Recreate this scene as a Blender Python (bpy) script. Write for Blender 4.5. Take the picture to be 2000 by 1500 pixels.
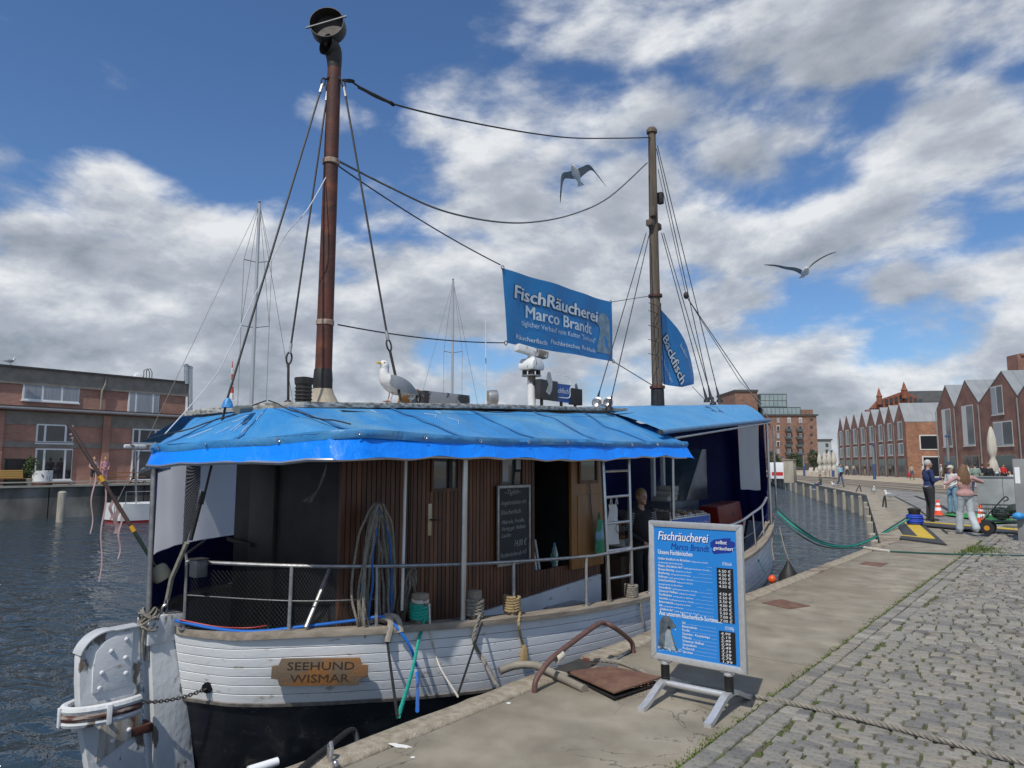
import bpy, bmesh, math, random
import numpy as np
from mathutils import Vector, Matrix, Euler
R = math.radians
random.seed(7)
for o in list(bpy.data.objects): bpy.data.objects.remove(o)
S = bpy.context.scene
COL = S.collection

# ---------------------------------------------------------------- camera, sky, sun, exposure
FPX, CAMH = 1400.0, 1.65
PITCH = math.atan(158 / FPX)
YAW = math.atan(1120 * math.cos(PITCH) / FPX)
cd = bpy.data.cameras.new('camera'); cam = bpy.data.objects.new('camera', cd); COL.objects.link(cam)
cd.sensor_width = 36; cd.lens = FPX / 2000 * 36; cd.clip_end = 5000; cd.clip_start = .05
cam.location = (0, 0, CAMH); cam.rotation_euler = (R(90) + PITCH, 0, YAW)
S.camera = cam
SUN_EL, SUN_TRAVEL = 54, 14
W = bpy.data.worlds.new('World'); S.world = W; W.use_nodes = True
def build_world():
    nt = W.node_tree; N = nt.nodes; L = nt.links; N.clear()
    def nd(t, **k):
        n = N.new(t)
        for a, b in k.items(): setattr(n, a, b)
        return n
    def mth(op, a, b=None, c=None):
        n = nd('ShaderNodeMath', operation=op)
        for i, v in enumerate((a, b, c)):
            if v is None: continue
            if isinstance(v, (int, float)): n.inputs[i].default_value = v
            else: L.new(v, n.inputs[i])
        return n.outputs[0]
    out = nd('ShaderNodeOutputWorld'); bg = nd('ShaderNodeBackground'); bg.inputs[1].default_value = .12
    sky = nd('ShaderNodeTexSky', sky_type='NISHITA', sun_disc=False)
    sky.sun_elevation = R(SUN_EL); sky.sun_rotation = R(180 - SUN_TRAVEL); sky.air_density = 1.0; sky.dust_density = .4; sky.ozone_density = 2.5
    tc = nd('ShaderNodeTexCoord'); sp = nd('ShaderNodeSeparateXYZ'); L.new(tc.outputs['Generated'], sp.inputs[0])
    zp = mth('MAXIMUM', sp.outputs[2], 0.0); zz = mth('ADD', zp, .55)
    u = mth('DIVIDE', sp.outputs[0], zz); v = mth('DIVIDE', sp.outputs[1], zz); w = mth('MULTIPLY', zp, 1.5)
    def coord(du, dv, dw):
        c = nd('ShaderNodeCombineXYZ'); L.new(mth('ADD', u, du), c.inputs[0]); L.new(mth('ADD', v, dv), c.inputs[1]); L.new(mth('ADD', w, dw), c.inputs[2]); return c.outputs[0]
    def noise(c, scale, detail, rough, dist=0.0):
        n = nd('ShaderNodeTexNoise'); n.inputs['Scale'].default_value = scale; n.inputs['Detail'].default_value = detail
        n.inputs['Roughness'].default_value = rough; n.inputs['Distortion'].default_value = dist; L.new(c, n.inputs['Vector']); return n.outputs[0]
    def puff(c, scale):
        n = nd('ShaderNodeTexVoronoi', feature='F1'); n.inputs['Scale'].default_value = scale; n.inputs['Detail'].default_value = 1; n.inputs['Roughness'].default_value = .55; L.new(c, n.inputs['Vector']); return n.outputs['Distance']
    def ramp(x, a, b):
        m = nd('ShaderNodeMapRange', interpolation_type='SMOOTHSTEP'); L.new(x, m.inputs[0])
        m.inputs[1].default_value = a; m.inputs[2].default_value = b; return m.outputs[0]
    OX, OY, OZ = CLOUD_OFF
    C0 = coord(OX, OY, OZ); base = noise(C0, 1.75, 13, .57, .1)
    n1 = mth('ADD', mth('MULTIPLY', base, .9), mth('MULTIPLY', mth('SUBTRACT', .5, puff(C0, 4.6)), .16))
    big = noise(C0, .95, 1, .5); shift = mth('MULTIPLY', mth('SUBTRACT', big, .5), .55)
    low = nd('ShaderNodeMapRange', interpolation_type='SMOOTHSTEP'); L.new(sp.outputs[2], low.inputs[0]); low.inputs[1].default_value = .0; low.inputs[2].default_value = .40; low.inputs[3].default_value = .05; low.inputs[4].default_value = 0
    dens = mth('ADD', mth('ADD', n1, shift), low.outputs[0])
    mask = ramp(dens, CLOUD_COVER, CLOUD_COVER + .10)
    sx, sy = math.sin(R(SUN_TRAVEL)) * .03, -math.cos(R(SUN_TRAVEL)) * .03
    b2 = noise(coord(OX + sx, OY + sy, OZ + .06), 1.75, 8, .6, .1)
    thick = ramp(dens, CLOUD_COVER + .05, CLOUD_COVER + .34)
    lit2 = mth('SUBTRACT', mth('ADD', mth('MULTIPLY', mth('SUBTRACT', base, b2), 4.8), .53), mth('MULTIPLY', thick, .62))
    cr = nd('ShaderNodeValToRGB'); L.new(lit2, cr.inputs[0])
    e = cr.color_ramp.elements; e[0].position = .0; e[0].color = (2.3, 2.6, 3.0, 1); e[1].position = .85; e[1].color = (6.6, 6.75, 6.9, 1)
    mid = e.new(.42); mid.color = (3.7, 4.0, 4.5, 1)
    mx = nd('ShaderNodeMix', data_type='RGBA'); L.new(mth('MULTIPLY', mask, .95), mx.inputs[0])
    tint = nd('ShaderNodeMix', data_type='RGBA', blend_type='MULTIPLY'); tint.inputs[0].default_value = 1; L.new(sky.outputs[0], tint.inputs[6]); tint.inputs[7].default_value = (.57, .74, .93, 1)
    L.new(tint.outputs[2], mx.inputs[6]); L.new(cr.outputs[0], mx.inputs[7])
    L.new(mx.outputs[2], bg.inputs[0]); L.new(bg.outputs[0], out.inputs[0])
CLOUD_OFF, CLOUD_COVER = (6.6, 1.1, 3), .368
build_world()
sd = bpy.data.lights.new('sun', 'SUN'); sun = bpy.data.objects.new('sun', sd); COL.objects.link(sun)
sd.energy = 3.3; sd.angle = R(.6); sd.color = (1, .95, .87); sun.location = (5, -8, 20)
sun.rotation_euler = (R(90 - SUN_EL), 0, R(SUN_TRAVEL))
S.view_settings.view_transform = 'Standard'; S.view_settings.look = 'None'; S.view_settings.gamma = 1
S.view_settings.exposure = .06; S.view_settings.use_curve_mapping = False

# ---------------------------------------------------------------- pixel -> place helpers (planes of known position)
_f = np.array([-math.sin(YAW) * math.cos(PITCH), math.cos(YAW) * math.cos(PITCH), math.sin(PITCH)])
_r = np.array([math.cos(YAW), math.sin(YAW), 0]); _u = np.cross(_r, _f); _c = np.array([0, 0, CAMH])
def _ray(x, y): return _f + _r * (x - 1000) / FPX - _u * (y - 750) / FPX
def onz(x, y, z=0.): d = _ray(x, y); return Vector(_c + d * ((z - CAMH) / d[2]))
def onx(x, y, X): d = _ray(x, y); return Vector(_c + d * (X / d[0]))
def ony(x, y, Y): d = _ray(x, y); return Vector(_c + d * (Y / d[1]))
def ond(x, y, D): return Vector(_c + _ray(x, y) * D)
def proj(p):
    v = np.array(p, float) - _c; z = v @ _f
    return (1000 + FPX * (v @ _r) / z, 750 - FPX * (v @ _u) / z)

# ---------------------------------------------------------------- materials
MATS = {}
def pm(name, c1, c2=None, scale=6, rough=.6, bump=0, metal=0, detail=5, bscale=None, spec=.5, coord='Object', stretch=(1, 1, 1), ramp=(.35, .65), trans=0, emis=None, alpha=None, dist=0, c3=None, c3scale=1.3, c3ramp=(.55, .7), bdist=.01):
    if name in MATS: return MATS[name]
    m = bpy.data.materials.new(name); m.use_nodes = True; nt = m.node_tree; N = nt.nodes; L = nt.links
    b = N['Principled BSDF']; b.inputs['Roughness'].default_value = rough; b.inputs['Metallic'].default_value = metal
    b.inputs['Specular IOR Level'].default_value = spec
    b.inputs['Base Color'].default_value = (*c1, 1)
    tc = N.new('ShaderNodeTexCoord'); mp = N.new('ShaderNodeMapping'); mp.inputs['Scale'].default_value = stretch
    L.new(tc.outputs[coord], mp.inputs[0])
    def nz(sc, det=detail, d=dist):
        n = N.new('ShaderNodeTexNoise'); n.inputs['Scale'].default_value = sc; n.inputs['Detail'].default_value = det; n.inputs['Distortion'].default_value = d
        L.new(mp.outputs[0], n.inputs['Vector']); return n
    if c2 is not None:
        n = nz(scale); r = N.new('ShaderNodeValToRGB'); r.color_ramp.elements[0].position = ramp[0]; r.color_ramp.elements[1].position = ramp[1]
        r.color_ramp.elements[0].color = (*c1, 1); r.color_ramp.elements[1].color = (*c2, 1); L.new(n.outputs[0], r.inputs[0])
        o = r.outputs[0]
        if c3 is not None:
            n3 = nz(c3scale, 8); r3 = N.new('ShaderNodeMapRange'); r3.inputs[1].default_value = c3ramp[0]; r3.inputs[2].default_value = c3ramp[1]; L.new(n3.outputs[0], r3.inputs[0])
            mx = N.new('ShaderNodeMix'); mx.data_type = 'RGBA'; L.new(r3.outputs[0], mx.inputs[0]); L.new(o, mx.inputs[6]); mx.inputs[7].default_value = (*c3, 1); o = mx.outputs[2]
        L.new(o, b.inputs['Base Color'])
    if bump:
        n2 = nz(bscale or scale * 3, 6); bp = N.new('ShaderNodeBump'); bp.inputs['Strength'].default_value = bump; bp.inputs['Distance'].default_value = bdist
        L.new(n2.outputs[0], bp.inputs['Height']); L.new(bp.outputs[0], b.inputs['Normal'])
    if trans: b.inputs['Transmission Weight'].default_value = trans
    if alpha is not None: b.inputs['Alpha'].default_value = alpha
    if emis: b.inputs['Emission Color'].default_value = (*emis[0], 1); b.inputs['Emission Strength'].default_value = emis[1]
    MATS[name] = m; return m
def brickmat(name, c1, c2, mortar, bw=.24, bh=.075, ms=.012, rough=.85, off=.5, bump=.5, c3=None):
    if name in MATS: return MATS[name]
    m = bpy.data.materials.new(name); m.use_nodes = True; nt = m.node_tree; N = nt.nodes; L = nt.links; b = N['Principled BSDF']; b.inputs['Roughness'].default_value = rough
    tc = N.new('ShaderNodeTexCoord'); br = N.new('ShaderNodeTexBrick'); L.new(tc.outputs['UV'], br.inputs['Vector'])
    br.inputs['Color1'].default_value = (*c1, 1); br.inputs['Color2'].default_value = (*c2, 1); br.inputs['Mortar'].default_value = (*mortar, 1)
    br.inputs['Scale'].default_value = 1; br.inputs['Brick Width'].default_value = bw; br.inputs['Row Height'].default_value = bh; br.inputs['Mortar Size'].default_value = ms; br.offset = off
    n = N.new('ShaderNodeTexNoise'); n.inputs['Scale'].default_value = .9; n.inputs['Detail'].default_value = 8; L.new(tc.outputs['Object'], n.inputs['Vector'])
    r = N.new('ShaderNodeMapRange'); r.inputs[1].default_value = .3; r.inputs[2].default_value = .75; r.inputs[3].default_value = .72; r.inputs[4].default_value = 1.25; L.new(n.outputs[0], r.inputs[0])
    mx = N.new('ShaderNodeMix'); mx.data_type = 'RGBA'; mx.blend_type = 'MULTIPLY'; mx.inputs[0].default_value = 1; L.new(br.outputs[0], mx.inputs[6]); L.new(r.outputs[0], mx.inputs[7])
    L.new(mx.outputs[2], b.inputs['Base Color'])
    bp = N.new('ShaderNodeBump'); bp.inputs['Strength'].default_value = bump; bp.inputs['Distance'].default_value = .01; bp.invert = True
    L.new(br.outputs[1], bp.inputs['Height']); L.new(bp.outputs[0], b.inputs['Normal'])
    MATS[name] = m; return m

# ---------------------------------------------------------------- mesh builder
def V(*a): return Vector(a)
def frame(d):
    d = Vector(d).normalized(); a = Vector((0, 0, 1)) if abs(d.z) < .9 else Vector((1, 0, 0))
    s = d.cross(a).normalized(); return s, s.cross(d).normalized()
def cat(pts, n=8, closed=False):
    P = [Vector(p) for p in pts]; out = []; k = len(P)
    for i in range(k if closed else k - 1):
        if closed: a, b, c, d = P[i - 1], P[i], P[(i + 1) % k], P[(i + 2) % k]
        else: a, b, c, d = P[max(i - 1, 0)], P[i], P[i + 1], P[min(i + 2, k - 1)]
        for j in range(n):
            t = j / n; out.append(.5 * (2 * b + (c - a) * t + (2 * a - 5 * b + 4 * c - d) * t * t + (3 * b - a - 3 * c + d) * t ** 3))
    if not closed: out.append(P[-1])
    return out
class MB:
    def __init__(s): s.v = []; s.f = []; s.m = []; s.mi = 0
    def add(s, vs, fs):
        o = len(s.v); s.v += [tuple(p) for p in vs]
        for f in fs: s.f.append(tuple(i + o for i in f)); s.m.append(s.mi)
        return s
    def box(s, x0, x1, y0, y1, z0, z1):
        v = [(x, y, z) for z in (z0, z1) for y in (y0, y1) for x in (x0, x1)]
        return s.add(v, [(0, 2, 3, 1), (4, 5, 7, 6), (0, 1, 5, 4), (2, 6, 7, 3), (0, 4, 6, 2), (1, 3, 7, 5)])
    def obox(s, c, a, b, d):
        c, a, b, d = Vector(c), Vector(a), Vector(b), Vector(d)
        v = [c + a * i + b * j + d * k for k in (-1, 1) for j in (-1, 1) for i in (-1, 1)]
        fl = [(0, 2, 3, 1), (4, 5, 7, 6), (0, 1, 5, 4), (2, 6, 7, 3), (0, 4, 6, 2), (1, 3, 7, 5)]
        if a.cross(b).dot(d) < 0: fl = [f[::-1] for f in fl]
        return s.add(v, fl)
    def bar(s, p, q, w, h, up=(0, 0, 1)):
        p, q = Vector(p), Vector(q); d = q - p; l = d.length / 2; d.normalize(); u = Vector(up)
        if abs(d.dot(u)) > .98: u = Vector((1, 0, 0))
        sd = d.cross(u).normalized(); u = sd.cross(d)
        return s.obox((p + q) / 2, d * l, sd * w / 2, u * h / 2)
    def tube(s, pts, r, n=8, caps=True, closed=False, flat=1.0):
        P = [Vector(p) for p in pts]; k = len(P); rr = r if hasattr(r, '__len__') else [r] * k
        T = []
        for i in range(k):
            a = P[(i - 1) % k] if closed else P[max(i - 1, 0)]; b = P[(i + 1) % k] if closed else P[min(i + 1, k - 1)]
            t = b - a; T.append(t.normalized() if t.length > 1e-9 else Vector((0, 0, 1)))
        sx, sy = frame(T[0]); vs = []
        for i in range(k):
            sx = (sx - T[i] * sx.dot(T[i])); sx = sx.normalized() if sx.length > 1e-6 else frame(T[i])[0]
            sy = T[i].cross(sx)
            for j in range(n):
                a = 2 * math.pi * j / n; vs.append(P[i] + (sx * math.cos(a) + sy * math.sin(a) * flat) * rr[i])
        fs = []
        for i in range(k if closed else k - 1):
            for j in range(n):
                a = i * n + j; b = i * n + (j + 1) % n; i2 = (i + 1) % k
                fs.append((a, b, i2 * n + (j + 1) % n, i2 * n + j))
        if caps and not closed: fs += [tuple(range(n))[::-1], tuple((k - 1) * n + j for j in range(n))]
        return s.add(vs, fs)
    def cyl(s, p, q, r0, r1=None, n=10): return s.tube([p, q], [r0, r0 if r1 is None else r1], n)
    def lathe(s, o, prof, n=16, axis=(0, 0, 1)):
        o = Vector(o); ax = Vector(axis).normalized(); a, b = frame(ax); vs = []; fs = []; k = len(prof)
        for r, z in prof:
            for j in range(n):
                t = 2 * math.pi * j / n; vs.append(o + ax * z + (a * math.cos(t) + b * math.sin(t)) * max(r, 1e-4))
        for i in range(k - 1):
            for j in range(n): fs.append((i * n + (j + 1) % n, i * n + j, (i + 1) * n + j, (i + 1) * n + (j + 1) % n))
        fs += [tuple(range(n)), tuple((k - 1) * n + j for j in range(n))[::-1]]
        vv = MB(); vv.add(vs, [f[::-1] for f in fs]); return s.add(vv.v, vv.f)
    def ell(s, c, r, rot=None, n=10, m=7):
        c = Vector(c); r = r if hasattr(r, '__len__') else (r, r, r); vs = []; fs = []
        M = rot.to_matrix() if rot is not None else Matrix.Identity(3)
        vs.append(c + M @ Vector((0, 0, r[2])))
        for i in range(1, m):
            ph = math.pi * i / m
            for j in range(n):
                t = 2 * math.pi * j / n; vs.append(c + M @ Vector((r[0] * math.sin(ph) * math.cos(t), r[1] * math.sin(ph) * math.sin(t), r[2] * math.cos(ph))))
        vs.append(c + M @ Vector((0, 0, -r[2]))); e = len(vs) - 1
        for j in range(n):
            fs.append((0, 1 + j, 1 + (j + 1) % n)); fs.append((e, e - n + (j + 1) % n, e - n + j))
        for i in range(m - 2):
            for j in range(n): a = 1 + i * n; fs.append((a + j, a + n + j, a + n + (j + 1) % n, a + (j + 1) % n))
        return s.add(vs, fs)
    def prism(s, poly, vec):
        P = [Vector(p) for p in poly]; n = len(P); w = Vector(vec); nn = Vector((0, 0, 0))
        for i in range(n): nn += P[i].cross(P[(i + 1) % n])
        if nn.dot(w) > 0: P = P[::-1]
        fs = [tuple(range(n)), tuple(range(n, 2 * n))[::-1]] + [((i + 1) % n, i, n + i, n + (i + 1) % n) for i in range(n)]
        return s.add(P + [p + w for p in P], fs)
    def poly(s, pts): return s.add(pts, [tuple(range(len(pts)))])
    def grid(s, G, t=0):
        a, b = len(G), len(G[0]); P = [Vector(p) for row in G for p in row]
        fs = [(i * b + j, i * b + j + 1, (i + 1) * b + j + 1, (i + 1) * b + j) for i in range(a - 1) for j in range(b - 1)]
        if not t: return s.add(P, fs)
        N = [Vector((0, 0, 0)) for _ in P]
        for f in fs:
            n = (P[f[2]] - P[f[0]]).cross(P[f[3]] - P[f[1]])
            for i in f: N[i] += n
        k = len(P); Q = [p - n.normalized() * t if n.length > 0 else p for p, n in zip(P, N)]
        fs2 = fs + [tuple(i + k for i in f[::-1]) for f in fs]
        ed = [i for i in range(b)] + [i * b + b - 1 for i in range(1, a)] + [(a - 1) * b + j for j in range(b - 2, -1, -1)] + [i * b for i in range(a - 2, 0, -1)]
        for i in range(len(ed)):
            p, q = ed[i], ed[(i + 1) % len(ed)]; fs2.append((q, p, p + k, q + k))
        return s.add(P + Q, fs2)
    def rope(s, pts, r, pitch=None, strands=3, step=None, n=5):
        P = [Vector(p) for p in pts]; L = [0]
        for i in range(1, len(P)): L.append(L[-1] + (P[i] - P[i - 1]).length)
        pitch = pitch or r * 7; step = step or pitch / 6; k = max(4, int(L[-1] / step)); Q = []; j = 0
        for i in range(k + 1):
            t = L[-1] * i / k
            while j < len(P) - 2 and L[j + 1] < t: j += 1
            Q.append(P[j].lerp(P[j + 1], (t - L[j]) / max(L[j + 1] - L[j], 1e-9)))
        out = [[] for _ in range(strands)]; sx = None
        for i in range(k + 1):
            T = (Q[min(i + 1, k)] - Q[max(i - 1, 0)]).normalized()
            if sx is None: sx = frame(T)[0]
            sx = (sx - T * sx.dot(T)).normalized(); sy = T.cross(sx)
            for q in range(strands):
                a = 2 * math.pi * (L[-1] * i / k / pitch + q / strands); out[q].append(Q[i] + (sx * math.cos(a) + sy * math.sin(a)) * r * .5)
        for o in out: s.tube(o, r * .56, n)
        return s
    def build(s, name, mat, parent=None, smooth=True, bevel=0, world=True, ang=38):
        me = bpy.data.meshes.new(name); me.from_pydata(s.v, [], s.f); mats = mat if isinstance(mat, (list, tuple)) else [mat]
        for m in mats: me.materials.append(m)
        if len(mats) > 1: me.polygons.foreach_set('material_index', s.m)
        if bevel:
            bm = bmesh.new(); bm.from_mesh(me); bm.normal_update()
            ed = [e for e in bm.edges if len(e.link_faces) == 2 and e.calc_face_angle(0) > .5]
            bmesh.ops.bevel(bm, geom=ed, offset=bevel, segments=2, affect='EDGES', profile=.6, clamp_overlap=True); bm.to_mesh(me); bm.free()
        me.update(); nl = len(me.loops)
        if nl:
            co = np.empty(len(me.vertices) * 3); me.vertices.foreach_get('co', co); co = co.reshape(-1, 3)
            vi = np.empty(nl, int); me.loops.foreach_get('vertex_index', vi)
            no = np.empty(len(me.polygons) * 3); me.polygons.foreach_get('normal', no); no = no.reshape(-1, 3)
            lt = np.empty(len(me.polygons), int); me.polygons.foreach_get('loop_total', lt)
            ln = np.repeat(no, lt, axis=0); lc = co[vi]; h = np.hypot(ln[:, 0], ln[:, 1]) + 1e-9
            tx, ty = -ln[:, 1] / h, ln[:, 0] / h; flat = np.abs(ln[:, 2]) > .8
            uu = np.where(flat, lc[:, 0], lc[:, 0] * tx + lc[:, 1] * ty); vv = np.where(flat, lc[:, 1], lc[:, 2])
            uv = me.uv_layers.new(name='UVMap'); uv.data.foreach_set('uv', np.stack([uu, vv], 1).ravel())
        if smooth:
            me.polygons.foreach_set('use_smooth', [True] * len(me.polygons)); me.set_sharp_from_angle(angle=R(ang))
        o = bpy.data.objects.new(name, me); COL.objects.link(o)
        if parent is not None: adopt(o, parent, world)
        return o
def pmat(o):
    M = Matrix.LocRotScale(o.location, o.rotation_euler, o.scale)
    return (pmat(o.parent) @ o.matrix_parent_inverse @ M) if o.parent else M
def adopt(o, parent, world=True):
    o.parent = parent
    if world: o.matrix_parent_inverse = pmat(parent).inverted()
def tag(o, label=None, cat_=None, group=None, kind=None):
    if label: o['label'] = label
    if cat_: o['category'] = cat_
    if group: o['group'] = group
    if kind: o['kind'] = kind
    return o
def thing(name, label, cat_, loc=(0, 0, 0), rz=0, group=None):
    o = bpy.data.objects.new(name, None); COL.objects.link(o); o.location = loc; o.rotation_euler = (0, 0, rz); o.empty_display_size = .2
    return tag(o, label, cat_, group)
def part(name, parent, world=True):
    o = bpy.data.objects.new(name, None); COL.objects.link(o); o.empty_display_size = .1; adopt(o, parent, world); return o
def copy_tree(o, parent=None):
    c = o.copy(); COL.objects.link(c)
    if parent is not None: c.parent = parent
    for ch in o.children: copy_tree(ch, c)
    return c
def share(name, o, parent, loc=None, rot=None, scale=None):
    c = bpy.data.objects.new(name, o.data); COL.objects.link(c)
    if loc is not None: c.location = loc
    if rot is not None: c.rotation_euler = rot
    if scale is not None: c.scale = scale
    if parent is not None: c.parent = parent; c.matrix_parent_inverse = pmat(parent).inverted()
    return c
DG = None
def text_geo(body, size, bold=0, shear=0, align='LEFT', space=1.0, ext=0):
    c = bpy.data.curves.new('t', 'FONT'); c.body = body; c.size = size; c.offset = bold; c.shear = shear; c.align_x = align; c.space_character = space; c.resolution_u = 2
    c.extrude = ext; c.fill_mode = 'FRONT' if not ext else 'BOTH'
    o = bpy.data.objects.new('t', c); COL.objects.link(o)
    dg = bpy.context.evaluated_depsgraph_get(); me = bpy.data.meshes.new_from_object(o.evaluated_get(dg))
    vs = [tuple(v.co) for v in me.vertices]; fs = [tuple(p.vertices) for p in me.polygons]
    bpy.data.objects.remove(o); bpy.data.curves.remove(c); bpy.data.meshes.remove(me); return vs, fs
def put_text(mb, body, size, org, ux, uy, off=0, width=None, bold=0, ring=False, **k):
    """text laid on a plane: origin, right and up unit vectors"""
    vs, fs = text_geo(body, size, **k); ux, uy = Vector(ux).normalized(), Vector(uy).normalized(); nn = ux.cross(uy); o = Vector(org) + nn * off
    if width and vs:
        x0 = min(v[0] for v in vs); x1 = max(v[0] for v in vs); sc = width / max(x1 - x0, 1e-6); vs = [((v[0]) * sc, v[1], v[2]) for v in vs]
    if not bold: sh = [(0, 0)]
    elif ring: sh = [(math.cos(R(45 * i)), math.sin(R(45 * i))) for i in range(8)]
    else: sh = [(-1, 0), (1, 0), (0, .6)]
    for i, (a, b) in enumerate(sh): mb.add([o + ux * (v[0] + a * bold) + uy * (v[1] + b * bold) + nn * (v[2] + i * .0003) for v in vs], fs)
    return mb
# ================================================================ SETTING
WZ = -1.2
M_conc = pm('concrete_apron', (.255, .225, .172), (.345, .31, .245), 3.5, .9, .55, bscale=160, c3=(.2, .165, .12), c3scale=1.1, c3ramp=(.52, .72), bdist=.006)
def crackmat():
    m = M_conc; N = m.node_tree.nodes; L = m.node_tree.links; b = N['Principled BSDF']; src = b.inputs['Base Color'].links[0].from_socket; tc = N.new('ShaderNodeTexCoord')
    def nz(s, d, di=0):
        n = N.new('ShaderNodeTexNoise'); n.inputs['Scale'].default_value = s; n.inputs['Detail'].default_value = d; n.inputs['Distortion'].default_value = di; L.new(tc.outputs['Object'], n.inputs['Vector']); return n.outputs[0]
    def mr(x, a, b_, c, d): r = N.new('ShaderNodeMapRange'); r.inputs[1].default_value = a; r.inputs[2].default_value = b_; r.inputs[3].default_value = c; r.inputs[4].default_value = d; L.new(x, r.inputs[0]); return r.outputs[0]
    def mt(op, x, y):
        q = N.new('ShaderNodeMath'); q.operation = op
        for i, v in enumerate((x, y)):
            if isinstance(v, (int, float)): q.inputs[i].default_value = v
            else: L.new(v, q.inputs[i])
        return q.outputs[0]
    cr = mr(mt('ABSOLUTE', mt('SUBTRACT', nz(1.1, 7, .6), .5), 0), 0, .0035, .35, 1); gate = mr(nz(.7, 2), .5, .56, 0, 1)
    cr = mt('MAXIMUM', cr, mt('SUBTRACT', 1, gate)); sp = mr(nz(330, 2), .38, .66, .62, 1.3); st = mr(nz(2.2, 8), .3, .7, .78, 1.14); f = mt('MULTIPLY', mt('MULTIPLY', cr, sp), st)
    mx = N.new('ShaderNodeMix'); mx.data_type = 'RGBA'; mx.blend_type = 'MULTIPLY'; mx.inputs[0].default_value = 1; L.new(src, mx.inputs[6]); L.new(f, mx.inputs[7]); L.new(mx.outputs[2], b.inputs['Base Color'])
crackmat()
M_cope = pm('concrete_coping', (.25, .21, .155), (.38, .34, .27), 14, .92, .9, bscale=70, c3=(.16, .12, .085), c3scale=2.2, c3ramp=(.55, .7), bdist=.012)
M_tar = pm('tar_joint', (.02, .02, .021), (.045, .043, .04), 20, .8, .3)
M_granite = pm('granite_cobble', (.16, .158, .148), (.34, .335, .315), 140, .85, .5, bscale=120, c3=(.15, .14, .125), c3scale=3.5, c3ramp=(.5, .7), coord='Object', bdist=.004)
def islands(m):
    N = m.node_tree.nodes; L = m.node_tree.links; b = N['Principled BSDF']; src = b.inputs['Base Color'].links[0].from_socket; g = N.new('ShaderNodeNewGeometry'); oi = N.new('ShaderNodeObjectInfo'); a = N.new('ShaderNodeMath'); a.operation = 'ADD'; L.new(g.outputs['Random Per Island'], a.inputs[0]); L.new(oi.outputs['Random'], a.inputs[1]); fr = N.new('ShaderNodeMath'); fr.operation = 'FRACT'; L.new(a.outputs[0], fr.inputs[0])
    r = N.new('ShaderNodeValToRGB'); e = r.color_ramp.elements; e[0].color = (.62, .62, .64, 1); e[1].color = (1.22, 1.2, 1.14, 1); k = e.new(.3); k.color = (.92, .9, .86, 1); k = e.new(.6); k.color = (1.0, .98, .93, 1); k = e.new(.85); k.color = (1.08, 1.0, .88, 1); L.new(fr.outputs[0], r.inputs[0])
    mx = N.new('ShaderNodeMix'); mx.data_type = 'RGBA'; mx.blend_type = 'MULTIPLY'; mx.inputs[0].default_value = 1; L.new(src, mx.inputs[6]); L.new(r.outputs[0], mx.inputs[7]); L.new(mx.outputs[2], b.inputs['Base Color'])
islands(M_granite)
M_joint = pm('mossy_joint', (.10, .085, .055), (.065, .09, .025), 5, .95, .8, bscale=50, c3=(.16, .14, .11), c3scale=9)
M_moss = pm('moss_green', (.06, .10, .015), (.12, .17, .03), 9, .95)
M_wall = pm('quay_wall_stained', (.46, .42, .34), (.34, .31, .25), 1.5, .9, .5, bscale=12, stretch=(1, 1, .35), c3=(.15, .14, .10), c3scale=.8, c3ramp=(.56, .72))
M_wallL = pm('old_quay_wall', (.12, .115, .10), (.33, .315, .28), .55, .92, .5, bscale=6, stretch=(1, 1, .6), detail=9, ramp=(.42, .72), c3=(.022, .022, .02), c3scale=.4, c3ramp=(.5, .7))
M_timber = pm('grey_timber', (.40, .375, .32), (.27, .245, .2), 3, .85, .5, bscale=30, stretch=(6, 6, .6))
def setts_mat():
    m = brickmat('setts_far', (.23, .23, .225), (.33, .325, .31), (.12, .11, .085), .17, .13, .014, .85, .5, .8); return m
M_setts = setts_mat()
M_plaza = brickmat('plaza_paving', (.40, .34, .25), (.46, .395, .30), (.26, .22, .165), .4, .2, .012, .9)
# --- water
def water_mat():
    m = bpy.data.materials.new('harbour_water'); m.use_nodes = True; N = m.node_tree.nodes; L = m.node_tree.links; b = N['Principled BSDF']
    b.inputs['Base Color'].default_value = (.028, .048, .066, 1); b.inputs['Roughness'].default_value = .07; b.inputs['IOR'].default_value = 1.33
    tc = N.new('ShaderNodeTexCoord'); mp = N.new('ShaderNodeMapping'); mp.inputs['Rotation'].default_value = (0, 0, R(38)); mp.inputs['Scale'].default_value = (.75, 1.5, 1); L.new(tc.outputs['Object'], mp.inputs[0])
    prev = None
    for sc, st, ds, dist in ((.5, 1, .40, .6), (1.7, 1, .20, 1.2), (5.5, .5, .03, .4)):
        n = N.new('ShaderNodeTexNoise'); n.inputs['Scale'].default_value = sc; n.inputs['Detail'].default_value = 3; n.inputs['Distortion'].default_value = dist; L.new(mp.outputs[0], n.inputs['Vector'])
        bp = N.new('ShaderNodeBump'); bp.inputs['Strength'].default_value = st; bp.inputs['Distance'].default_value = ds; L.new(n.outputs[0], bp.inputs['Height'])
        if prev: L.new(prev.outputs[0], bp.inputs['Normal'])
        prev = bp
    L.new(prev.outputs[0], b.inputs['Normal']); return m
o = MB().poly([(-900, -900, WZ), (900, -900, WZ), (900, 1600, WZ), (-900, 1600, WZ)]).build('water', water_mat(), smooth=False); tag(o, kind='structure')
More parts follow.
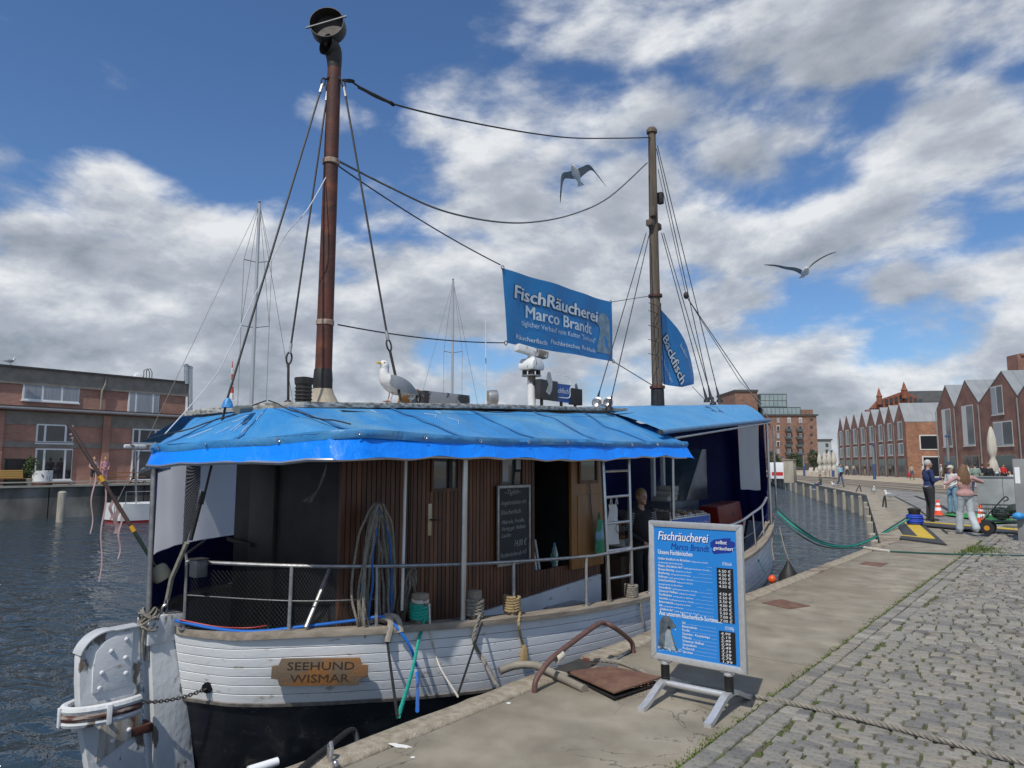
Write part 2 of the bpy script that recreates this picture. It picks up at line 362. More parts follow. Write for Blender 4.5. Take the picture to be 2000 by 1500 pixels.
# --- ground with the quay walls
QX = -3.55; CA = V(-3.72, 18.15, 0); CB = V(-9.5, 43.4, 0); CC = V(-36, 107, 0); CD = V(-43.9, 126, 0)
gp = [(QX + .02, -60), (900, -60), (900, 1600), (-900, 1600), (-900, 126), (CD.x, CD.y), (CC.x, CC.y), (CB.x, CB.y), (CA.x + .02, CA.y), (QX + .02, 17.98)]
g = MB(); g.prism([(x, y, -3) for x, y in gp], (0, 0, 2.955))
ground = tag(g.build('ground', [M_setts], smooth=False), kind='structure')
# the walls of the basin (vertical faces, own material, just proud of the ground block)
w = MB()
for a, b in ((V(QX, -60, 0), V(QX, 17.95, 0)), (CA, CB), (CB, CC), (CC, CD)):
    d = (b - a).normalized(); n = V(-d.y, d.x, 0)
    w.prism([a + n * .012, b + n * .012, b - n * .3, a - n * .3], (0, 0, -2.8)) if False else w.obox((a + b) / 2 + V(0, 0, -1.46), (b - a) / 2, n * .03, (0, 0, 1.4))
tag(w.build('quay_wall', M_wall, smooth=False), kind='structure')
# coping strip of the far quay, and plaza sheets
c = MB()
for a, b in ((CA, CB), (CB, CC)):
    d = (b - a).normalized(); n = V(d.y, -d.x, 0); c.obox((a + b) / 2 + n * .2 + V(0, 0, -.03), (b - a) / 2, n * .26, (0, 0, .045))
tag(c.build('coping', M_cope, smooth=False), kind='structure')
pl = MB(); pl.poly([onz(1300, 921), onz(1560, 933), onz(1800, 946), onz(2100, 958), (300, 60, 0), (300, 500, 0), (-300, 500, 0)][::1])
o = pl.build('plaza', M_plaza, smooth=False); o.location.z = -.03; tag(o, kind='structure')
# pale strip of concrete along the far quay edge
st = MB(); st.poly([CA + V(.3, 0, 0), V(-1.87, 18.2, 0), V(-1.9, 19, 0), onz(1800, 1000), onz(1720, 955), onz(1560, 934), CC + V(2, 1, 0), CB + V(.4, .2, 0)])
o = st.build('pavement', M_conc, smooth=False); o.location.z = -.035; tag(o, kind='structure')
# --- apron: tar bed, coping stones, slabs
ap = tag(MB().box(QX + .03, -1.86, -12, 18.05, -.05, -.022).build('quay_apron', M_tar, smooth=False), kind='structure')
def slab(x0, x1, y0, y1, m, nm, bev=.012, top=0.0, jag=0):
    mb = MB(); n = max(2, int((y1 - y0) / .12)); rnd = random.Random(int(y0 * 100) + int(x0 * 1000)); xs0 = [x0 + rnd.uniform(-jag, jag) for _ in range(n + 1)]; xs1 = [x1 + rnd.uniform(-jag, jag) for _ in range(n + 1)]
    T = []; 
    for i in range(n + 1):
        y = y0 + (y1 - y0) * i / n; T.append([(xs0[i], y, -.15 if nm == 'coping_stone' else -.02), (xs0[i], y, top - bev), (xs0[i] + bev, y, top), (xs1[i] - bev, y, top), (xs1[i], y, top - bev), (xs1[i], y, -.02)])
    mb.grid([r[::-1] for r in T]); mb.poly([p for p in T[0]]); mb.poly([p for p in T[-1]][::-1])
    return mb.build(nm, m, ap, ang=50)
NY0, NY1 = 4.92, 5.42
for y0, y1 in ((-8, -3.6), (-3.59, .9), (.91, NY0), (NY1, 8.1), (8.12, 10.98), (11, 14.4), (14.42, 17.95)): slab(QX, -3.335, y0, y1, M_cope, 'coping_stone', .02, .006, .008)
for y0, y1 in ((-8, -2.9), (-2.88, 1.7), (1.715, 6.33), (6.345, 10.95), (10.97, 15.4), (15.42, 18.0)): slab(-3.31, -1.875, y0, y1, M_conc, 'slab', .008, 0, .003)
# ladder recess in the quay edge
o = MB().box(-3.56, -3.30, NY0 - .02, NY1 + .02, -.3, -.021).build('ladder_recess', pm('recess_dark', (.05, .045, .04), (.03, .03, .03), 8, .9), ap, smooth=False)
MB().box(-3.5, -3.34, NY1 - .035, NY1 + .012, -.16, -.004).build('painted_end', pm('oxide_red', (.17, .045, .03), (.12, .035, .025), 10, .8), ap, smooth=False)
# --- cobbles
cob = tag(MB().box(-1.862, 3.5, -6, 24, -.06, .001).build('cobbled_pavement', M_joint, smooth=False), kind='structure')
def stone_verts(rnd, sx, sy, h, big=0):
    jx, jy = (1, 1) if big else (sx, sy)
    def q(k, z, j): return [(sx * k * a + rnd.uniform(-j, j) * jx, sy * k * b + rnd.uniform(-j, j) * jy, z + rnd.uniform(-.003, .003)) for a, b in ((-.5, -.5), (.5, -.5), (.5, .5), (-.5, .5))]
    v = q(1, -.03, .0) + q(1, h - .010, .035) + q(.88, h, .03)
    f = [(i, (i + 1) % 4, 4 + (i + 1) % 4, 4 + i) for i in range(4)] + [(4 + i, 4 + (i + 1) % 4, 8 + (i + 1) % 4, 8 + i) for i in range(4)] + [(8, 9, 10, 11)]
    return v, f
rnd = random.Random(3); stones = []; row = 0
x = -1.858
for row in range(2):                                    # border courses along the slabs
    pitch = .125 + .01 * row; y = -.5 + .07 * row
    while y < 23: ln = rnd.uniform(.11, .175); stones.append((x + pitch / 2, y + ln / 2, pitch - .014, ln - .014, rnd.uniform(-.004, .006), rnd.uniform(-.06, .06))); y += ln
    x += pitch
xb = x; y = -.5; row = 0
while y < 23:
    pitch = rnd.uniform(.098, .128); x = xb + rnd.uniform(-.03, .05)
    while x < 1.7:
        wd = rnd.uniform(.10, .17); cx = x + wd / 2; cy = y + pitch / 2 + .10 * (cx + 1.2) + .035 * math.sin(cx * 2.6 + row * .33) + rnd.uniform(-.01, .01)
        stones.append((cx, cy, wd - .016, pitch * rnd.uniform(.87, .94), rnd.uniform(-.004, .007), .10 + rnd.uniform(-.12, .12))); x += wd
    y += pitch; row += 1
def inview(s):
    p = proj((s[0], s[1], 0)); return s[1] > 1 and 0 < p[0] < 2010 and p[1] < 1510
vis = sorted([s for s in stones if inview(s)], key=lambda s: s[0] ** 2 + s[1] ** 2)[:300]; vs_ = set(vis)
protos = []
for i in range(10):
    mb = MB(); mb.add(*stone_verts(rnd, 1, 1, .02, 1)); k = mb.build('cobble', M_granite, smooth=False); protos.append(k)
for i, s in enumerate(vis):
    mb = None
    p = protos[i % 10]; k = p if i < 10 else bpy.data.objects.new('cobble', p.data)
    if i >= 10: COL.objects.link(k)
    adopt(k, cob); k.location = (s[0], s[1], s[4] - .004); k.rotation_euler = (rnd.uniform(-.03, .03), rnd.uniform(-.03, .03), s[5] + (math.pi if i % 3 == 0 else 0)); k.scale = (s[2], s[3], 1)
mb = MB()
for s in stones:
    if s in vs_: continue
    v, f = stone_verts(rnd, s[2], s[3], .02); ca, sa = math.cos(s[5]), math.sin(s[5])
    mb.add([(s[0] + a * ca - b * sa, s[1] + a * sa + b * ca, c + s[4] - .004) for a, b, c in v], f)
tag(mb.build('cobbles', M_granite, cob, smooth=False), kind='stuff')
# --- moss and grass tufts along the joint between slabs and cobbles, and among the cobbles
mb = MB()
def tuft(x, y, z, n, h, sp):
    for _ in range(n):
        a = rnd.uniform(0, 6.28); r_ = abs(rnd.gauss(0, sp)); bx, by = x + r_ * math.cos(a), y + r_ * math.sin(a); hh = h * rnd.uniform(.4, 1); l = rnd.uniform(.004, .009)
        d = rnd.uniform(0, 6.28); tx, ty = bx + hh * .6 * math.cos(d), by + hh * .6 * math.sin(d)
        mb.add([(bx - l * math.sin(d), by + l * math.cos(d), z), (bx + l * math.sin(d), by - l * math.cos(d), z), (tx, ty, z + hh)], [(0, 1, 2)])
y = 2.5
while y < 19:
    if rnd.random() < .9: tuft(-1.865 + rnd.gauss(0, .018), y, -.012, rnd.randint(10, 34), .028, .03)
    y += rnd.uniform(.012, .035)
for _ in range(4200):
    yy = 2.5 + 16 * rnd.random() ** 1.4; xx = -1.86 + abs(rnd.gauss(0, .35)); tuft(xx, yy, -.001, 7, .016, .018)
for _ in range(130): tuft(-1.8 + rnd.gauss(.1, .16), 16.6 + rnd.gauss(0, .45), 0, 12, .07, .05)
tag(mb.build('moss', M_moss, smooth=False), 'green moss and grass growing along the slab joint', 'moss', kind='stuff')
# --- drain channel lines of the far paving, rail tracks
def strip(pts, wdt, z, name, mat, h=.01):
    mb = MB(); P = [onz(*p) if len(p) == 2 else Vector(p) for p in pts]; L_ = []; 
    for i, p in enumerate(P):
        d = (P[min(i + 1, len(P) - 1)] - P[max(i - 1, 0)]).normalized(); n = V(-d.y, d.x, 0); L_.append([p + n * wdt / 2 + V(0, 0, z), p - n * wdt / 2 + V(0, 0, z)])
    mb.grid([r[::-1] for r in L_]); return tag(mb.build(name, mat, smooth=False), kind='structure')
M_rail = pm('rusty_rail', (.055, .04, .033), (.09, .065, .05), 12, .7, .2)
M_trackbed = pm('track_paving', (.20, .165, .125), (.26, .22, .17), 1.2, .9)
strip([(1505, 927), (1640, 939.5), (1800, 952), (1930, 961), (2050, 968)], 7.5, -.026, 'track_bed', M_trackbed)
for k, pts in enumerate(([(1505, 924.5), (1640, 935), (1800, 946), (1960, 954), (2050, 958)], [(1505, 926), (1640, 937.3), (1800, 949), (1960, 958), (2050, 962)], [(1505, 928), (1640, 940.5), (1800, 953.3), (1960, 964), (2050, 969)], [(1505, 930), (1640, 944), (1800, 958), (1960, 970), (2050, 976)])):
    strip(pts, .42, -.018 + k * .001, 'rail_track', M_rail)
strip([(1788, 968), (1835, 985), (1862, 1000)], .14, -.015, 'drain_channel', M_tar); strip([(1960, 1048), (2000, 1066), (2060, 1090)], .13, -.014, 'drain_channel', M_tar)
strip([(1735, 962), (1790, 990), (1850, 1040)], .05, -.012, 'joint_line', M_tar)
# --- timber piles along the far quay walls
def onplane(x, A, B, y=908):
    d = _ray(x, y); den = d[0] * (B - A).y - d[1] * (B - A).x; t = ((A.x) * (B - A).y - A.y * (B - A).x) / den; return Vector((d[0] * t, d[1] * t, 0))
qn1 = (CC - CB).normalized(); qn1 = V(-qn1.y, qn1.x, 0)
for i, x in enumerate((1512, 1518.5, 1527, 1535.5, 1545, 1555, 1570, 1584, 1597.5, 1614, 1632, 1649, 1665, 1681)):
    p = onplane(x, CB, CC) + qn1 * .12; k = thing('timber_pile', 'grey timber fender pile standing against the far quay wall', 'pile', (p.x, p.y, WZ - .5), 0, 'piles along the far quay wall')
    t = .11 + (i % 3) * .012; mb = MB(); top = -.12 - (i * 37 % 5) * .03; mb.tube([p + V(0, 0, WZ - .8), p + V(.02, 0, -.6), p + V(0, 0, top)], [t * 1.05, t, t * .96], 8); mb.build('post', M_timber, k)
    MB().lathe((p.x, p.y, top), [(t * .98, 0), (t * .8, .05), (.01, .06)], 8).build('cap', M_timber, k)
qn2 = (CB - CA).normalized(); qn2 = V(-qn2.y, qn2.x, 0)
for i, s_ in enumerate((.06, .16, .30, .46, .66, .88)):
    p = CA.lerp(CB, s_) + qn2 * .13; k = thing('timber_pile', 'weathered timber pile against the wall beside the cable ramp', 'pile', (p.x, p.y, WZ - .5), 0, 'piles beside the blue bollard')
    mb = MB(); mb.tube([p + V(0, 0, WZ - .8), p + V(0, 0, -.22 - .06 * (i % 2))], [.13, .12], 8); mb.build('post', M_timber, k); MB().lathe((p.x, p.y, -.22 - .06 * (i % 2)), [(.122, 0), (.09, .04), (.01, .05)], 8).build('cap', M_timber, k)
# --- land across the basin
g = MB(); g.box(-900, -44, -400, 125.8, -3, .45); o = tag(g.build('far_quay', M_setts, smooth=False), kind='structure')
g = MB()
for i in range(40):
    y0 = -70 + i * 5; g.box(-44.03 - .01 * (i % 2), -43.7, y0 + .03, y0 + 4.97, -2.9, .43)
o = tag(g.build('far_quay_wall', M_wallL, smooth=False), kind='structure')
# ================================================================ THE BOAT
CX = -6.1
M_white = pm('white_hull_paint', (.76, .78, .80), (.68, .70, .72), 2.5, .45, .2, bscale=22, c3=(.46, .42, .36), c3scale=7, c3ramp=(.64, .72), stretch=(1, 1, 2.2), spec=.4)
M_oldwhite = pm('flaking_white_paint', (.70, .72, .73), (.58, .6, .61), 4, .6, .5, bscale=26, c3=(.17, .14, .115), c3scale=5.5, c3ramp=(.585, .615), stretch=(1, 1, .55))
M_black = pm('black_hull_paint', (.007, .008, .011), (.014, .015, .02), 3, .22, .25, bscale=14, c3=(.05, .055, .065), c3scale=2.6, c3ramp=(.62, .8), stretch=(1, 1, 2.4))
M_cap = pm('weathered_oak', (.20, .17, .135), (.31, .27, .22), 5, .85, .5, bscale=40, stretch=(3, .5, 3))
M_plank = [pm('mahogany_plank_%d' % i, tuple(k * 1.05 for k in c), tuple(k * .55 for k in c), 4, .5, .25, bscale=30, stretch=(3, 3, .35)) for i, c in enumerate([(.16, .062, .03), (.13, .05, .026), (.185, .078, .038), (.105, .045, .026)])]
M_oakdoor = pm('varnished_door', (.34, .17, .055), (.25, .115, .038), 3, .4, .2, bscale=26, stretch=(4, 4, .4))
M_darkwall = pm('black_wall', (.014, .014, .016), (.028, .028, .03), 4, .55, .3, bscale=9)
M_steel = pm('galvanised_steel', (.42, .42, .42), (.30, .30, .305), 14, .42, .15, metal=.75, bscale=40)
M_stain = pm('stainless', (.55, .55, .56), (.45, .45, .46), 6, .3, 0, metal=.9)
M_rust = pm('rusty_pipe', (.115, .035, .022), (.06, .025, .02), 5, .7, .35, bscale=30, c3=(.17, .06, .03), c3scale=6)
M_iron = pm('dark_iron', (.03, .028, .027), (.055, .05, .047), 12, .6, .3, metal=.3)
M_wire = pm('black_wire', (.018, .018, .02), (.03, .03, .032), 30, .6)
M_gwire = pm('grey_wire', (.10, .105, .11), (.16, .16, .165), 30, .55, metal=.3)
M_mast = pm('weathered_mast', (.15, .118, .086), (.075, .06, .047), 4, .85, .6, bscale=30, stretch=(6, 6, .4))
def tarpmat(name, a, b, rough, c3=None):
    return pm(name, a, b, 2.2, rough, .6, bscale=5, c3=c3, c3scale=1.4, c3ramp=(.46, .68), bdist=.05, spec=.4, detail=9, dist=.6)
M_tarp = tarpmat('faded_blue_tarp', (.03, .215, .52), (.05, .255, .56), .42, (.11, .30, .50))
M_tarp2 = tarpmat('faded_blue_foredeck_tarp', (.06, .26, .54), (.08, .30, .57), .5, (.10, .28, .50))
M_val = tarpmat('bright_blue_valance', (.002, .21, .88), (.002, .235, .93), .35)
M_navy = pm('navy_curtain', (.010, .016, .15), (.015, .023, .20), 2, .6, .3, bscale=5, bdist=.03)
def vinyl():
    m = bpy.data.materials.new('clear_vinyl'); m.use_nodes = True; N = m.node_tree.nodes; L = m.node_tree.links; N.clear()
    o = N.new('ShaderNodeOutputMaterial'); d = N.new('ShaderNodeBsdfDiffuse'); t = N.new('ShaderNodeBsdfTranslucent'); g = N.new('ShaderNodeBsdfTransparent'); a = N.new('ShaderNodeMixShader'); b = N.new('ShaderNodeMixShader')
    n = N.new('ShaderNodeTexNoise'); n.inputs['Scale'].default_value = 3; n.inputs['Detail'].default_value = 6; r = N.new('ShaderNodeValToRGB'); r.color_ramp.elements[0].color = (.84, .84, .86, 1); r.color_ramp.elements[1].color = (.96, .96, .97, 1); L.new(n.outputs[0], r.inputs[0])
    L.new(r.outputs[0], t.inputs[0]); L.new(r.outputs[0], d.inputs[0]); a.inputs[0].default_value = .72; b.inputs[0].default_value = .06
    L.new(d.outputs[0], a.inputs[1]); L.new(t.outputs[0], a.inputs[2]); L.new(a.outputs[0], b.inputs[1]); L.new(g.outputs[0], b.inputs[2]); L.new(b.outputs[0], o.inputs[0]); return m
M_vinyl = vinyl()
def glassmat(name, c=(.03, .04, .05), rough=.04):
    return pm(name, c, rough=rough, spec=.8)
M_glass = glassmat('dark_glass')
M_rgrey = pm('grey_rope', (.27, .25, .215), (.19, .175, .15), 30, .9, .3)
M_rgreen = pm('green_rope', (.012, .30, .235), (.02, .38, .30), 30, .75, .3)
M_rdgreen = pm('dark_green_rope', (.02, .075, .07), (.03, .11, .10), 30, .8, .3)
M_rblue = pm('blue_rope', (.02, .10, .30), (.03, .14, .38), 30, .8, .3)
M_rtan = pm('tan_rope', (.40, .30, .16), (.29, .21, .11), 20, .9, .3)
M_rwhite = pm('white_rope', (.62, .59, .52), (.5, .47, .41), 20, .85, .3)
M_hose = pm('blue_hose', (.01, .14, .55), rough=.35)
M_rubber = pm('black_rubber', (.012, .012, .013), (.022, .022, .023), 10, .6, .2)
boat = thing('fishing_boat', 'old white wooden fish cutter with blue tarpaulin canopies, moored at the quay', 'boat', (CX, 9, WZ))
RB = [(3.05, .10, .30), (3.07, .16, .29), (3.15, .42, .285), (3.26, .68, .29), (3.55, 1.02, .305), (4.06, 1.42, .30), (4.81, 1.70, .265), (5.38, 1.82, .23), (6.5, 1.92, .155), (7.79, 1.95, .105), (9.6, 1.93, .13), (11.76, 1.80, .26), (13.34, 1.53, .50), (14.6, 1.08, .74), (15.6, .58, .93), (16.2, .2, 1.03), (16.35, .05, 1.06)]
RL = cat([V(a, b, c) for a, b, c in RB], 6)           # (Y, half breadth, z) along the rail
_RY = np.array([q[0] for q in RL]); _RBb = np.array([q[1] for q in RL])
def slope(Y): return (np.interp(Y + .04, _RY, _RBb) - np.interp(Y - .04, _RY, _RBb)) / .08
def hullp(q, z, side=1, out=0):
    """a point of the hull below rail point q=(Y,b,zr) at height z"""
    Y, b, zr = q; t = max(0, min(1, (zr - z) / (zr + 1.75))); e = min(1, min(Y - 3.05, 16.35 - Y) / 2.6); e = max(e, 0)
    p = 1.35 + 2.3 * e; s = 1 - t ** p * (1 - .04)
    yy = Y + (.42 * t * (1 - e) if Y < 9 else -1.5 * t ** 1.2 * (1 - e)); db = max(-3.5, min(3.5, slope(Y))); nl = math.hypot(1, db); return V(CX + side * (b * s + out / nl), yy - out * db / nl, z)
def zline(q):                                           # lower edge of the white topsides
    Y = q[0]; return np.interp(Y, [3, 4, 5, 7, 9.5, 12, 14, 16.4], [-.27, -.275, -.35, -.46, -.48, -.40, -.22, .05])
mb = MB()
for sd in (1, -1):
    G = []
    for q in RL[::1]:
        zl = zline(q); zs = [q[2] - .02] + [q[2] + (zl - q[2]) * k / 4 for k in range(1, 4)] + [zl] + [zl - (zl + 1.9) * k / 7 for k in range(1, 8)]
        G.append([hullp(q, z, sd, -.012) for z in zs])
    mb.grid(G if sd == 1 else [r[::-1] for r in G])
hull = mb.build('hull', M_black, boat)
NS = 7
for sd in (1, -1):
    for k in range(NS):
        G = []
        for q in RL:
            zl = zline(q); h = q[2] - .035 - zl; z1 = q[2] - .035 - h * k / NS - .0014; z0 = q[2] - .035 - h * (k + 1) / NS + .0014
            G.append([hullp(q, z1, sd, -.001), hullp(q, z1 - .004, sd, .004), hullp(q, (z0 + z1) / 2, sd, .0048), hullp(q, z0 + .004, sd, .004), hullp(q, z0, sd, -.001)])
        m = MB(); m.grid(G if sd == 1 else [r[::-1] for r in G]); m.build('strake', M_white, hull, ang=30)
    G = []
    for q in RL: zl = zline(q); G.append([hullp(q, zl + .004, sd, .004), hullp(q, zl, sd, .016), hullp(q, zl - .025, sd, .016), hullp(q, zl - .03, sd, -.004)])
    m = MB(); m.grid(G if sd == 1 else [r[::-1] for r in G]); m.build('rubbing_strip', pm('grey_strip', (.22, .2, .18), (.1, .09, .08), 12, .8), hull)
# cap rail, bulwark inside, deck
mb = MB()
for sd in (1, -1):
    G = []
    for q in RL:
        Y, b, z = q; o = CX + sd * (b + .045); i = CX + sd * max(b - .13, .0)
        G.append([V(i, Y, z - .03), V(i, Y, z + .022), V(o - sd * .008, Y, z + .024), V(o, Y, z + .014), V(o, Y, z - .03), V(i, Y, z - .03)])
    mb.grid(G if sd == 1 else [r[::-1] for r in G])
caprail = mb.build('cap_rail', M_cap, boat)
mb = MB()
for sd in (1, -1):
    G = [[hullp(q, q[2] - .028 + (-.40 - q[2]) * k / 4, sd, -.07) for k in range(4, -1, -1)] for q in RL[10:-8]]; mb.grid(G if sd == 1 else [r[::-1] for r in G])
mb.build('bulwark', pm('bulwark_grey', (.35, .37, .39), (.28, .29, .3), 4, .7), boat)
mb = MB(); mb.grid([[hullp(q, -.36, -1, -.04), hullp(q, -.36, 1, -.04)][::-1] for q in RL[10:-8]]); mb.build('deck', pm('deck_grey', (.10, .095, .09), (.07, .065, .06), 4, .8), boat)
def railpt(x, off=0):
    """rail point whose picture column is x"""
    best = min(RL[:-25], key=lambda q: abs(proj((CX + q[1] - .04, q[0], q[2]))[0] - x)); i = RL.index(best)
    a, b = RL[max(i - 1, 0)], RL[i + 1]; pa, pb = proj((CX + a[1] - .04, a[0], a[2]))[0], proj((CX + b[1] - .04, b[0], b[2]))[0]
    t = (x - pa) / (pb - pa); q = a.lerp(b, t); return V(CX + q[1] - .04 + off, q[0], q[2] + .02)
def hullat(x, y, out=.02):
    """point on the starboard topsides seen at picture position x, y"""
    d = _ray(x, y); best = None
    for q in RL[:70]:
        for k in range(0, 24):
            z = q[2] - k * .035; p = hullp(q, z, 1, out); pr = proj(p); e = (pr[0] - x) ** 2 + (pr[1] - y) ** 2
            if best is None or e < best[0]: best = (e, p, q)
    p = best[1]; t = ((p.x) * d[0] + p.y * d[1]) / (d[0] ** 2 + d[1] ** 2); return Vector(_c + d * t)
# --- sternpost and rudder
sp = MB(); sp.prism([(CX - .09, 2.86, .33), (CX - .09, 3.10, .33), (CX - .09, 3.42, -1.6), (CX - .09, 3.05, -1.6)], (.18, 0, 0)); sternpost = sp.build('sternpost', M_oldwhite, boat, bevel=.012)
MB().prism([(CX - .105, 2.84, .20), (CX - .105, 2.84, .405), (CX - .105, 2.95, .43), (CX - .105, 3.14, .42), (CX - .105, 3.14, .29), (CX - .105, 3.06, .21)], (.21, 0, 0)).build('post_head', M_oldwhite, sternpost, bevel=.012)
rp = [(2.80, .36)] + [(2.56 + .2 * math.cos(a) - .0, .16 + .2 * math.sin(a)) for a in [R(k) for k in range(75, 181, 12)]] + [(2.37, 0), (2.40, -.3), (2.50, -.75), (2.62, -1.7), (3.0, -1.7), (2.90, -.7), (2.83, -.2)]
rud = MB(); rud.prism([(CX - .055, y, z) for y, z in rp], (.11, 0, 0)); rudder = rud.build('rudder', M_oldwhite, boat, bevel=.008)
MB().prism([(CX + .05, y, z) for y, z in [(2.74, .335), (2.62, .33), (2.53, .29), (2.47, .22), (2.455, .1), (2.46, -.08), (2.72, -.08), (2.74, 0)]], (.018, 0, 0)).build('side_plate', M_white, rudder, bevel=.003)
MB().prism([(CX + .05, y, z) for y, z in [(2.54, -.22), (2.52, -.6), (2.85, -.45), (2.80, -.22)]], (.014, 0, 0)).build('side_plate', pm('rust_streaked_white', (.62, .63, .62), (.40, .33, .24), 3, .7, .4, bscale=24, stretch=(7, 7, .55), c3=(.26, .10, .03), c3scale=1.6, c3ramp=(.58, .68)), rudder, bevel=.003)
mb = MB(); pts = [V(CX, 2.80, .37)] + [V(CX, 2.56 + .212 * math.cos(R(k)), .16 + .212 * math.sin(R(k))) for k in range(76, 165, 8)]
mb.grid([[p + V(.075, 0, 0), p - V(.075, 0, 0)] for p in pts], .01); mb.build('cap_plate', pm('zinc_plate', (.5, .52, .54), (.4, .42, .44), 6, .5, .2), rudder)
bolt0 = None
for y, z in [(2.69, .28), (2.58, .21), (2.69, .14), (2.52, .06), (2.70, .02), (2.51, -.05), (2.72, -.27), (2.60, -.33), (2.75, -.42), (2.63, -.47)]:
    m = MB(); m.lathe((CX + .066, y, z), [(.018, -.004), (.018, .004), (.012, .013), (.002, .016)], 8, (1, 0, 0)); m.build('bolt', M_white, rudder)
# hoop round the rudder head
ring = [V(CX + .17 * math.sin(a) * 1.0, 2.60 - .30 * math.cos(a), -.175) for a in [R(k) for k in range(-128, 129, 8)]]
ring = [V(p.x, p.y, -.175 + .0 * i) for i, p in enumerate(ring)]
for nm, rr, zz, mt in (('hoop', .032, 0, M_oldwhite), ('hoop_band', .036, -.05, pm('rust_stained', (.10, .04, .03), (.3, .26, .23), 9, .8, .5, ramp=(.48, .6), stretch=(1, 1, 5))), ('hoop', .03, -.095, M_oldwhite)):
    MB().tube([p + V(0, 0, zz) for p in ring], rr, 8).build(nm, mt, rudder)
for i in (6, 16, 26): p = ring[i]; c = V(CX, 2.6, p.z); n = (p - c).normalized(); MB().obox(p + n * .034 + V(0, 0, -.045), n * .008, n.cross(V(0, 0, 1)) * .018, (0, 0, .07)).build('strap', M_white, rudder, bevel=.003)
for k in (-.45,): MB().obox((CX, 2.86, k), (.07, 0, 0), (0, .09, 0), (0, 0, .035)).build('gudgeon', M_rust, rudder, bevel=.008)
# --- name board
nb0, nb1 = hullat(532, 1288), hullat(719, 1334); a = hullat(532, 1310, .03); b = hullat(719, 1308, .03); ux = (b - a); wd = ux.length; ux.normalize(); uy = V(0, 0, 1); nn = ux.cross(uy).normalized(); uy = nn.cross(ux)
c0 = (a + b) / 2 + nn * .03; hh = .105
prof = [(-wd / 2, -hh * .45), (-wd / 2 + .05, -hh * .5), (-wd / 2 + .07, -hh), (wd / 2 - .07, -hh), (wd / 2 - .05, -hh * .5), (wd / 2, -hh * .45), (wd / 2, hh * .45), (wd / 2 - .05, hh * .5), (wd / 2 - .07, hh), (-wd / 2 + .07, hh), (-wd / 2 + .05, hh * .5), (-wd / 2, hh * .45)]
nb = MB(); nb.prism([c0 + ux * x + uy * z for x, z in prof], nn * .024); nbo = nb.build('name_board', pm('worn_varnish_board', (.23, .10, .028), (.14, .10, .065), 3.2, .65, .4, ramp=(.44, .54), bscale=40), boat, bevel=.004)
for body, zz, wt in (('SEEHUND', .018, .50), ('WISMAR', -.078, .44)):
    m = MB(); put_text(m, body, .088, c0 + nn * .0255 - ux * wt * wd / .72 / 2 + uy * zz, ux, uy, width=wt * wd / .72, bold=-.001); m.build('lettering', pm('carved_letter', (.035, .022, .014), rough=.8), nbo, smooth=False)
# --- hawse hole and chain from the hoop
h = hullat(405, 1343, .012); MB().lathe(h - V(.0, 0, 0), [(.045, -.004), (.045, .006), (.02, .007)], 12, V(.75, -.66, 0)).build('hawse_hole', M_black, boat)
def chain(a, b, sag, n, name, mat, r=.006, L_=.03, parent=None, w=.012):
    a, b = Vector(a), Vector(b); m = MB(); P = [a.lerp(b, i / n) - V(0, 0, sag * 4 * (i / n) * (1 - i / n)) for i in range(n + 1)]
    for i in range(n):
        c = (P[i] + P[i + 1]) / 2; d = (P[i + 1] - P[i]).normalized(); s_, u_ = frame(d); s_ = s_ if i % 2 else u_; l = (P[i + 1] - P[i]).length * .62
        m.tube([c + d * l * math.cos(t) + s_ * w * math.sin(t) for t in [2 * math.pi * k / 10 for k in range(10)]], r, 5, closed=True)
    return m.build(name, mat, parent)
chain(ring[-1] + V(.02, .01, -.03), h + V(.02, -.02, 0), .03, 22, 'rudder_chain', M_iron, .0055, parent=boat)
# --- deckhouse
WX = -4.95
def zbot(Y): return np.interp(Y, [3.9, 5.29, 7.67, 8.1], [-.05, .14, .262, .28])
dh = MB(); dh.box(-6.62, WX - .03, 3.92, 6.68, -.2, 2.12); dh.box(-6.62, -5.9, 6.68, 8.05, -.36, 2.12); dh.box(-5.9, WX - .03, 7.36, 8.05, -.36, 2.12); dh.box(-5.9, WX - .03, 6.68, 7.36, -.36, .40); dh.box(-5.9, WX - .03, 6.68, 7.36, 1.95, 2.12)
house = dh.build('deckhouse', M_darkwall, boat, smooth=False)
MB().box(-6.3, -5.9, 3.88, 3.918, .1, 1.75).build('door_panel', pm('black_panel_worn', (.03, .028, .027), (.05, .045, .042), 3, .5, .3, bscale=14), house, bevel=.004)
m = MB(); m.bar((-6.62, 3.86, .93), (-6.2, 3.86, .90), .03, .035); m.build('grab_bar', M_iron, house)
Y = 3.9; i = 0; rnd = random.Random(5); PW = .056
while Y < 8.04:
    y1 = Y + PW - .005; zb = zbot(Y + PW / 2); zt = 1.99; dk = Y < 4.70  # aft planks mostly take the darkest tone, painting in that corner's shade
    segs = [(zb, zt)]
    if 6.66 < Y + PW / 2 < 7.36: segs = [(zb, .455)]
    elif 4.98 < Y + PW / 2 < 5.36: segs = [(zb, 1.40), (1.93, zt)]
    elif 6.02 < Y + PW / 2 < 6.42: segs = [(zb, 1.42), (1.95, zt)]
    for z0, z1 in segs:
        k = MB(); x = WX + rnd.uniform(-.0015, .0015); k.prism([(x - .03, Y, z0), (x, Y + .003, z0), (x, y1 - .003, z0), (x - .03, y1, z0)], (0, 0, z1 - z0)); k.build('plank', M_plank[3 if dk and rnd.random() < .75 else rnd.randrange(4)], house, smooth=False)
    Y += PW; i += 1
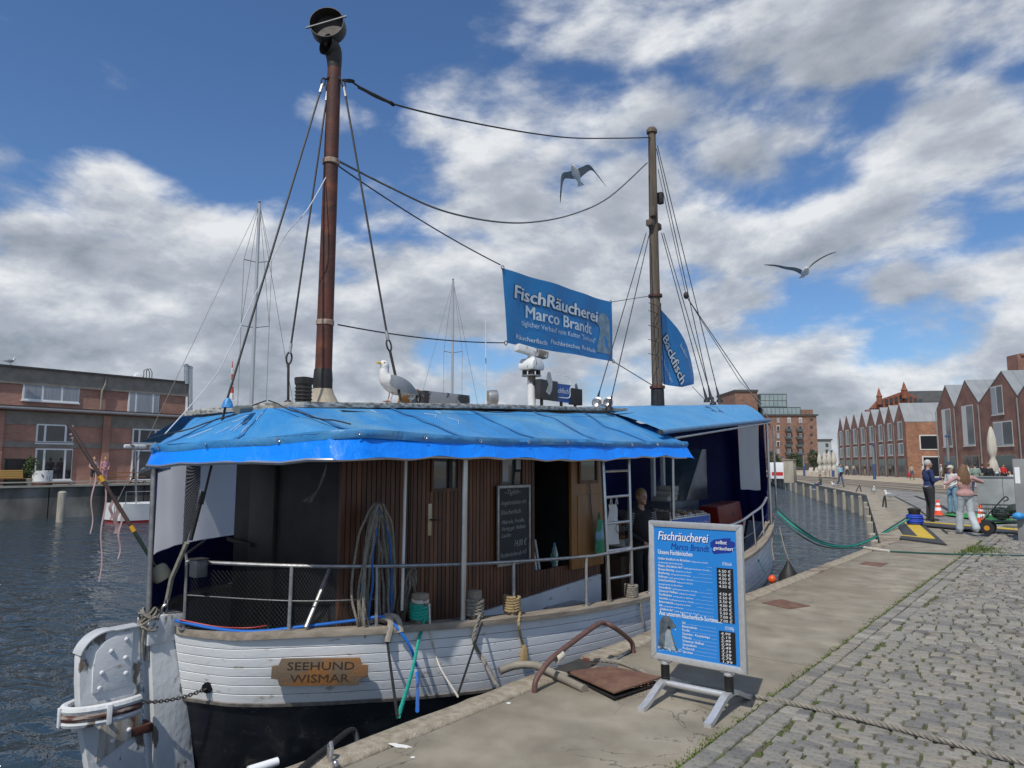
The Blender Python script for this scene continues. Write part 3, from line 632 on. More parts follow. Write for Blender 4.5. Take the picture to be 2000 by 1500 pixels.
# white coaming under the planks
m = MB(); ys = [4.75 + k * .2 for k in range(15)] + [7.67, 8.0]; m.prism([(WX + .0, y, zbot(y) - .004) for y in ys] + [(WX, 8.0, -.36), (WX, 4.75, -.36)], (.035, 0, 0)); coam = m.build('coaming', M_white, house, smooth=False)
vh = V(WX + .037, 6.12, -.0); m = MB(); m.lathe(vh, [(.085, 0), (.085, .012), (.07, .014), (.068, .004), (.01, .004)], 16, (1, 0, 0)); vo = m.build('vent', M_white, coam)
for k in range(4): MB().box(WX + .041, WX + .046, 6.07 + k * .026, 6.083 + k * .026, -.05, .05).build('slot', M_rubber, vo, smooth=False)
m = MB(); m.box(WX + .036, WX + .22, 6.75, 7.35, .02, .045); stp = m.build('step', M_steel, coam, bevel=.004)
for k in range(9): m = MB(); m.prism([(WX + .212, 6.76 + k * .065, .02), (WX + .212, 6.82 + k * .065, .02), (WX + .212, 6.79 + k * .065, -.02)], (.006, 0, 0)); m.build('tooth', M_steel, stp, smooth=False)
m = MB(); m.bar((WX + .04, 7.2, -.1), (WX + .18, 7.2, .02), .03, .03); m.build('bracket', M_steel, stp)
# door window, notice window, door leaf, handle, opening
def window(parent, X, y0, y1, z0, z1, fw, mf, mg, name='window'):
    f = MB(); f.box(X, X + .03, y0, y0 + fw, z0, z1); f.box(X, X + .03, y1 - fw, y1, z0, z1); f.box(X + .001, X + .029, y0 + fw, y1 - fw, z0, z0 + fw); f.box(X + .001, X + .029, y0 + fw, y1 - fw, z1 - fw, z1)
    o = f.build(name, mf, parent, smooth=False); MB().box(X + .004, X + .012, y0 + fw, y1 - fw, z0 + fw, z1 - fw).build('pane', mg, o, smooth=False); return o
wn = window(house, WX - .02, 4.97, 5.37, 1.39, 1.94, .03, M_plank[1], glassmat('cabin_glass', (.10, .11, .12), .05)); MB().box(WX - .005, WX + .012, 5.21, 5.26, 1.42, 1.91).build('bar', M_rubber, wn, smooth=False)
wn = window(house, WX - .02, 6.01, 6.43, 1.41, 1.96, .025, M_plank[1], M_glass)
m = MB(); m.box(WX - .004, WX + .003, 6.06, 6.16, 1.47, 1.93); m.box(WX - .004, WX + .003, 6.3, 6.38, 1.6, 1.93); m.build('notice', pm('notice_paper', (.5, .52, .56), (.38, .42, .5), 5, .6), wn, smooth=False)
m = MB(); m.lathe((WX + .004, 4.955, 1.13), [(.03, 0), (.03, .006), (.01, .008)], 10, (1, 0, 0)); m.box(WX + .002, WX + .008, 4.93, 4.98, .98, 1.28); ho = m.build('handle_plate', pm('worn_brass', (.5, .42, .3), (.4, .34, .25), 9, .4, metal=.6), house, bevel=.002)
MB().tube([(WX + .01, 4.955, 1.13), (WX + .05, 4.955, 1.13), (WX + .055, 5.05, 1.125)], .009, 6).build('lever', M_iron, ho)
for y in (4.70, 5.44): MB().box(WX - .002, WX + .006, y, y + .012, -.05, 1.98).build('door_gap', M_rubber, house, smooth=False)
for z in (.35, 1.6): MB().box(WX + .001, WX + .012, 5.42, 5.455, z, z + .16).build('hinge', M_iron, house, smooth=False)
m = MB(); m.box(-4.925, -4.885, 7.30, 8.02, .40, 1.95); leaf = m.build('door_leaf', M_oakdoor, house, bevel=.006)
MB().box(-4.884, -4.874, 7.42, 7.90, .52, 1.28).build('panel', M_oakdoor, leaf, bevel=.008)
window(leaf, -4.888, 7.44, 7.88, 1.42, 1.93, .04, M_plank[0], M_glass)
m = MB(); m.tube([(-4.865, 7.68, 1.42), (-4.86, 7.69, 1.2), (-4.86, 7.72, .98)], .012, 6, flat=.3); m.build('strap', M_rubber, leaf)
# things inside the opening
for k, (y, t) in enumerate(((6.80, .02), (6.86, .06), (6.91, .1))):
    m = MB(); m.bar((-5.1, y + t * .3, .41), (-5.22, y + t, 1.0 - k * .12), .03, .012, (1, 0, 0)); tag(m.build('white_board', pm('white_plastic', (.7, .7, .68), rough=.5)), ['white board, tallest of three leaning in the dark cabin doorway', 'white board, middle of three leaning in the dark cabin doorway', 'white board, shortest of three leaning in the dark cabin doorway'][k], 'board', 'boards in the cabin doorway')
bt = thing('bottle', 'plastic water bottle standing on the cabin doorway sill', 'bottle', (-5.03, 7.14, .402)); MB().lathe((-5.03, 7.14, .402), [(.04, 0), (.042, .02), (.042, .2), (.03, .26), (.014, .3)], 12).build('body', pm('bottle_plastic', (.25, .38, .42), rough=.15, trans=.5), bt); MB().lathe((-5.03, 7.14, .70), [(.016, 0), (.016, .025), (.01, .027)], 8).build('cap', M_tarp, bt)
MB().box(-5.06, -5.0, 7.10, 7.18, .5, .60).build('label_band', pm('label_green', (.1, .3, .25), rough=.5), bt, smooth=False)
# --- roof of the deckhouse
rf = [(-6.9, 3.55), (-6.75, 3.42), (-6.3, 3.36), (-5.4, 3.36), (-5.2, 3.42), (-5.09, 3.6), (-5.06, 6), (-5.08, 9.05), (-7.1, 9.05), (-7.1, 3.9)]
def zr(y): return 2.16 + .27 * min(1, max(0, (y - 3.36) / 5.7)) + .03 * min(1, max(0, (y - 3.36) / 1.2))
m = MB(); P = [V(x, y, zr(y)) for x, y in rf]; m.prism([p - V(0, 0, .05) for p in P], (0, 0, .05)); roof = m.build('roof', pm('roof_edge_dirty', (.5, .49, .45), (.16, .15, .13), 14, .8, .3, ramp=(.4, .62), stretch=(1, 1, 3)), boat, bevel=.006)
# --- aft canopy
ST = [((-7.0, 4.6, 2.14), (-7.95, 4.7, 1.87)), ((-6.85, 3.6, 2.14), (-6.85, 3.45, 1.85)), ((-6.5, 3.4, 2.14), (-6.2, 2.88, 1.845)), ((-5.25, 3.36, 2.165), (-5.9, 2.84, 1.86)), ((-5.24, 3.36, 2.165), (-4.32, 3.30, 1.93)), ((-5.10, 3.5, 2.17), (-4.20, 3.48, 1.94)), ((-5.06, 5.0, 2.24), (-4.16, 5.0, 1.935)), ((-5.06, 7.0, 2.33), (-4.13, 7.0, 1.95)), ((-5.07, 8.4, 2.39), (-4.12, 8.3, 1.985)), ((-5.07, 8.8, 2.41), (-4.06, 8.78, 1.975))]
def stations(ST, n):
    out = []; L_ = [0]
    for a, b in zip(ST, ST[1:]): L_.append(L_[-1] + max((Vector(a[1]) - Vector(b[1])).length, (Vector(a[0]) - Vector(b[0])).length))
    for i in range(n + 1):
        t = L_[-1] * i / n; j = max(k for k in range(len(ST) - 1) if L_[k] <= t + 1e-9); u = (t - L_[j]) / (L_[j + 1] - L_[j]); out.append((Vector(ST[j][0]).lerp(Vector(ST[j + 1][0]), u), Vector(ST[j][1]).lerp(Vector(ST[j + 1][1]), u), t))
    return out
from mathutils import noise as MN
def wr(p, s, a): return (MN.noise(Vector(p) * s) + .5 * MN.noise(Vector(p) * s * 2.3)) * a
canopy = part('canopy', boat)
G = []; SS = stations(ST, 150)
for T, E_, t in SS:
    row = []
    for k in range(13):
        u = k / 12; p = T.lerp(E_, u); sag = .035 * math.sin(math.pi * u) * (.5 + .5 * math.sin(t * 3.4)); d = wr((t * 1.2, u * 1.5, 0), 1.3, .034) * math.sin(math.pi * min(1, u * 1.05)) + .02 * abs(MN.noise(V(t * 2.6 + u * 1.5, u * 2.2 - t * .6, 8))) * 2 * math.sin(math.pi * u) + .016 * math.sin(t * 9 + 6 * u + 3 * MN.noise(V(t, u, 2))) * u * (1 - u) * 2
        row.append(p + V(0, 0, (d - sag) * min(1, u * 3) - .05))
    n = (E_ - T); n.z = 0; n.normalize()
    for k in range(1, 4): row.append(E_ + n * (.012 * k - .03 * (k == 3) + wr((t * 2, k, 5), 1.5, .012)) + V(0, 0, -.034 * k + .01 * math.sin(t * 2.3 + 1) + wr((t, 0, 3), 2, .006)))
    G.append(row)
m = MB(); m.grid([r[::-1] for r in G]); m.build('tarpaulin', M_tarp, canopy, ang=60)
M_seam = pm('tarp_seam', (.02, .12, .32), (.03, .15, .36), 6, .6)
for i in list(range(46, 150, 15)) + [20, 33]:
    m = MB(); m.grid([[Vector(G[i][k]) + V(0, 0, .006), Vector(G[i + 1][k]).lerp(Vector(G[i][k]), .35) + V(0, 0, .006)] for k in range(13)], .003); m.build('tarp_seam', M_seam, canopy, ang=60)
m = MB(); m.tube([Vector(G[i][12]) + V(.004, -.004, .004) for i in range(12, 151, 2)], .0045, 5); m.build('hem_cord', M_seam, canopy)
for i in range(40, 150, 9):
    c = Vector(G[i][14]); n = (SS[i][1] - SS[i][0]); n.z = 0; n.normalize(); m = MB(); a_, b_ = frame(n); m.tube([c + n * .012 + (a_ * math.cos(t) + b_ * math.sin(t)) * .014 for t in [2 * math.pi * k / 10 for k in range(10)]], .004, 5, closed=True); m.build('eyelet', M_stain, canopy)
rn = random.Random(21); m = MB()
for k in range(11):
    i = rn.randrange(48, 100); j0 = rn.randrange(1, 7); pts = [Vector(G[i + (q % 2 if rn.random() < .4 else 0)][j0 + q]) + V(.004, -.004, .009) for q in range(rn.randrange(2, 5))]; m.tube(pts, [rn.uniform(.0012, .0035) for _ in pts], 5)
tag(m.build('gull_streaks', pm('dropping_white', (.62, .66, .7), rough=.8), canopy), kind='stuff')
# seams and cords on the tarp
def seam(a, b, name='seam', r=.006, lift=.012):
    a, b = Vector(a), Vector(b); m = MB(); m.tube([a.lerp(b, i / 10) + V(0, 0, lift + .006 * math.sin(i * 1.7) - .03 * math.sin(math.pi * i / 10)) for i in range(11)], r, 5); m.build(name, M_wire, canopy)
seam((-5.22, 3.35, 2.165), (-4.25, 3.42, 1.945)); seam((-5.26, 3.35, 2.165), (-6.15, 2.80, 1.85))
m = MB(); m.tube([V(-5.0, y, zr(y) - .085 + .012 * math.sin(y * 5) + (.0 if y > 5.2 else 0)) + V(.05, 0, 0) for y in np.linspace(5.1, 9.0, 30)], .006, 5); m.build('lacing_cord', M_wire, canopy)
# hard edge of the tarp's reinforced band and the bright valance
VB = []; n_ = 170; SS2 = stations(ST[1:], n_)
for T, E_, t in SS2:
    n = (E_ - T); n.z = 0; n.normalize(); w_ = .5 + .5 * MN.noise(V(t * 1.1, 7, 0)); rip = .010 * math.sin(t * 7.5 + 2 * MN.noise(V(t, 0, 0))); row = []
    drop = .155 + .012 * math.sin(t * 2.1) + .012 * math.sin(t * 6.3) * (1 if t < 2.2 else .25)
    for k in range(7):
        u = k / 6; row.append(E_ + n * (-.012 + .09 * u + rip * u) + V(0, 0, -.075 - drop * u + .008 * math.sin(t * 11) * u))
    VB.append(row)
e = VB[-1]; ext = [p + V(-.01, .012 * k, -.004 * k) for k, p in enumerate(e)]
m = MB(); m.grid([r[::-1] for r in VB + [ext]]); m.build('valance', M_val, canopy, ang=60)
m = MB(); m.tube([r[-1] + V(-.03, 0, -.002) for r in VB[::4]], .016, 6); m.build('edge_tube', M_stain, canopy)
m = MB(); m.tube([V(-5.33, 3.26, 2.11), V(-5.30, 3.12, 2.09)], [.028, .036], 10); m.build('deck_lamp', pm('lamp_grey', (.16, .18, .17), rough=.5), canopy)
# port side slope, so that the canopy is closed behind
m = MB(); m.grid([[V(-7.05, y, zr(y) - .02), V(-8.0, y, 1.9)] for y in (3.6, 6, 9)]); m.build('port_tarpaulin', M_tarp, canopy)
# --- fore canopy
rA = V(CX, 8.6, 2.50); rB = V(CX, 14.7, 2.93); eA = onx(1297, 843, -4.22); eB = onx(1497, 819, -4.62)
G = []
for i in range(61):
    u = i / 60; row = []; rg = rA.lerp(rB, u); eg = eA.lerp(eB, u) if u < .97 else eB + (u - .97) / .03 * V(-.12, .35, -.02)
    eg = eA.lerp(eB, u) + V(-.1 * max(0, u - .9) * 10 * .3, .3 * max(0, u - .9), 0)
    tp = V(rg.x + .75, rg.y - .3 * u, rg.z - .06); 
    for k in range(5): row.append(rg.lerp(tp, k / 4) + V(0, 0, wr((u * 6, k * .3, 9), 1, .012)))
    for k in range(1, 9): v = k / 8; row.append(tp.lerp(eg, v) + V(0, 0, .05 * math.sin(math.pi * v) * (.6 + .4 * math.sin(u * 8)) + wr((u * 6, v * 2, 4), 1.2, .02)))
    G.append(row)
m = MB(); m.grid([r[::-1] for r in G]); fc = part('fore_canopy', boat); m.build('tarpaulin', M_tarp2, fc, ang=60)
last = G[-1]; fl = [last, [p + V(.02, .16, -.05 - .05 * abs(math.sin(i * 1.3))) for i, p in enumerate(last)], [p + V(.03, .24, -.20 - .07 * math.sin(i * 2.1)) for i, p in enumerate(last)]]
m = MB(); m.grid([r[::-1] for r in fl]); m.build('front_flap', M_tarp2, fc, ang=60)
m = MB(); m.grid([[V(2 * CX - p.x, p.y, p.z) for p in r] for r in G[::6]]); m.build('port_tarpaulin', M_tarp2, fc, ang=60)
m = MB(); m.tube([eA + V(.02, -.12, -.012), eB + V(.02, .1, -.012)], .032, 10); m.build('roller_tube', pm('roller_blue', (.05, .16, .32), (.08, .2, .36), 8, .45), fc)
MB().tube([eA + V(.02, -.125, -.012), eA + V(.02, -.16, -.012)], .034, 10).build('tube_end', M_iron, fc)
MB().tube([eA + V(.0, .3, -.075), eB + V(.0, .1, -.06)], .018, 8).build('frame_tube', M_stain, fc)
# --- curtains round the foredeck and the stern
def curtain(pts, z0, z1, name, mat, amp=.02, parent=None, t0=0):
    P = cat([Vector(p) for p in pts], 10); G = []
    for i, p in enumerate(P):
        a, b = P[max(i - 1, 0)], P[min(i + 1, len(P) - 1)]; n = (b - a).cross(V(0, 0, 1)).normalized(); zt = z1(p) if callable(z1) else z1
        G.append([p + n * amp * math.sin(i * 1.1 + k * .5) + V(0, 0, z0 + (zt - z0) * k / 6) for k in range(7)])
    m = MB(); m.grid(G, .003); return m.build(name, mat, parent or boat, ang=60)
curtain([(-7.9, 8.0, 0), (-7.95, 10, 0), (-7.8, 12, 0), (-7.3, 13.6, 0), (-6.1, 14.75, 0), (-5.55, 14.5, 0)], .0, 2.52, 'fore_curtain', M_navy)
curtain([(-5.55, 14.5, 0), (-5.0, 14.1, 0)], 1.15, 2.5, 'window_panel', M_vinyl, .01); curtain([(-5.55, 14.5, 0), (-5.0, 14.1, 0), (-4.75, 13.7, 0)], .55, 1.16, 'fore_curtain', M_navy); curtain([(-4.98, 14.08, 0), (-4.75, 13.7, 0)], 1.16, 2.45, 'curtain_edge', M_navy)
curtain([(-6.12, 2.90, 0), (-6.6, 3.1, 0)], .36, .86, 'stern_curtain', M_navy, .006); curtain([(-6.6, 3.1, 0), (-7.3, 3.7, 0), (-7.8, 4.6, 0), (-8.0, 5.4, 0)], .3, .84, 'stern_curtain', M_navy, .006)
curtain([(-6.16, 2.91, 0), (-6.55, 3.07, 0)], .86, 1.72, 'window_panel', M_vinyl, .012); curtain([(-6.62, 3.11, 0), (-7.3, 3.7, 0), (-7.8, 4.5, 0), (-8.0, 5.4, 0)], .84, 1.75, 'window_panel', M_vinyl, .012)
curtain([(-6.08, 2.885, 0), (-6.16, 2.91, 0)], .36, 1.75, 'curtain_edge', M_navy, 0); curtain([(-6.54, 3.065, 0), (-6.62, 3.11, 0)], .4, 1.75, 'curtain_edge', M_navy, 0)
curtain([(-7.9, 5.0, 0), (-8.0, 6.5, 0), (-7.95, 8.2, 0)], -.2, 1.95, 'port_curtain', M_navy, .01)
# net hung inside the stern window
m = MB(); 
def netpt(u, v): a = V(-6.18, 2.90, 1.72).lerp(V(-7.2, 3.58, 1.72), u); return V(a.x + .17, a.y + .19, 1.72 - .88 * v * (1 - .35 * math.sin(u * 2.2)) - .05 * math.sin(u * 3.1))
for k in range(-22, 30):
    for sg in (1, -1):
        pts = []
        for j in range(13):
            v = j / 12; u = k / 26 + sg * v * .45
            if 0 <= u <= 1: pts.append(netpt(u, v))
        if len(pts) > 1: m.tube(pts, .0018, 3, caps=False)
m.build('net', M_wire, boat, smooth=False)
# --- poles carrying the canopy
poles = part('canopy_poles', boat)
def pole(p, q, r, mat=M_stain, name='pole'): return MB().cyl(p, q, r, n=10).build(name, mat, poles)
b_ = onx(291, 1203, -6.05); pole(b_ - V(0, 0, .35), onx(301, 905, -6.05), .022, M_steel)
p = railpt(903); pole(p, onx(908, 888, p.x), .03); MB().lathe(p, [(.07, 0), (.07, .012), (.035, .016)], 12).build('foot', M_stain, poles)
pole(onx(785, 1192, -4.72), onx(793, 885, -4.72), .014, pm('white_pole', (.72, .72, .72), rough=.4))
pole(onx(1315, 1015, -4.5), onx(1313, 888, -4.5), .025); pole(onx(1507, 1042, -4.62), onx(1497, 822, -4.62), .026)
pole(onx(1517, 1000, -4.95), onx(1510, 835, -4.95), .02, M_steel); pole(V(-5.9, 9.2, -.36), V(-5.9, 9.2, 2.4), .05, M_white, 'post')
for x in (1277, 1296): a = onx(x, 985, -6.2); MB().bar(V(a.x, a.y, -.3), V(a.x, a.y, 2.35), .07, .07).build('post', M_white, poles, bevel=.004)
MB().box(-6.25, -6.22, 9.6, 11.1, 1.83, 2.06).build('white_board', pm('white_board', (.75, .77, .8), rough=.5), poles, smooth=False)
# --- railing
rail = part('railing', boat)
RT = {365: 1097, 570: 1105, 735: 1106, 905: 1102, 1003: 1097, 1145: 1087, 1180: 1082, 1268: 1067}
tops = []
for x, yt in RT.items():
    b0 = railpt(min(max(x - 6, 352), 1270)) if x < 600 else railpt(x); t = onx(x, yt, b0.x - (.02 if x > 400 else -.0)); tops.append(t)
    if x in (905, 1180): continue
    MB().cyl(b0 - V(0, 0, .01), t, .016 if x != 365 else .014, n=8).build('post', M_steel, rail); MB().lathe(b0, [(.045, -.002), (.045, .008), (.02, .012)], 10).build('foot', M_steel, rail)
MB().tube(cat(tops, 8), .0165, 8).build('top_rail', M_steel, rail)
mid = [railpt(356) + V(0, 0, .27)] + [a.lerp(railpt(x), .55) for x, a in zip((570, 735), tops[1:3])]; MB().tube(cat(mid, 8), .006, 5).build('guard_wire', M_gwire, rail)
MB().tube([tops[0], tops[0] + V(-.25, .12, .03), tops[0] + V(-.55, .45, .10)], .012, 6).build('top_rail', M_steel, rail)
bw = [onx(1180, 1066 + 16, -4.2)]
fr = [railpt(1300) + V(0, 0, .58), onx(1432, 1024, -4.32), onx(1470, 1002, -4.40), onx(1488, 988, -4.5), onx(1497, 972, -4.6)]
MB().tube(cat(fr, 8), .021, 8).build('top_rail', M_stain, rail)
for a, x in ((fr[2], 1476), (fr[3], 1492)): MB().cyl(railpt(x), a, .014, n=8).build('post', M_stain, rail)
for dz in (.2,): MB().tube([fr[1] - V(0, 0, .3), fr[2] - V(0, 0, .32), fr[4] - V(0, 0, .3)], .005, 5).build('guard_wire', M_gwire, rail)
# net behind the stern railing
m = MB(); A = [railpt(x) + V(-.03, .02, 0) for x in (358, 460, 570, 650, 733)]; B = [p + V(0, 0, .48) for p in A]; A2, B2 = cat(A, 10), cat(B, 10)
for k in range(-14, 60):
    for sg in (1, -1):
        pts = [];
        for j in range(9):
            v = j / 8; u = k / 55 + sg * v * .22
            if 0 <= u <= 1: i = u * (len(A2) - 1); i0 = min(int(i), len(A2) - 2); a = A2[i0].lerp(A2[i0 + 1], i - i0); b = B2[i0].lerp(B2[i0 + 1], i - i0); pts.append(a.lerp(b, v))
        if len(pts) > 1: m.tube(pts, .0007, 3, caps=False)
m.build('net', pm('net_twine', (.10, .10, .10), rough=.8), rail, smooth=False)
# --- ladder standing on the rail
lad = part('ladder', boat); l0, l1 = railpt(1190), railpt(1234); t0 = onx(1176, 889, l0.x - .12); t1 = onx(1227, 889, l1.x - .12)
for a, b in ((l0, t0), (l1, t1)): MB().bar(a, b + (b - a) * .04, .05, .028, (1, 0, 0)).build('rail', M_stain, lad, bevel=.004)
for y0, y1 in ((922, 920), (974, 970), (1026, 1021), (1079, 1073), (1132, 1125)):
    u = (y0 - proj(l0)[1]) / (proj(t0)[1] - proj(l0)[1]); a = l0.lerp(t0, u); v = (y1 - proj(l1)[1]) / (proj(t1)[1] - proj(l1)[1]); b = l1.lerp(t1, v); MB().cyl(a, b, .017, n=8).build('rung', M_stain, lad)
# --- timber heads
for x in (823, 928, 1003, 1236):
    p = railpt(x) + V(-.02, 0, 0); h_ = .30 if x < 1000 else .17; MB().prism([p + V(a, b, -.05) for a, b in ((-.055, -.055), (.055, -.055), (.055, .055), (-.055, .055))], (0, 0, h_)).build('timber_head', M_cap, boat, bevel=.012)
# --- smoke pipe mast
sm = part('smoke_pipe', boat); mb0 = V(CX + .05, 4.50, 2.2); mt = onx(653, 135, CX + .05)
MB().tube([mb0, mt], [.088, .072], 16).build('pipe', M_rust, sm)
el = [mt, onx(653, 118, mt.x), onx(651, 103, mt.x), onx(645, 92, mt.x), onx(636, 86, mt.x)]; MB().tube(cat(el, 5), [.072 + .002 * i for i in range(21)], 14, caps=False).build('elbow', M_iron, sm)
hc = onx(641, 53, mt.x); ax = V(.60, -.74, .12).normalized()
m = MB(); m.lathe(hc - ax * .08, [(.17, 0), (.185, .02), (.185, .16), (.178, .16), (.17, .05), (.01, .045)], 24, ax); m.build('cowl', M_iron, sm); s_, u_ = frame(ax)
m = MB(); m.bar(hc + ax * .08 - s_ * .21 + u_ * .07, hc + ax * .08 + s_ * .21 - u_ * .08, .012, .02, ax); m.build('cowl_bar', M_gwire, sm); MB().cyl(el[-1] - V(0, 0, .02), hc - V(0, 0, .14), .02, n=8).build('cowl_stem', M_iron, sm)
m = MB(); m.lathe(mb0 + V(0, 0, -.02), [(.22, 0), (.17, .09), (.115, .19), (.10, .24), (.09, .245)], 18); m.build('boot', pm('canvas_boot', (.42, .37, .29), (.33, .29, .23), 6, .9, .4, stretch=(4, 4, .7)), sm)
MB().lathe(mb0 + V(0, 0, .215), [(.098, 0), (.1, .1), (.092, .2), (.088, .21)], 14).build('tar_sleeve', M_rubber, sm)
for y in (318, 633): p = onx(650, y, mt.x); p.y = mb0.y + (mt.y - mb0.y) * (p.z - mb0.z) / (mt.z - mb0.z); MB().lathe(p - V(0, 0, .03), [(.083, 0), (.092, .005), (.092, .05), (.083, .056)], 14).build('clamp', pm('rust_clamp', (.25, .12, .08), (.4, .34, .28), 20, .8), sm)
# --- foremast
fm = part('mast', boat); f0 = V(CX + .1, 11.8, 2.3); f1 = onx(1273, 258, f0.x); zs = lambda y: onx(1278, y, f0.x)
MB().tube([f0, zs(520), f1], [.10, .09, .072], 14).build('spar', M_mast, fm)
MB().lathe(V(f0.x, f0.y, onx(1283, 787, f0.x).z - .05), [(.125, 0), (.122, .15), (.12, .3), (.11, .305)], 14).build('tar_sleeve', M_rubber, fm)
for y, r_ in ((755, .14), (577, .13)): p = zs(y); MB().lathe((f0.x, f0.y, p.z - .03), [(r_ - .03, 0), (r_, .004), (r_, .05), (r_ - .03, .055)], 14).build('band', M_rust, fm)
p = zs(440); m = MB(); m.obox(p + V(0, -.02, 0), (.06, 0, 0), (0, .21, 0), (0, 0, .06)); m.obox(p + V(0, -.02, -.07), (.05, 0, 0), (0, .13, 0), (0, 0, .03)); m.build('crosstree', M_mast, fm, bevel=.02)
p = zs(262); m = MB(); m.lathe((f1.x, f1.y, f1.z - .02), [(.1, 0), (.1, .06), (.07, .1), (.01, .11)], 12); m.build('mast_cap', M_mast, fm)
for y, s_ in ((384, 1), (420, -1)): p = zs(y); MB().obox(p + V(.05, .15 * s_, 0), (.05, 0, 0), (0, .05, 0), (0, 0, .11 if s_ > 0 else .08)).build('mast_lamp', M_rubber if s_ > 0 else M_mast, fm, bevel=.015)
for k, y in enumerate((600, 615, 643, 670, 697)): p = zs(y); m = MB(); m.tube([p + V(.05, -.32, .02), p + V(.1, -.1, 0), p + V(.05, .13, .0)], .006, 4); m.build('tie_wire', M_wire, fm)
# --- standing rigging and lines
rig = part('rigging', boat)
def wire(pts, r=.009, mat=None, name='wire', sag=0, par=None):
    P = [Vector(p) for p in pts]
    if sag and len(P) == 2: P = [P[0].lerp(P[1], i / 20) - V(0, 0, sag * 4 * (i / 20) * (1 - i / 20)) for i in range(21)]
    return MB().tube(P, r, 6).build(name, mat or M_wire, par or rig)
def shackle(p, d, par, s=.05, r=.009):
    d = Vector(d).normalized(); a, b = frame(d); MB().tube([p + d * s * math.cos(t) + a * s * .5 * math.sin(t) for t in [2 * math.pi * k / 12 for k in range(12)]], r, 6, closed=True).build('shackle', M_iron, par)
top1 = V(mt.x, mt.y, mt.z - .05)
sA = [(onx(630, 165, mt.x - .02), onx(445, 775, -5.6)), (onx(640, 178, mt.x - .1), onx(566, 690, -6.05)), (onx(672, 170, mt.x + .1), onx(758, 665, -5.35))]
for i, (a, b) in enumerate(sA):
    wire([a, b], .011, name='shroud'); d = (b - a).normalized(); wire([a, a + d * .12], .017, M_steel, 'terminal'); shackle(a - d * .04, d, rig); shackle((a - d * .04 + top1) / 2 + V(0, 0, .01), top1 - a, rig, .05, .011)
    if i: wire([b, b - d * .1], .017, M_steel, 'terminal'); shackle(b + d * .05, d, rig, .06, .009); e = V(b.x + (.03 if i == 1 else .1), b.y + .0 + (.1 if i == 2 else -.02), 2.26); wire([b + d * .1, e], .014, M_iron, 'turnbuckle'); MB().lathe(e - V(0, 0, .03), [(.05, 0), (.04, .03), (.015, .05)], 8).build('chainplate', M_iron, rig)
b = sA[0][1]; MB().lathe(b - V(0, 0, .06), [(.05, -.03), (.035, .02), (.016, .05)], 10).build('tarp_sleeve', M_tarp, rig); wire([b, onx(395, 985, -5.75)], .011, name='shroud'); wire([onx(397, 960, -5.75), onx(372, 1055, -5.8)], .02, M_rubber, 'turnbuckle')
e = onx(365, 1060, -5.82); wire([e, onx(335, 1130, -5.95), onx(327, 1170, -6.0)], .022, M_rgrey, 'serving'); chain(onx(327, 1168, -6.0), onx(315, 1212, -6.05), 0, 3, 'stay_chain', M_steel, .009, parent=rig, w=.022)
q0 = onx(690, 160, mt.x); q1 = onx(763, 200, mt.x + .0); m1 = V(f1.x, f1.y - .08, onx(1262, 263, f1.x).z)
q0.y = mt.y + .1
tri = cat([V(mt.x, mt.y + .09, mt.z - .12), onx(683, 158, CX), onx(765, 202, CX), onx(950, 245, CX), onx(1100, 268, CX), onx(1200, 270, CX), m1], 8); wire(tri, .011, name='triatic_stay'); wire([onx(700, 170, CX), onx(763, 201, CX)], .018, M_iron, 'turnbuckle'); shackle(onx(683, 158, CX), V(1, 1, 0), rig, .05, .01); shackle(onx(765, 202, CX), V(0, 1, -.3), rig, .04, .01)
wire(cat([onx(662, 315, CX), onx(760, 365, CX), onx(860, 410, CX), onx(960, 432, CX), onx(1040, 434, CX), onx(1120, 418, CX), onx(1190, 385, CX), onx(1264, 318, CX + .1)], 6), .012, M_gwire, 'slack_line')
bTL, bTR, bBL, bBR = onx(982, 523, CX), onx(1193, 590, CX), onx(988, 670, CX), onx(1198, 706, CX)
wire([onx(662, 325, CX), bTL + V(0, -.05, .03)], .008, name='banner_line', sag=.05); wire([onx(660, 634, CX), bBL + V(0, -.03, .0)], .008, name='banner_line', sag=.05)
wire([bTR, onx(1270, 578, CX + .1)], .006, name='banner_line'); wire([bBR, onx(1283, 758, CX + .05)], .008, M_gwire, 'banner_line')
wire(cat([onx(648, 325, CX), onx(600, 410, CX + .2), onx(545, 480, CX), onx(440, 700, CX - .1), onx(400, 760, CX - .2), onx(320, 850, -6.3)], 8), .005, pm('white_cord', (.6, .62, .65), rough=.6), 'white_cord')
cp = zs(452)
for xa, ya, xb, yb, Xb in ((1262, 455, 1165, 785, -5.25), (1268, 458, 1190, 795, -5.0), (1292, 455, 1380, 780, -5.2), (1296, 455, 1392, 785, -5.0), (1282, 290, 1388, 775, -5.3), (1284, 285, 1405, 780, -4.95)):
    a = onx(xa, ya, f0.x); b = onx(xb, yb, Xb); wire([a, b], .008, name='shroud'); d = (b - a).normalized(); wire([b - d * .22, b + d * .02], [.012, .03], M_rubber, 'shroud_boot'); MB().lathe(b + d * .02 - V(0, 0, .03), [(.06, 0), (.05, .04), (.02, .06)], 10).build('shroud_base', M_rubber, rig)
wire([onx(1340, 578, -5.6), onx(1480, 785, -5.4), onx(1500, 815, -4.7)], .009, M_gwire, 'line'); wire([onx(1338, 575, -5.6), onx(1445, 745, -5.5), onx(1490, 790, -5.0)], .007, M_gwire, 'line'); wire([onx(1285, 330, f0.x), onx(1340, 576, -5.6)], .007, M_gwire, 'line'); MB().ell(onx(1340, 577, -5.6), (.05, .05, .07)).build('block', M_iron, rig)
wire([onx(1352, 755, -5.7), onx(1376, 780, -5.6)], .006, M_gwire, 'line')
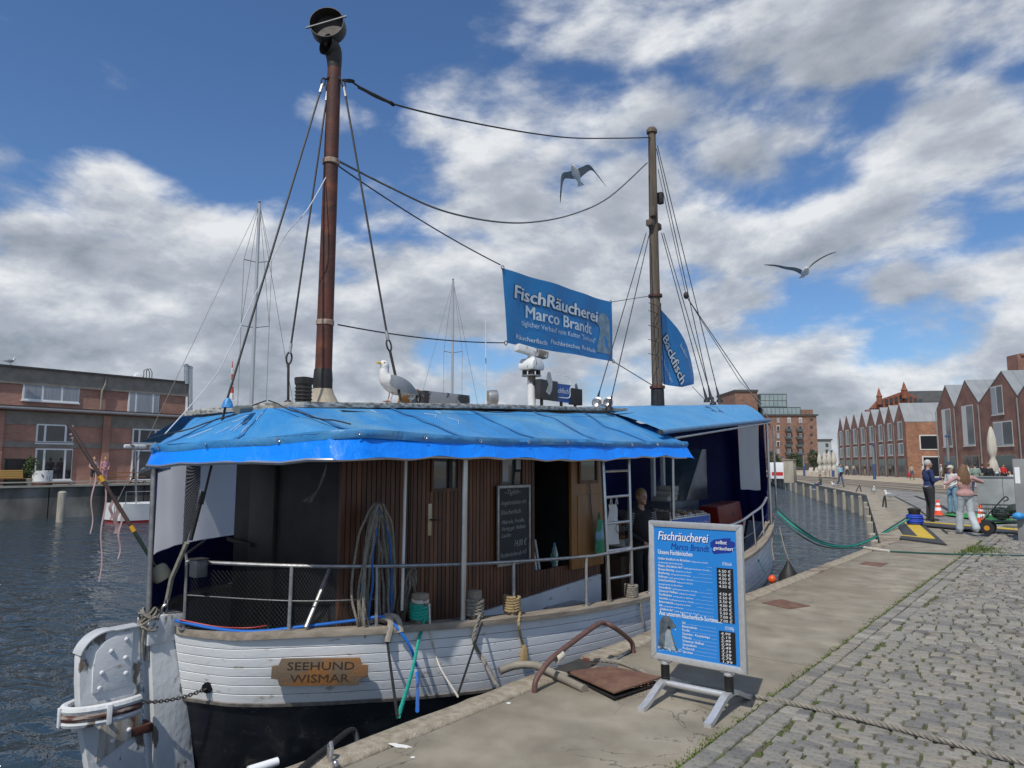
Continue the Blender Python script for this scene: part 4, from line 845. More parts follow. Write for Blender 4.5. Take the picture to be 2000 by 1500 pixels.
# --- fittings on the roof: radar, horns, lantern, antenna, floodlight, boards
rd = part('radar', boat); p0 = V(-5.62, 7.48, zr(7.5)); 
MB().cyl(p0, p0 + V(0, 0, .42), .055, n=12).build('pedestal', M_oldwhite, rd)
q = p0 + V(0, 0, .42); m = MB(); m.lathe(q, [(.13, 0), (.13, .012), (.11, .014)], 12); m.build('mount_plate', M_steel, rd)
for k in range(4): a = R(45 + 90 * k); MB().box(q.x + .09 * math.cos(a) - .022, q.x + .09 * math.cos(a) + .022, q.y + .09 * math.sin(a) - .022, q.y + .09 * math.sin(a) + .022, q.z + .013, q.z + .08).build('foot', M_iron, rd, smooth=False)
m = MB(); pr = [(-.125, .08), (-.135, .13), (-.12, .18), (-.07, .235), (.07, .235), (.12, .18), (.135, .13), (.125, .08)]; m.prism([q + V(-.12, y, z) for y, z in pr], (.24, 0, 0)); m.build('gearbox', M_oldwhite, rd, bevel=.02)
MB().cyl(q + V(0, 0, .225), q + V(0, 0, .30), .06, .045, 12).build('turning_neck', M_oldwhite, rd); d = V(.35, .94, -.16).normalized(); MB().obox(q + V(0, 0, .33), d * .24, d.cross(V(0, 0, 1)).normalized() * .065, d.cross(V(0, 0, 1)).normalized().cross(d) * .05).build('scanner', M_oldwhite, rd, bevel=.025)
sb = part('speech_sign', boat); a = onx(1048, 742, -5.5); b = onx(1130, 752, -5.5); y0, y1 = a.y, b.y; zt, zb_ = a.z, onx(1048, 782, -5.5).z + .02
MB().box(-5.53, -5.5, y0 + .38, y1 - .2, zb_ - .0, zt).build('board', pm('sign_blue', (.012, .075, .30), (.015, .09, .34), 3, .4), sb, smooth=False)
MB().box(-5.52, -5.44, y0, y0 + .4, zb_, zt + .01).build('dark_board', pm('dark_board', (.02, .022, .025), (.035, .036, .04), 5, .5), sb, bevel=.005); MB().box(-5.54, -5.47, y1 - .2, y1 + .05, zb_ - .02, zt - .04).build('dark_board', M_rubber, sb, bevel=.005)
sg = lambda pts, x: [V(x, y0 + u, zb_ + v) for u, v in pts]
MB().poly(sg([(.12, .10), (.2, .06), (.26, .13), (.27, .25), (.22, .37), (.16, .36), (.13, .27), (.18, .2)], -5.438)).build('pale_blotch', pm('pale_blotch', (.42, .44, .45), (.3, .31, .32), 20, .7), sb, smooth=False)
M_wt = pm('white_print', (.75, .77, .8), rough=.5)
m = MB(); put_text(m, 'heißer', .10, (-5.497, y0 + .40, zb_ + .24), (0, 1, 0), (0, 0, 1)); m.build('lettering', M_wt, sb, smooth=False); m = MB(); put_text(m, 'Backfisch', .10, (-5.497, y0 + .40, zb_ + .12), (0, 1, 0), (0, 0, 1), width=.33); m.build('lettering', M_wt, sb, smooth=False)
m = MB(); bub = cat(sg([(.41, .36), (.72, .36), (.77, .31), (.77, .25), (.83, .24), (.77, .2), (.77, .1), (.7, .06), (.41, .06)], -5.497), 3); m.tube(bub, .005, 4); m.build('bubble_line', M_wt, sb)
MB().poly(sg([(.85, .03), (.98, .03), (.985, .15), (.96, .25), (.93, .29), (.89, .26), (.9, .2), (.865, .12)], -5.4965)).build('seal_print', pm('seal_grey_print', (.16, .22, .27), (.1, .14, .18), 15, .6), sb, smooth=False)
for y in (y0 + .1, y0 + .55, y1 - .1): MB().box(-5.52, -5.49, y, y + .03, zr(y) - .03, zb_).build('leg', M_iron, sb, smooth=False)
hn = part('horns', boat)
for x in (1166, 1188): p = onx(x, 786, -5.15); MB().lathe(p, [(.02, -.12), (.025, -.06), (.06, -.01), (.075, .0), (.06, .005), (.02, -.02)], 12, V(.3, -.95, .1)).build('horn', M_stain, hn)
MB().cyl(onx(1166, 789, -5.2), onx(1190, 794, -5.15), .018, n=8).build('bracket', M_steel, hn)
lt = part('lantern', boat); p = V(-5.75, 4.06, zr(4.06)); MB().lathe(p, [(.105, 0), (.105, .02), (.075, .025), (.075, .19), (.085, .2), (.09, .26), (.03, .27)], 8).build('body', M_rubber, lt)
for k in range(4): MB().lathe(p + V(0, 0, .05 + k * .035), [(.078, 0), (.084, .006), (.078, .012)], 12).build('rib', M_iron, lt)
an = part('antenna', boat); p = onx(950, 785, -5.45); MB().tube([V(p.x, p.y, zr(p.y) - .03), V(p.x, p.y, zr(p.y) + .06)], .02, 8).build('base', M_oldwhite, an); MB().tube([V(p.x, p.y, zr(p.y)), onx(948, 620, -5.45)], [.008, .004], 6).build('whip', M_oldwhite, an)
MB().lathe(V(p.x + .05, p.y + .05, zr(p.y) + .1), [(.02, -.07), (.085, -.06), (.095, .0), (.095, .05), (.08, .055), (.06, .03)], 14, V(.55, .8, .0)).build('floodlight', M_steel, an)
rb = part('roof_box', boat); a = onx(815, 772, -5.3); b = onx(905, 776, -5.3); m = MB(); m.box(-5.42, -5.2, a.y, b.y, zr(a.y) - .01, zr(a.y) + .13); m.build('box', pm('peeling_box', (.03, .03, .032), (.28, .29, .31), 5, .6, .2, ramp=(.47, .5)), rb, bevel=.006)
m = MB(); m.prism([(-5.55, a.y - .05, zr(a.y)), (-5.55, a.y + .4, zr(a.y)), (-5.55, a.y + .36, zr(a.y) + .12), (-5.55, a.y + .2, zr(a.y) + .18), (-5.55, a.y - .02, zr(a.y) + .1)], (.05, 0, 0)); m.build('wood_scrap', M_oakdoor, rb, bevel=.004)
p = onx(803, 765, -5.3); MB().tube([p + V(0, .04 * math.cos(t) , .05 * math.sin(t) - .02) for t in [R(k) for k in range(-130, 140, 20)]], .02, 7).build('hook', M_oldwhite, rb)
# ================================================================ THINGS ON THE BOAT
def wave(y, z): return .02 * math.sin(y * 3.1 + z * 1.3) + .012 * math.sin(y * 7 - z * 2)
M_ban = pm('banner_blue', (.006, .16, .42), (.010, .20, .48), .9, .45, .15, bscale=3)
M_bandark = pm('banner_outline', (.012, .02, .04), rough=.5); M_silver = pm('banner_silver', (.62, .68, .74), (.5, .57, .65), 6, .5)
bn = thing('banner', 'large blue fish smokehouse banner with a seal, strung between the masts', 'banner', (CX, 8.8, 3.8))
n1, n2 = 60, 12; G = []
for i in range(n1 + 1):
    u = i / n1; t, b = bTL.lerp(bTR, u), bBL.lerp(bBR, u); G.append([(lambda q: V(q.x + wave(q.y, q.z), q.y, q.z))(t.lerp(b, j / n2)) for j in range(n2 + 1)])
m = MB(); m.grid([r[::-1] for r in G], .004); m.build('cloth', M_ban, bn, ang=60)
def bantext(body, px0, px1, hpx, mat, name, off=.012, bold=0, shear=0, outline=None, z=None):
    a = onx(px0[0], px0[1], CX); b = onx(px1[0], px1[1], CX); size = (a.z - onx(px0[0], px0[1] + hpx, CX).z) / .72; wdt = b.y - a.y; zz = z if z is not None else (a.z + b.z) / 2
    for mt, bo, of, nm in (((outline, size * .06, off, 'outline'),) if outline else ()) + ((mat, bold, off + .005, name),):
        m = MB(); put_text(m, body, size, (CX, a.y, zz), (0, 1, 0), (0, 0, 1), of, width=wdt, bold=bo, shear=shear, ring=nm == 'outline'); m.v = [(x + wave(y, z_), y, z_) for x, y, z_ in m.v]; m.build(nm, mt, bn, smooth=False)
bantext('FischRäucherei', (1002, 584), (1167, 627), 27, M_silver, 'lettering', bold=.012, shear=.08, outline=M_bandark)
bantext('Marco Brandt', (1027, 622), (1154, 651), 25, M_silver, 'lettering', bold=.008)
bantext('täglicher Verkauf vom Kutter "Seehund"', (1019, 638), (1164, 667), 11, M_silver, 'lettering')
bantext('Räucherfisch', (1006, 661), (1066, 661), 9.5, M_silver, 'lettering', bold=.003, z=onx(1006, 661, CX).z)
bantext('Fischbrötchen', (1074, 671), (1127, 672), 9, M_silver, 'lettering', bold=.003, z=onx(1074, 671, CX).z)
bantext('Backfisch', (1132, 682), (1162, 683), 8, M_silver, 'lettering', bold=.003, z=onx(1132, 682, CX).z)
def sealshape(m, org, ux, uy, s, off, flip=1, belly=False):
    o = Vector(org); ux, uy = Vector(ux), Vector(uy); nn = ux.cross(uy)
    P = [(0, 0), (.02, .3), (.06, .55), (.05, .72), (.10, .88), (.22, .99), (.36, 1.0), (.47, .92), (.53, .82), (.62, .77), (.60, .70), (.5, .66), (.45, .58), (.50, .4), (.58, .2), (.66, 0)] if not belly else [(.22, .02), (.24, .3), (.26, .5), (.34, .62), (.43, .6), (.44, .52), (.48, .36), (.55, .15), (.6, .02)]
    m.poly([o + ux * (x * s * flip) + uy * (y * s) + nn * off for x, y in P][::flip])
a = onx(1183, 693, CX); m = MB(); sealshape(m, (CX, a.y + .16, a.z + .02), (0, 1, 0), (0, 0, 1), .68, .012, -1); m.v = [(x + wave(y, z), y, z) for x, y, z in m.v]; m.build('seal_print', pm('banner_seal', (.10, .17, .24), (.22, .3, .36), 9, .5), bn, smooth=False)
for p in (bTL, bTR, bBL, bBR): MB().tube([p + V(0, .03 * math.cos(t), .03 * math.sin(t)) for t in [2 * math.pi * k / 10 for k in range(10)]], .006, 5, closed=True).build('hook', M_iron, bn)
# --- feather flag on the foremast
fl = thing('feather_flag', 'blue feather flag with white lettering fixed to the wooden foremast', 'flag', (CX, 12.6, 3.1)); FX = -6.02
out = [onx(x, y, FX) for x, y in ((1290, 598), (1302, 614), (1320, 642), (1336, 672), (1348, 704), (1355, 735), (1353, 751), (1326, 757), (1298, 752), (1291, 735), (1288, 680))]
def fw(p): return V(FX + .05 * math.sin((p.y - 12) * 4.2 + p.z) - .0, p.y, p.z)
cz = [p.z for p in out]; m = MB(); G = []
def edge(z, pts):
    c = []
    for i in range(len(pts)):
        a, b = pts[i], pts[(i + 1) % len(pts)]
        if (a.z - z) * (b.z - z) <= 0 and abs(a.z - b.z) > 1e-6: c.append(a.y + (b.y - a.y) * (z - a.z) / (b.z - a.z))
    return min(c), max(c)
for i in range(15):
    z = max(cz) - .01 - (max(cz) - min(cz) - .03) * i / 14; y0, y1 = edge(z, out); G.append([fw(V(0, y0 + (y1 - y0) * k / 8, z)) for k in range(9)])
m.grid(G, .004); m.build('cloth', M_ban, fl, ang=60)
def flagtext(body, px0, px1, size, mat, bold, off, name):
    a, b = onx(*px0, FX), onx(*px1, FX); ux = V(0, b.y - a.y, b.z - a.z); w_ = ux.length; ux.normalize(); uy = V(1, 0, 0).cross(ux); m = MB(); put_text(m, body, size, (FX, a.y, a.z), ux, uy, off, width=w_, bold=bold, ring=name == 'outline'); m.v = [(x + fw(V(0, y, z)).x - FX, y, z) for x, y, z in m.v]; m.build(name, mat, fl, smooth=False)
flagtext('Backfisch', (1297, 660), (1327, 750), .30, M_bandark, .022, .012, 'outline'); flagtext('Backfisch', (1297, 660), (1327, 750), .30, M_silver, .006, .018, 'lettering')
flagtext('heißer', (1323, 676), (1335, 702), .13, M_silver, .0, .015, 'lettering'); flagtext('auf Brötchen', (1290, 690), (1314, 748), .13, M_silver, .0, .015, 'lettering')
MB().tube([out[0] + V(.02, -.03, .05), V(FX + .02, out[8].y - .04, out[8].z)], .008, 5).build('pole', M_rubber, fl)
# --- chalkboard on the deckhouse wall
cb = thing('chalkboard', 'black chalkboard with chalk handwriting in a grey frame, hung on the planked cabin', 'chalkboard', (WX + .03, 6.2, .6))
y0, y1, z0, z1 = 5.92, 6.50, .58, 1.43; X = WX + .03
MB().box(X, X + .012, y0 + .02, y1 - .02, z0 + .02, z1 - .02).build('slate', pm('slate', (.016, .022, .028), (.028, .034, .04), 4, .6), cb, smooth=False)
for b in ((y0, y0 + .03, z0, z1), (y1 - .03, y1, z0, z1), (y0 + .03, y1 - .03, z0, z0 + .03), (y0 + .03, y1 - .03, z1 - .03, z1)): MB().box(X, X + .022, *b).build('frame', M_steel, cb, bevel=.003)
M_chalk = pm('chalk', (.33, .34, .34), rough=.9)
for body, yy, zz, w_, sz in (('~Täglich~', .12, 1.33, .28, .075), ('Angebotskiste mit', .06, 1.22, .45, .07), ('Räucherfisch', .06, 1.12, .34, .07), ('Makrele, Forelle,', .07, 1.02, .4, .06), ('Hering ger. Heilbutt', .07, .95, .42, .06), ('Lachs', .07, .88, .16, .06), ('14,00 €', .28, .77, .22, .1), ('Fischbrötchen ab 4 €', .05, .67, .46, .065)):
    m = MB(); put_text(m, body, sz, (X + .0135, y0 + yy, zz), (0, 1, .02), (0, 0, 1), 0, width=w_, shear=.3, bold=.0006); m.build('lettering', M_chalk, cb, smooth=False)
# --- ropes made fast on the timber heads
def mooring(name, label, path, r, mat, head=None, wraps=4, wr_=.075, h0=.03, twist=True, grp='mooring lines of the cutter'):
    t = thing(name, label, 'rope', path[-1], 0, grp); m = MB(); P = cat(path, 8) if len(path) > 2 else path
    (m.rope(P, r) if twist else m.tube(P, r, 8)); m.build('line', mat, t)
    if head is not None:
        m = MB(); k = wraps * 14; pts = [head + V(wr_ * math.cos(2 * math.pi * i / 14), wr_ * math.sin(2 * math.pi * i / 14), h0 + i / 14 * r * 1.75 + .006 * math.sin(i * .9)) for i in range(k)]; m.rope(pts, r) if twist else m.tube(pts, r, 8); m.build('turns', mat, t)
    return t
H = {x: railpt(x) + V(-.02, 0, 0) for x in (823, 928, 1003, 1236)}
qe = lambda x, y: onx(x, y, -3.57)
mooring('mooring_rope', 'bright green rope wound round a timber head and running down to the quay', [H[823] + V(.08, -.02, .06), hullat(818, 1250, .06), hullat(808, 1300, .1).lerp(qe(795, 1350), .3), qe(778, 1400)], .015, M_rgreen, H[823], 5, .078)
mooring('mooring_rope', 'thin white line hanging from the green-roped timber head', [H[823] + V(.09, .02, .17), hullat(842, 1240, .06), hullat(858, 1300, .1), qe(894, 1360)], .008, M_rwhite, H[823] + V(0, 0, .14), 2, .07, twist=False)
mooring('mooring_rope', 'thick grey twisted rope with turns round a square timber head', [H[928] + V(.09, -.02, .05), hullat(925, 1250, .05), hullat(945, 1290, .06), qe(969, 1336)], .017, M_rgrey, H[928], 5, .085)
mooring('mooring_rope', 'black bungee line stretched from the rail to the quay edge', [H[928] + V(.08, .03, -.02), qe(896, 1352)], .009, M_rubber, twist=False)
mooring('mooring_rope', 'frayed tan rope heaped on a timber head with a knotted tail', [H[1003] + V(.08, .02, .03), hullat(1013, 1222, .04), hullat(1020, 1255, .045), hullat(1026, 1272, .05), hullat(1028, 1300, .04)], .014, M_rtan, H[1003], 6, .075)
m = MB(); kp = hullat(1024, 1272, .05)
for k in range(26): a = R(k * 67); m.tube([kp + V(.0, 0, .06), kp + V(.02 * math.cos(a), .035 * math.sin(a), .02), kp + V(.03 * math.cos(a + .5), .045 * math.sin(a + .5), -.07 - .05 * (k % 3) / 3)], .006, 4)
tag(m.build('rope_knot', M_rtan), 'frayed tan knot hanging against the white hull', 'rope', 'mooring lines of the cutter')
mooring('mooring_rope', 'pale grey rope coiled on the rail beside the ladder', [H[1236] + V(.08, .03, .02), hullat(1250, 1178, .04), hullat(1253, 1200, .04), hullat(1256, 1222, .03)], .014, M_rgrey, H[1236], 6, .07, .0)
sl = railpt(745)
mooring('mooring_rope', 'black rope in grey chafe sleeve running over the rail', [sl + V(-.1, -.05, .03), sl + V(.05, 0, .04), hullat(757, 1258, .05), qe(776, 1398)], .011, M_rubber, twist=False)
hz = thing('water_hose', 'blue water hose lying along the stern rail and hanging down the hull', 'hose', sl, 0)
MB().tube(cat([onx(342, 1212, -5.95), railpt(420) + V(-.03, .02, .02), railpt(500) + V(-.02, 0, .0), railpt(600) + V(-.03, .02, .02), railpt(700) + V(-.04, .02, .05), railpt(745) + V(.02, .02, .07), hullat(785, 1238, .09), hullat(806, 1275, .09), hullat(815, 1320, .08), qe(815, 1388)], 8), .013, 8).build('tube', M_hose, hz)
M_sleeve = pm('canvas_sleeve', (.33, .30, .26), (.24, .22, .19), 9, .9, .4)
MB().tube(cat([sl + V(-.16, -.12, .03), sl + V(-.05, .0, .05), sl + V(.06, .04, .04), hullat(757, 1254, .06)], 5), [.03, .034, .03, .034, .03, .033, .03, .034, .03, .033, .031, .03, .032, .03, .028, .026], 8).build('sleeve', M_sleeve, hz); MB().tube(cat([sl + V(-.02, .05, .07), railpt(770) + V(.03, 0, .06), hullat(783, 1236, .08)], 5), .027, 8).build('sleeve', M_sleeve, hz)
tag(MB().tube(cat([onx(350, 1210, -5.9), railpt(420) + V(-.05, .04, .03), railpt(480) + V(-.05, .04, .02), railpt(520) + V(-.1, .06, .02)], 8), .006, 6).build('cable', pm('red_cable', (.42, .02, .02), rough=.5)), 'thin red cable beside the blue hose on the stern', 'cable')
# rope lashed at the stern pole
m = MB(); c = onx(290, 1206, -6.05)
for k in range(9): a = .03 + .01 * (k % 3); m.tube([c + V(a * 1.5 * math.cos(t + k), a * 1.5 * math.sin(t + k), .03 * math.sin(2 * t + k) - .015 * k + .05) for t in [2 * math.pi * i / 12 for i in range(12)]], .009, 5, closed=True)
m.tube(cat([c + V(.02, -.03, 0), c + V(.03, -.05, -.15), c + V(.01, -.03, -.3)], 4), .014, 6); tag(m.build('rope_lashing', M_rgrey), 'grey rope lashing at the foot of the stern pole', 'rope')
# coils of rope hung on the cabin wall
def coil(name, label, X, Yc, zt, n, spread, length, mats):
    t = thing(name, label, 'rope coil', (X, Yc, zt), 0, 'rope coils hung on the cabin'); rn = random.Random(n * 7)
    for k in range(n):
        m = MB(); w_ = spread * (.45 + .55 * k / n); L_ = length * rn.uniform(.8, 1.0); o = rn.uniform(-.03, .03); pts = []
        for i in range(28):
            a = 2 * math.pi * i / 28; s = math.sin(a); pts.append(V(X + .03 * math.cos(a * 2 + k) + rn.uniform(0, .03) + .012 * (k % 4), Yc + o + w_ * s * (.5 + .5 * (1 - math.cos(a)) / 2 * 1.1), zt - L_ * (1 - math.cos(a)) / 2))
        m.rope(cat(pts, 2, True), .0115, step=.022); m.build('loop', mats[k % len(mats)], t)
    return t
coil('rope_coil', 'big coil of grey and blue rope hung on the dark cabin corner', -4.80, 4.15, 1.32, 13, .25, 1.3, [M_rgrey, M_rgrey, M_rgrey, M_rblue, M_rgrey])
coil('rope_coil', 'smaller coil of brown rope hanging low beside the white pole', -4.80, 4.52, .74, 8, .13, .66, [M_rgrey, pm('brown_rope', (.2, .16, .13), (.15, .12, .1), 20, .9)])
m = MB(); m.tube([onx(597, 1226, -5.0), onx(665, 1062, -5.15)], .018, 8); tag(m.build('pipe', M_steel), 'grey pipe leaning inside the stern railing', 'pipe')
bx_ = thing('plastic_box', 'small clear plastic box hooked on the stern rail', 'box', (0, 0, 0)); c = onx(388, 1105, -5.75); bx_.location = c; m = MB(); m.box(c.x - .06, c.x + .06, c.y - .05, c.y + .05, c.z - .09, c.z + .05); m.build('tub', pm('clear_tub', (.12, .14, .16), rough=.2, trans=.6), bx_, bevel=.01); m = MB(); m.box(c.x - .065, c.x + .065, c.y - .055, c.y + .055, c.z + .051, c.z + .06); m.build('lid', M_iron, bx_, smooth=False)
# --- marker pole with ribbons and float
dp = thing('marker_pole', 'leaning fishing marker pole with yellow bands, torn pink ribbons and a cream float', 'pole', (0, 0, 0)); PX = -6.3; a = onx(133, 828, PX - .35); b = onx(305, 1108, PX + .1); dp.location = b
def seg(u0, u1, r, mat, nm): MB().cyl(a.lerp(b, u0), a.lerp(b, u1), r, n=8).build(nm, mat, dp)
M_dkpole = pm('dark_pole', (.05, .03, .028), (.08, .05, .04), 9, .6); M_yel = pm('yellow_band', (.65, .35, .015), rough=.6)
seg(0, .36, .017, M_dkpole, 'shaft'); seg(.36, .40, .0185, M_yel, 'band'); seg(.40, .71, .0165, M_dkpole, 'shaft'); seg(.71, .75, .018, M_yel, 'band'); seg(.75, 1.06, .016, pm('green_shaft', (.012, .03, .02), rough=.5), 'shaft')
d = (b - a).normalized(); c = b + d * .06; MB().lathe(c - d * .07, [(.02, 0), (.06, .005), (.078, .03), (.08, .1), (.06, .135), (.02, .14)], 14, d).build('float', pm('foam_float', (.62, .58, .42), (.5, .46, .33), 9, .8, .4), dp)
M_rib = pm('pink_ribbon', (.42, .29, .30), (.33, .23, .24), 8, .8)
for u, L_, w_ in ((.30, .55, .004), (.42, .8, .005), (.50, .2, .014), (.56, .24, .02), (.60, .4, .006), (.05, .06, .012)):
    p = a.lerp(b, u); m = MB(); m.grid([[p + V(.0, -w_ + .012 * math.sin(k * .8), -L_ * k / 12), p + V(.01, w_ * (1 - k / 16) + .012 * math.sin(k * .8), -L_ * k / 12)] for k in range(13)], .001); m.build('ribbon', M_rib, dp)
# --- selling counter, fish, crates, stove on the foredeck
ct = thing('fish_counter', 'glass topped fish display counter with blue price panels on the foredeck', 'counter', (-5.4, 10.4, -.36))
MB().box(-5.95, -4.85, 9.85, 11.3, -.36, .86).build('body', M_stain, ct, bevel=.01); MB().box(-4.849, -4.84, 9.9, 11.25, .45, .84).build('price_panel', pm('panel_blue', (.015, .09, .45), (.02, .12, .55), 3, .4), ct, smooth=False)
for k in range(3):
    for j in range(2): m = MB(); put_text(m, ('Räucherfisch', 'Fischbrötchen', 'Backfisch', 'Matjes', 'Lachs', 'Aal')[k * 2 + j], .07, (-4.838, 9.95 + k * .44, .72 - j * .17), (0, 1, 0), (0, 0, 1), 0, width=.34); m.build('lettering', M_wt, ct, smooth=False)
MB().box(-5.95, -4.85, 9.84, 9.86, .86, .96).build('glass_edge', M_steel, ct, smooth=False)
rn = random.Random(4); M_fish = [pm('smoked_fish_%d' % i, c, tuple(v * .55 for v in c), 20, .3) for i, c in enumerate([(.28, .12, .04), (.42, .40, .38), (.20, .13, .08), (.5, .27, .08)])]
for i in range(5):
    for j in range(6):
        ft = thing('fish_tray', ('steel tray of silvery smoked fish on the counter', 'steel tray of golden brown smoked fish on the counter')[(i + j) % 2], 'fish tray', (-5.75 + i * .2, 9.98 + j * .22, .865), 0, 'fish trays on the counter')
        x, y = ft.location.x, ft.location.y; MB().box(x - .095, x + .095, y - .1, y + .1, .862, .885).build('tray', M_stain, ft, bevel=.004)
        for k in range(3): MB().ell((x - .055 + k * .055, y, .90), (.024, .085, .02), n=8, m=5).build('fish', M_fish[((i + j) % 2) + 2 * (k % 2)], ft)
for k, (y, z) in enumerate(((9.05, .62), (9.30, .78), (9.5, .50))):
    cr = thing('bread_crate', ('white crate heaped with bread rolls behind the ladder', 'upper white crate of bread rolls beside the seller', 'low crate of bread rolls under the other two')[k], 'crate', (-5.35, y, z), 0, 'bread crates behind the ladder'); cr.location = (-5.3 - .12 * k, y, z); x = cr.location.x
    MB().box(x - .2, x + .2, y - .16, y + .16, z - .1, z).build('crate', pm('crate_white', (.6, .6, .58), rough=.5), cr, bevel=.006)
    for j in range(12): MB().ell((x - .15 + .1 * (j % 4), y - .1 + .1 * (j // 4), z + .02 + .012 * (j % 2)), (.055, .042, .036), n=8, m=5).build('roll', pm('bread', (.36, .19, .07), (.5, .31, .14), 12, .7), cr)
MB().box(-5.75, -5.05, 8.75, 9.7, -.36, .40).build('crate_bench', pm('bench_dark', (.06, .035, .02), (.09, .05, .03), 4, .7), boat, bevel=.01)
def bag(name, label, c, w_, h_, mats, grp=None):
    t = thing(name, label, 'bag', c, 0, grp); G = []
    for i in range(9):
        u = i / 8; G.append([V(c[0] + .05 * math.sin(math.pi * k / 6) * (.3 + u) + .008 * math.sin(k * 2 + i), c[1] + w_ * (k / 6 - .5) * (.72 + .28 * u) + .01 * math.sin(i * 1.7), c[2] - h_ * u) for k in range(7)])
    m = MB(); m.grid(G, .004); m.build('body', mats[0], t); 
    for s in (-.25, .25): m = MB(); m.tube([V(c[0] + .02, c[1] + s * w_ - .02, c[2]), V(c[0] + .02, c[1] + s * w_, c[2] + .09), V(c[0] + .02, c[1] + s * w_ + .03, c[2])], .008, 4); m.build('handle', mats[0], t)
    return t
bg = bag('carrier_bag', 'white carrier bag with a round print hanging on the ladder', onx(1196, 985, -4.45), .26, .46, [pm('bag_white', (.66, .67, .66), (.56, .57, .57), 5, .5, .3)])
m = MB(); c = bg.location; m.tube([V(c.x + .072, c.y + .05 * math.cos(t), c.z - .28 + .05 * math.sin(t)) for t in [R(k) for k in range(0, 330, 20)]], .004, 4); m.build('print', M_iron, bg)
bag('carrier_bag', 'patterned blue and green carrier bag hanging against the wooden door leaf', onx(1172, 1015, -4.80), .24, .44, [pm('bag_pattern', (.02, .28, .12), (.22, .45, .60), 5, .45, ramp=(.48, .55))])
sv = thing('steel_stove', 'stainless steel stove with a slanted hood at the bow', 'stove', (-6.2, 12.6, -.36)); MB().box(-6.5, -5.75, 11.7, 12.9, -.36, 1.0).build('body', pm('stove_steel', (.22, .24, .27), (.16, .18, .2), 4, .4, metal=.5), sv, bevel=.01); MB().box(-5.748, -5.74, 11.85, 12.75, -.1, .85).build('door', M_steel, sv, bevel=.006)
m = MB(); m.prism([(-6.45, 12.35, 1.0), (-6.45, 13.3, 1.0), (-6.45, 13.3, 1.95), (-6.45, 13.1, 1.95)], (.7, 0, 0)); m.build('hood', M_stain, sv, bevel=.005)
for k in range(3): MB().box(-6.2, -5.9, 11.9 + k * .12, 12.3 + k * .03, 1.002 + k * .09, 1.085 + k * .09).build('carton', pm('carton_pale', (.5, .46, .4), rough=.8), sv, bevel=.004)
rb_ = thing('red_box', 'red plastic box with a sloping lid behind the bow railing', 'box', (-5.0, 12.6, -.3)); a = onx(1412, 1022, -4.95); b = onx(1458, 1015, -4.95); m = MB(); m.prism([(-5.35, a.y, a.z - .1), (-5.35, b.y, a.z - .1), (-5.35, b.y - .15, a.z + .34), (-5.35, a.y - .1, a.z + .28)], (.35, 0, 0)); m.build('body', pm('red_plastic', (.17, .008, .008), (.13, .007, .007), 4, .4), rb_, bevel=.02); MB().obox(V(-5.12, (a.y + b.y) / 2 - .12, a.z + .44), (.25, 0, 0), V(0, (b.y - a.y) / 2, .035), (0, -.001, .02)).build('lid', pm('red_plastic'), rb_, bevel=.008) if False else None
m = MB(); m.box(-4.896, -4.89, a.y + .3, a.y + .36, a.z + .1, a.z + .16); m.build('latch', M_iron, rb_, smooth=False)
# ================================================================ MENU SIGN
sg = thing('menu_sign', 'aluminium framed blue menu sign with price list standing on the quay', 'sign', (-2.205, 4.85, 0)); X0, X1, Z0, Z1, SY = -2.555, -1.855, .265, 1.243, 4.85; FWD = .042
M_alu = pm('brushed_aluminium', (.62, .63, .64), (.54, .55, .56), 30, .38, metal=.55); M_poster = pm('poster_blue', (.02, .215, .62), (.022, .225, .65), 3, .3); M_pw = pm('poster_white', (.8, .82, .84), rough=.4); M_pnavy = pm('poster_navy', (.012, .035, .27), rough=.4); M_pblack = pm('poster_black', (.01, .011, .014), rough=.4)
MB().box(X0 + .02, X1 - .02, SY - .012, SY + .012, Z0 + .02, Z1 - .02).build('poster', M_poster, sg, smooth=False)
for poly in ([(X0, Z0), (X0, Z1), (X0 + FWD, Z1 - FWD), (X0 + FWD, Z0 + FWD)], [(X1, Z1), (X1, Z0), (X1 - FWD, Z0 + FWD), (X1 - FWD, Z1 - FWD)], [(X0, Z1), (X1, Z1), (X1 - FWD, Z1 - FWD), (X0 + FWD, Z1 - FWD)], [(X0 + FWD, Z0 + FWD), (X1 - FWD, Z0 + FWD), (X1, Z0), (X0, Z0)]):
    MB().prism([(x, SY - .019, z) for x, z in poly], (0, .038, 0)).build('frame', M_alu, sg, bevel=.006)
pw, ph = X1 - X0 - 2 * FWD, Z1 - Z0 - 2 * FWD; PO = V(X0 + FWD, SY - .0125, Z1 - FWD)
def pt(u, v): return PO + V(u * pw, 0, -v * ph)
def stext(items, mat, name, off=.001):
    for body, u, v, w_, sz, bo, sh in items:
        m = MB(); put_text(m, body, sz, pt(u, v), (1, 0, 0), (0, 0, 1), off, width=(w_ * pw if w_ else None), bold=bo, shear=sh); m.build(name, mat, sg, smooth=False)
stext([('Fischräucherei', .053, .108, .625, .088, .0012, .22)], M_pnavy, 'heading_shadow', .0008); stext([('Fischräucherei', .045, .103, .625, .088, .001, .22)], M_pw, 'heading', .0016)
stext([('Marco Brandt', .21, .172, .47, .064, .0004, .2)], M_pnavy, 'heading')
m = MB(); m.poly([pt(u, v) + V(0, -.0008, 0) for u, v in ((.70, .10), (.74, .075), (.86, .06), (.94, .055), (.935, .075), (.985, .085), (.99, .11), (.96, .13), (.985, .14), (.93, .165), (.82, .175), (.74, .185), (.715, .165), (.73, .145), (.70, .13))][::-1]); m.build('brush_patch', M_pnavy, sg, smooth=False)
stext([('selbst', .76, .105, .13, .036, .0006, .1), ('geräuchert', .735, .15, .23, .036, .0006, .1)], M_pw, 'lettering', .0018)
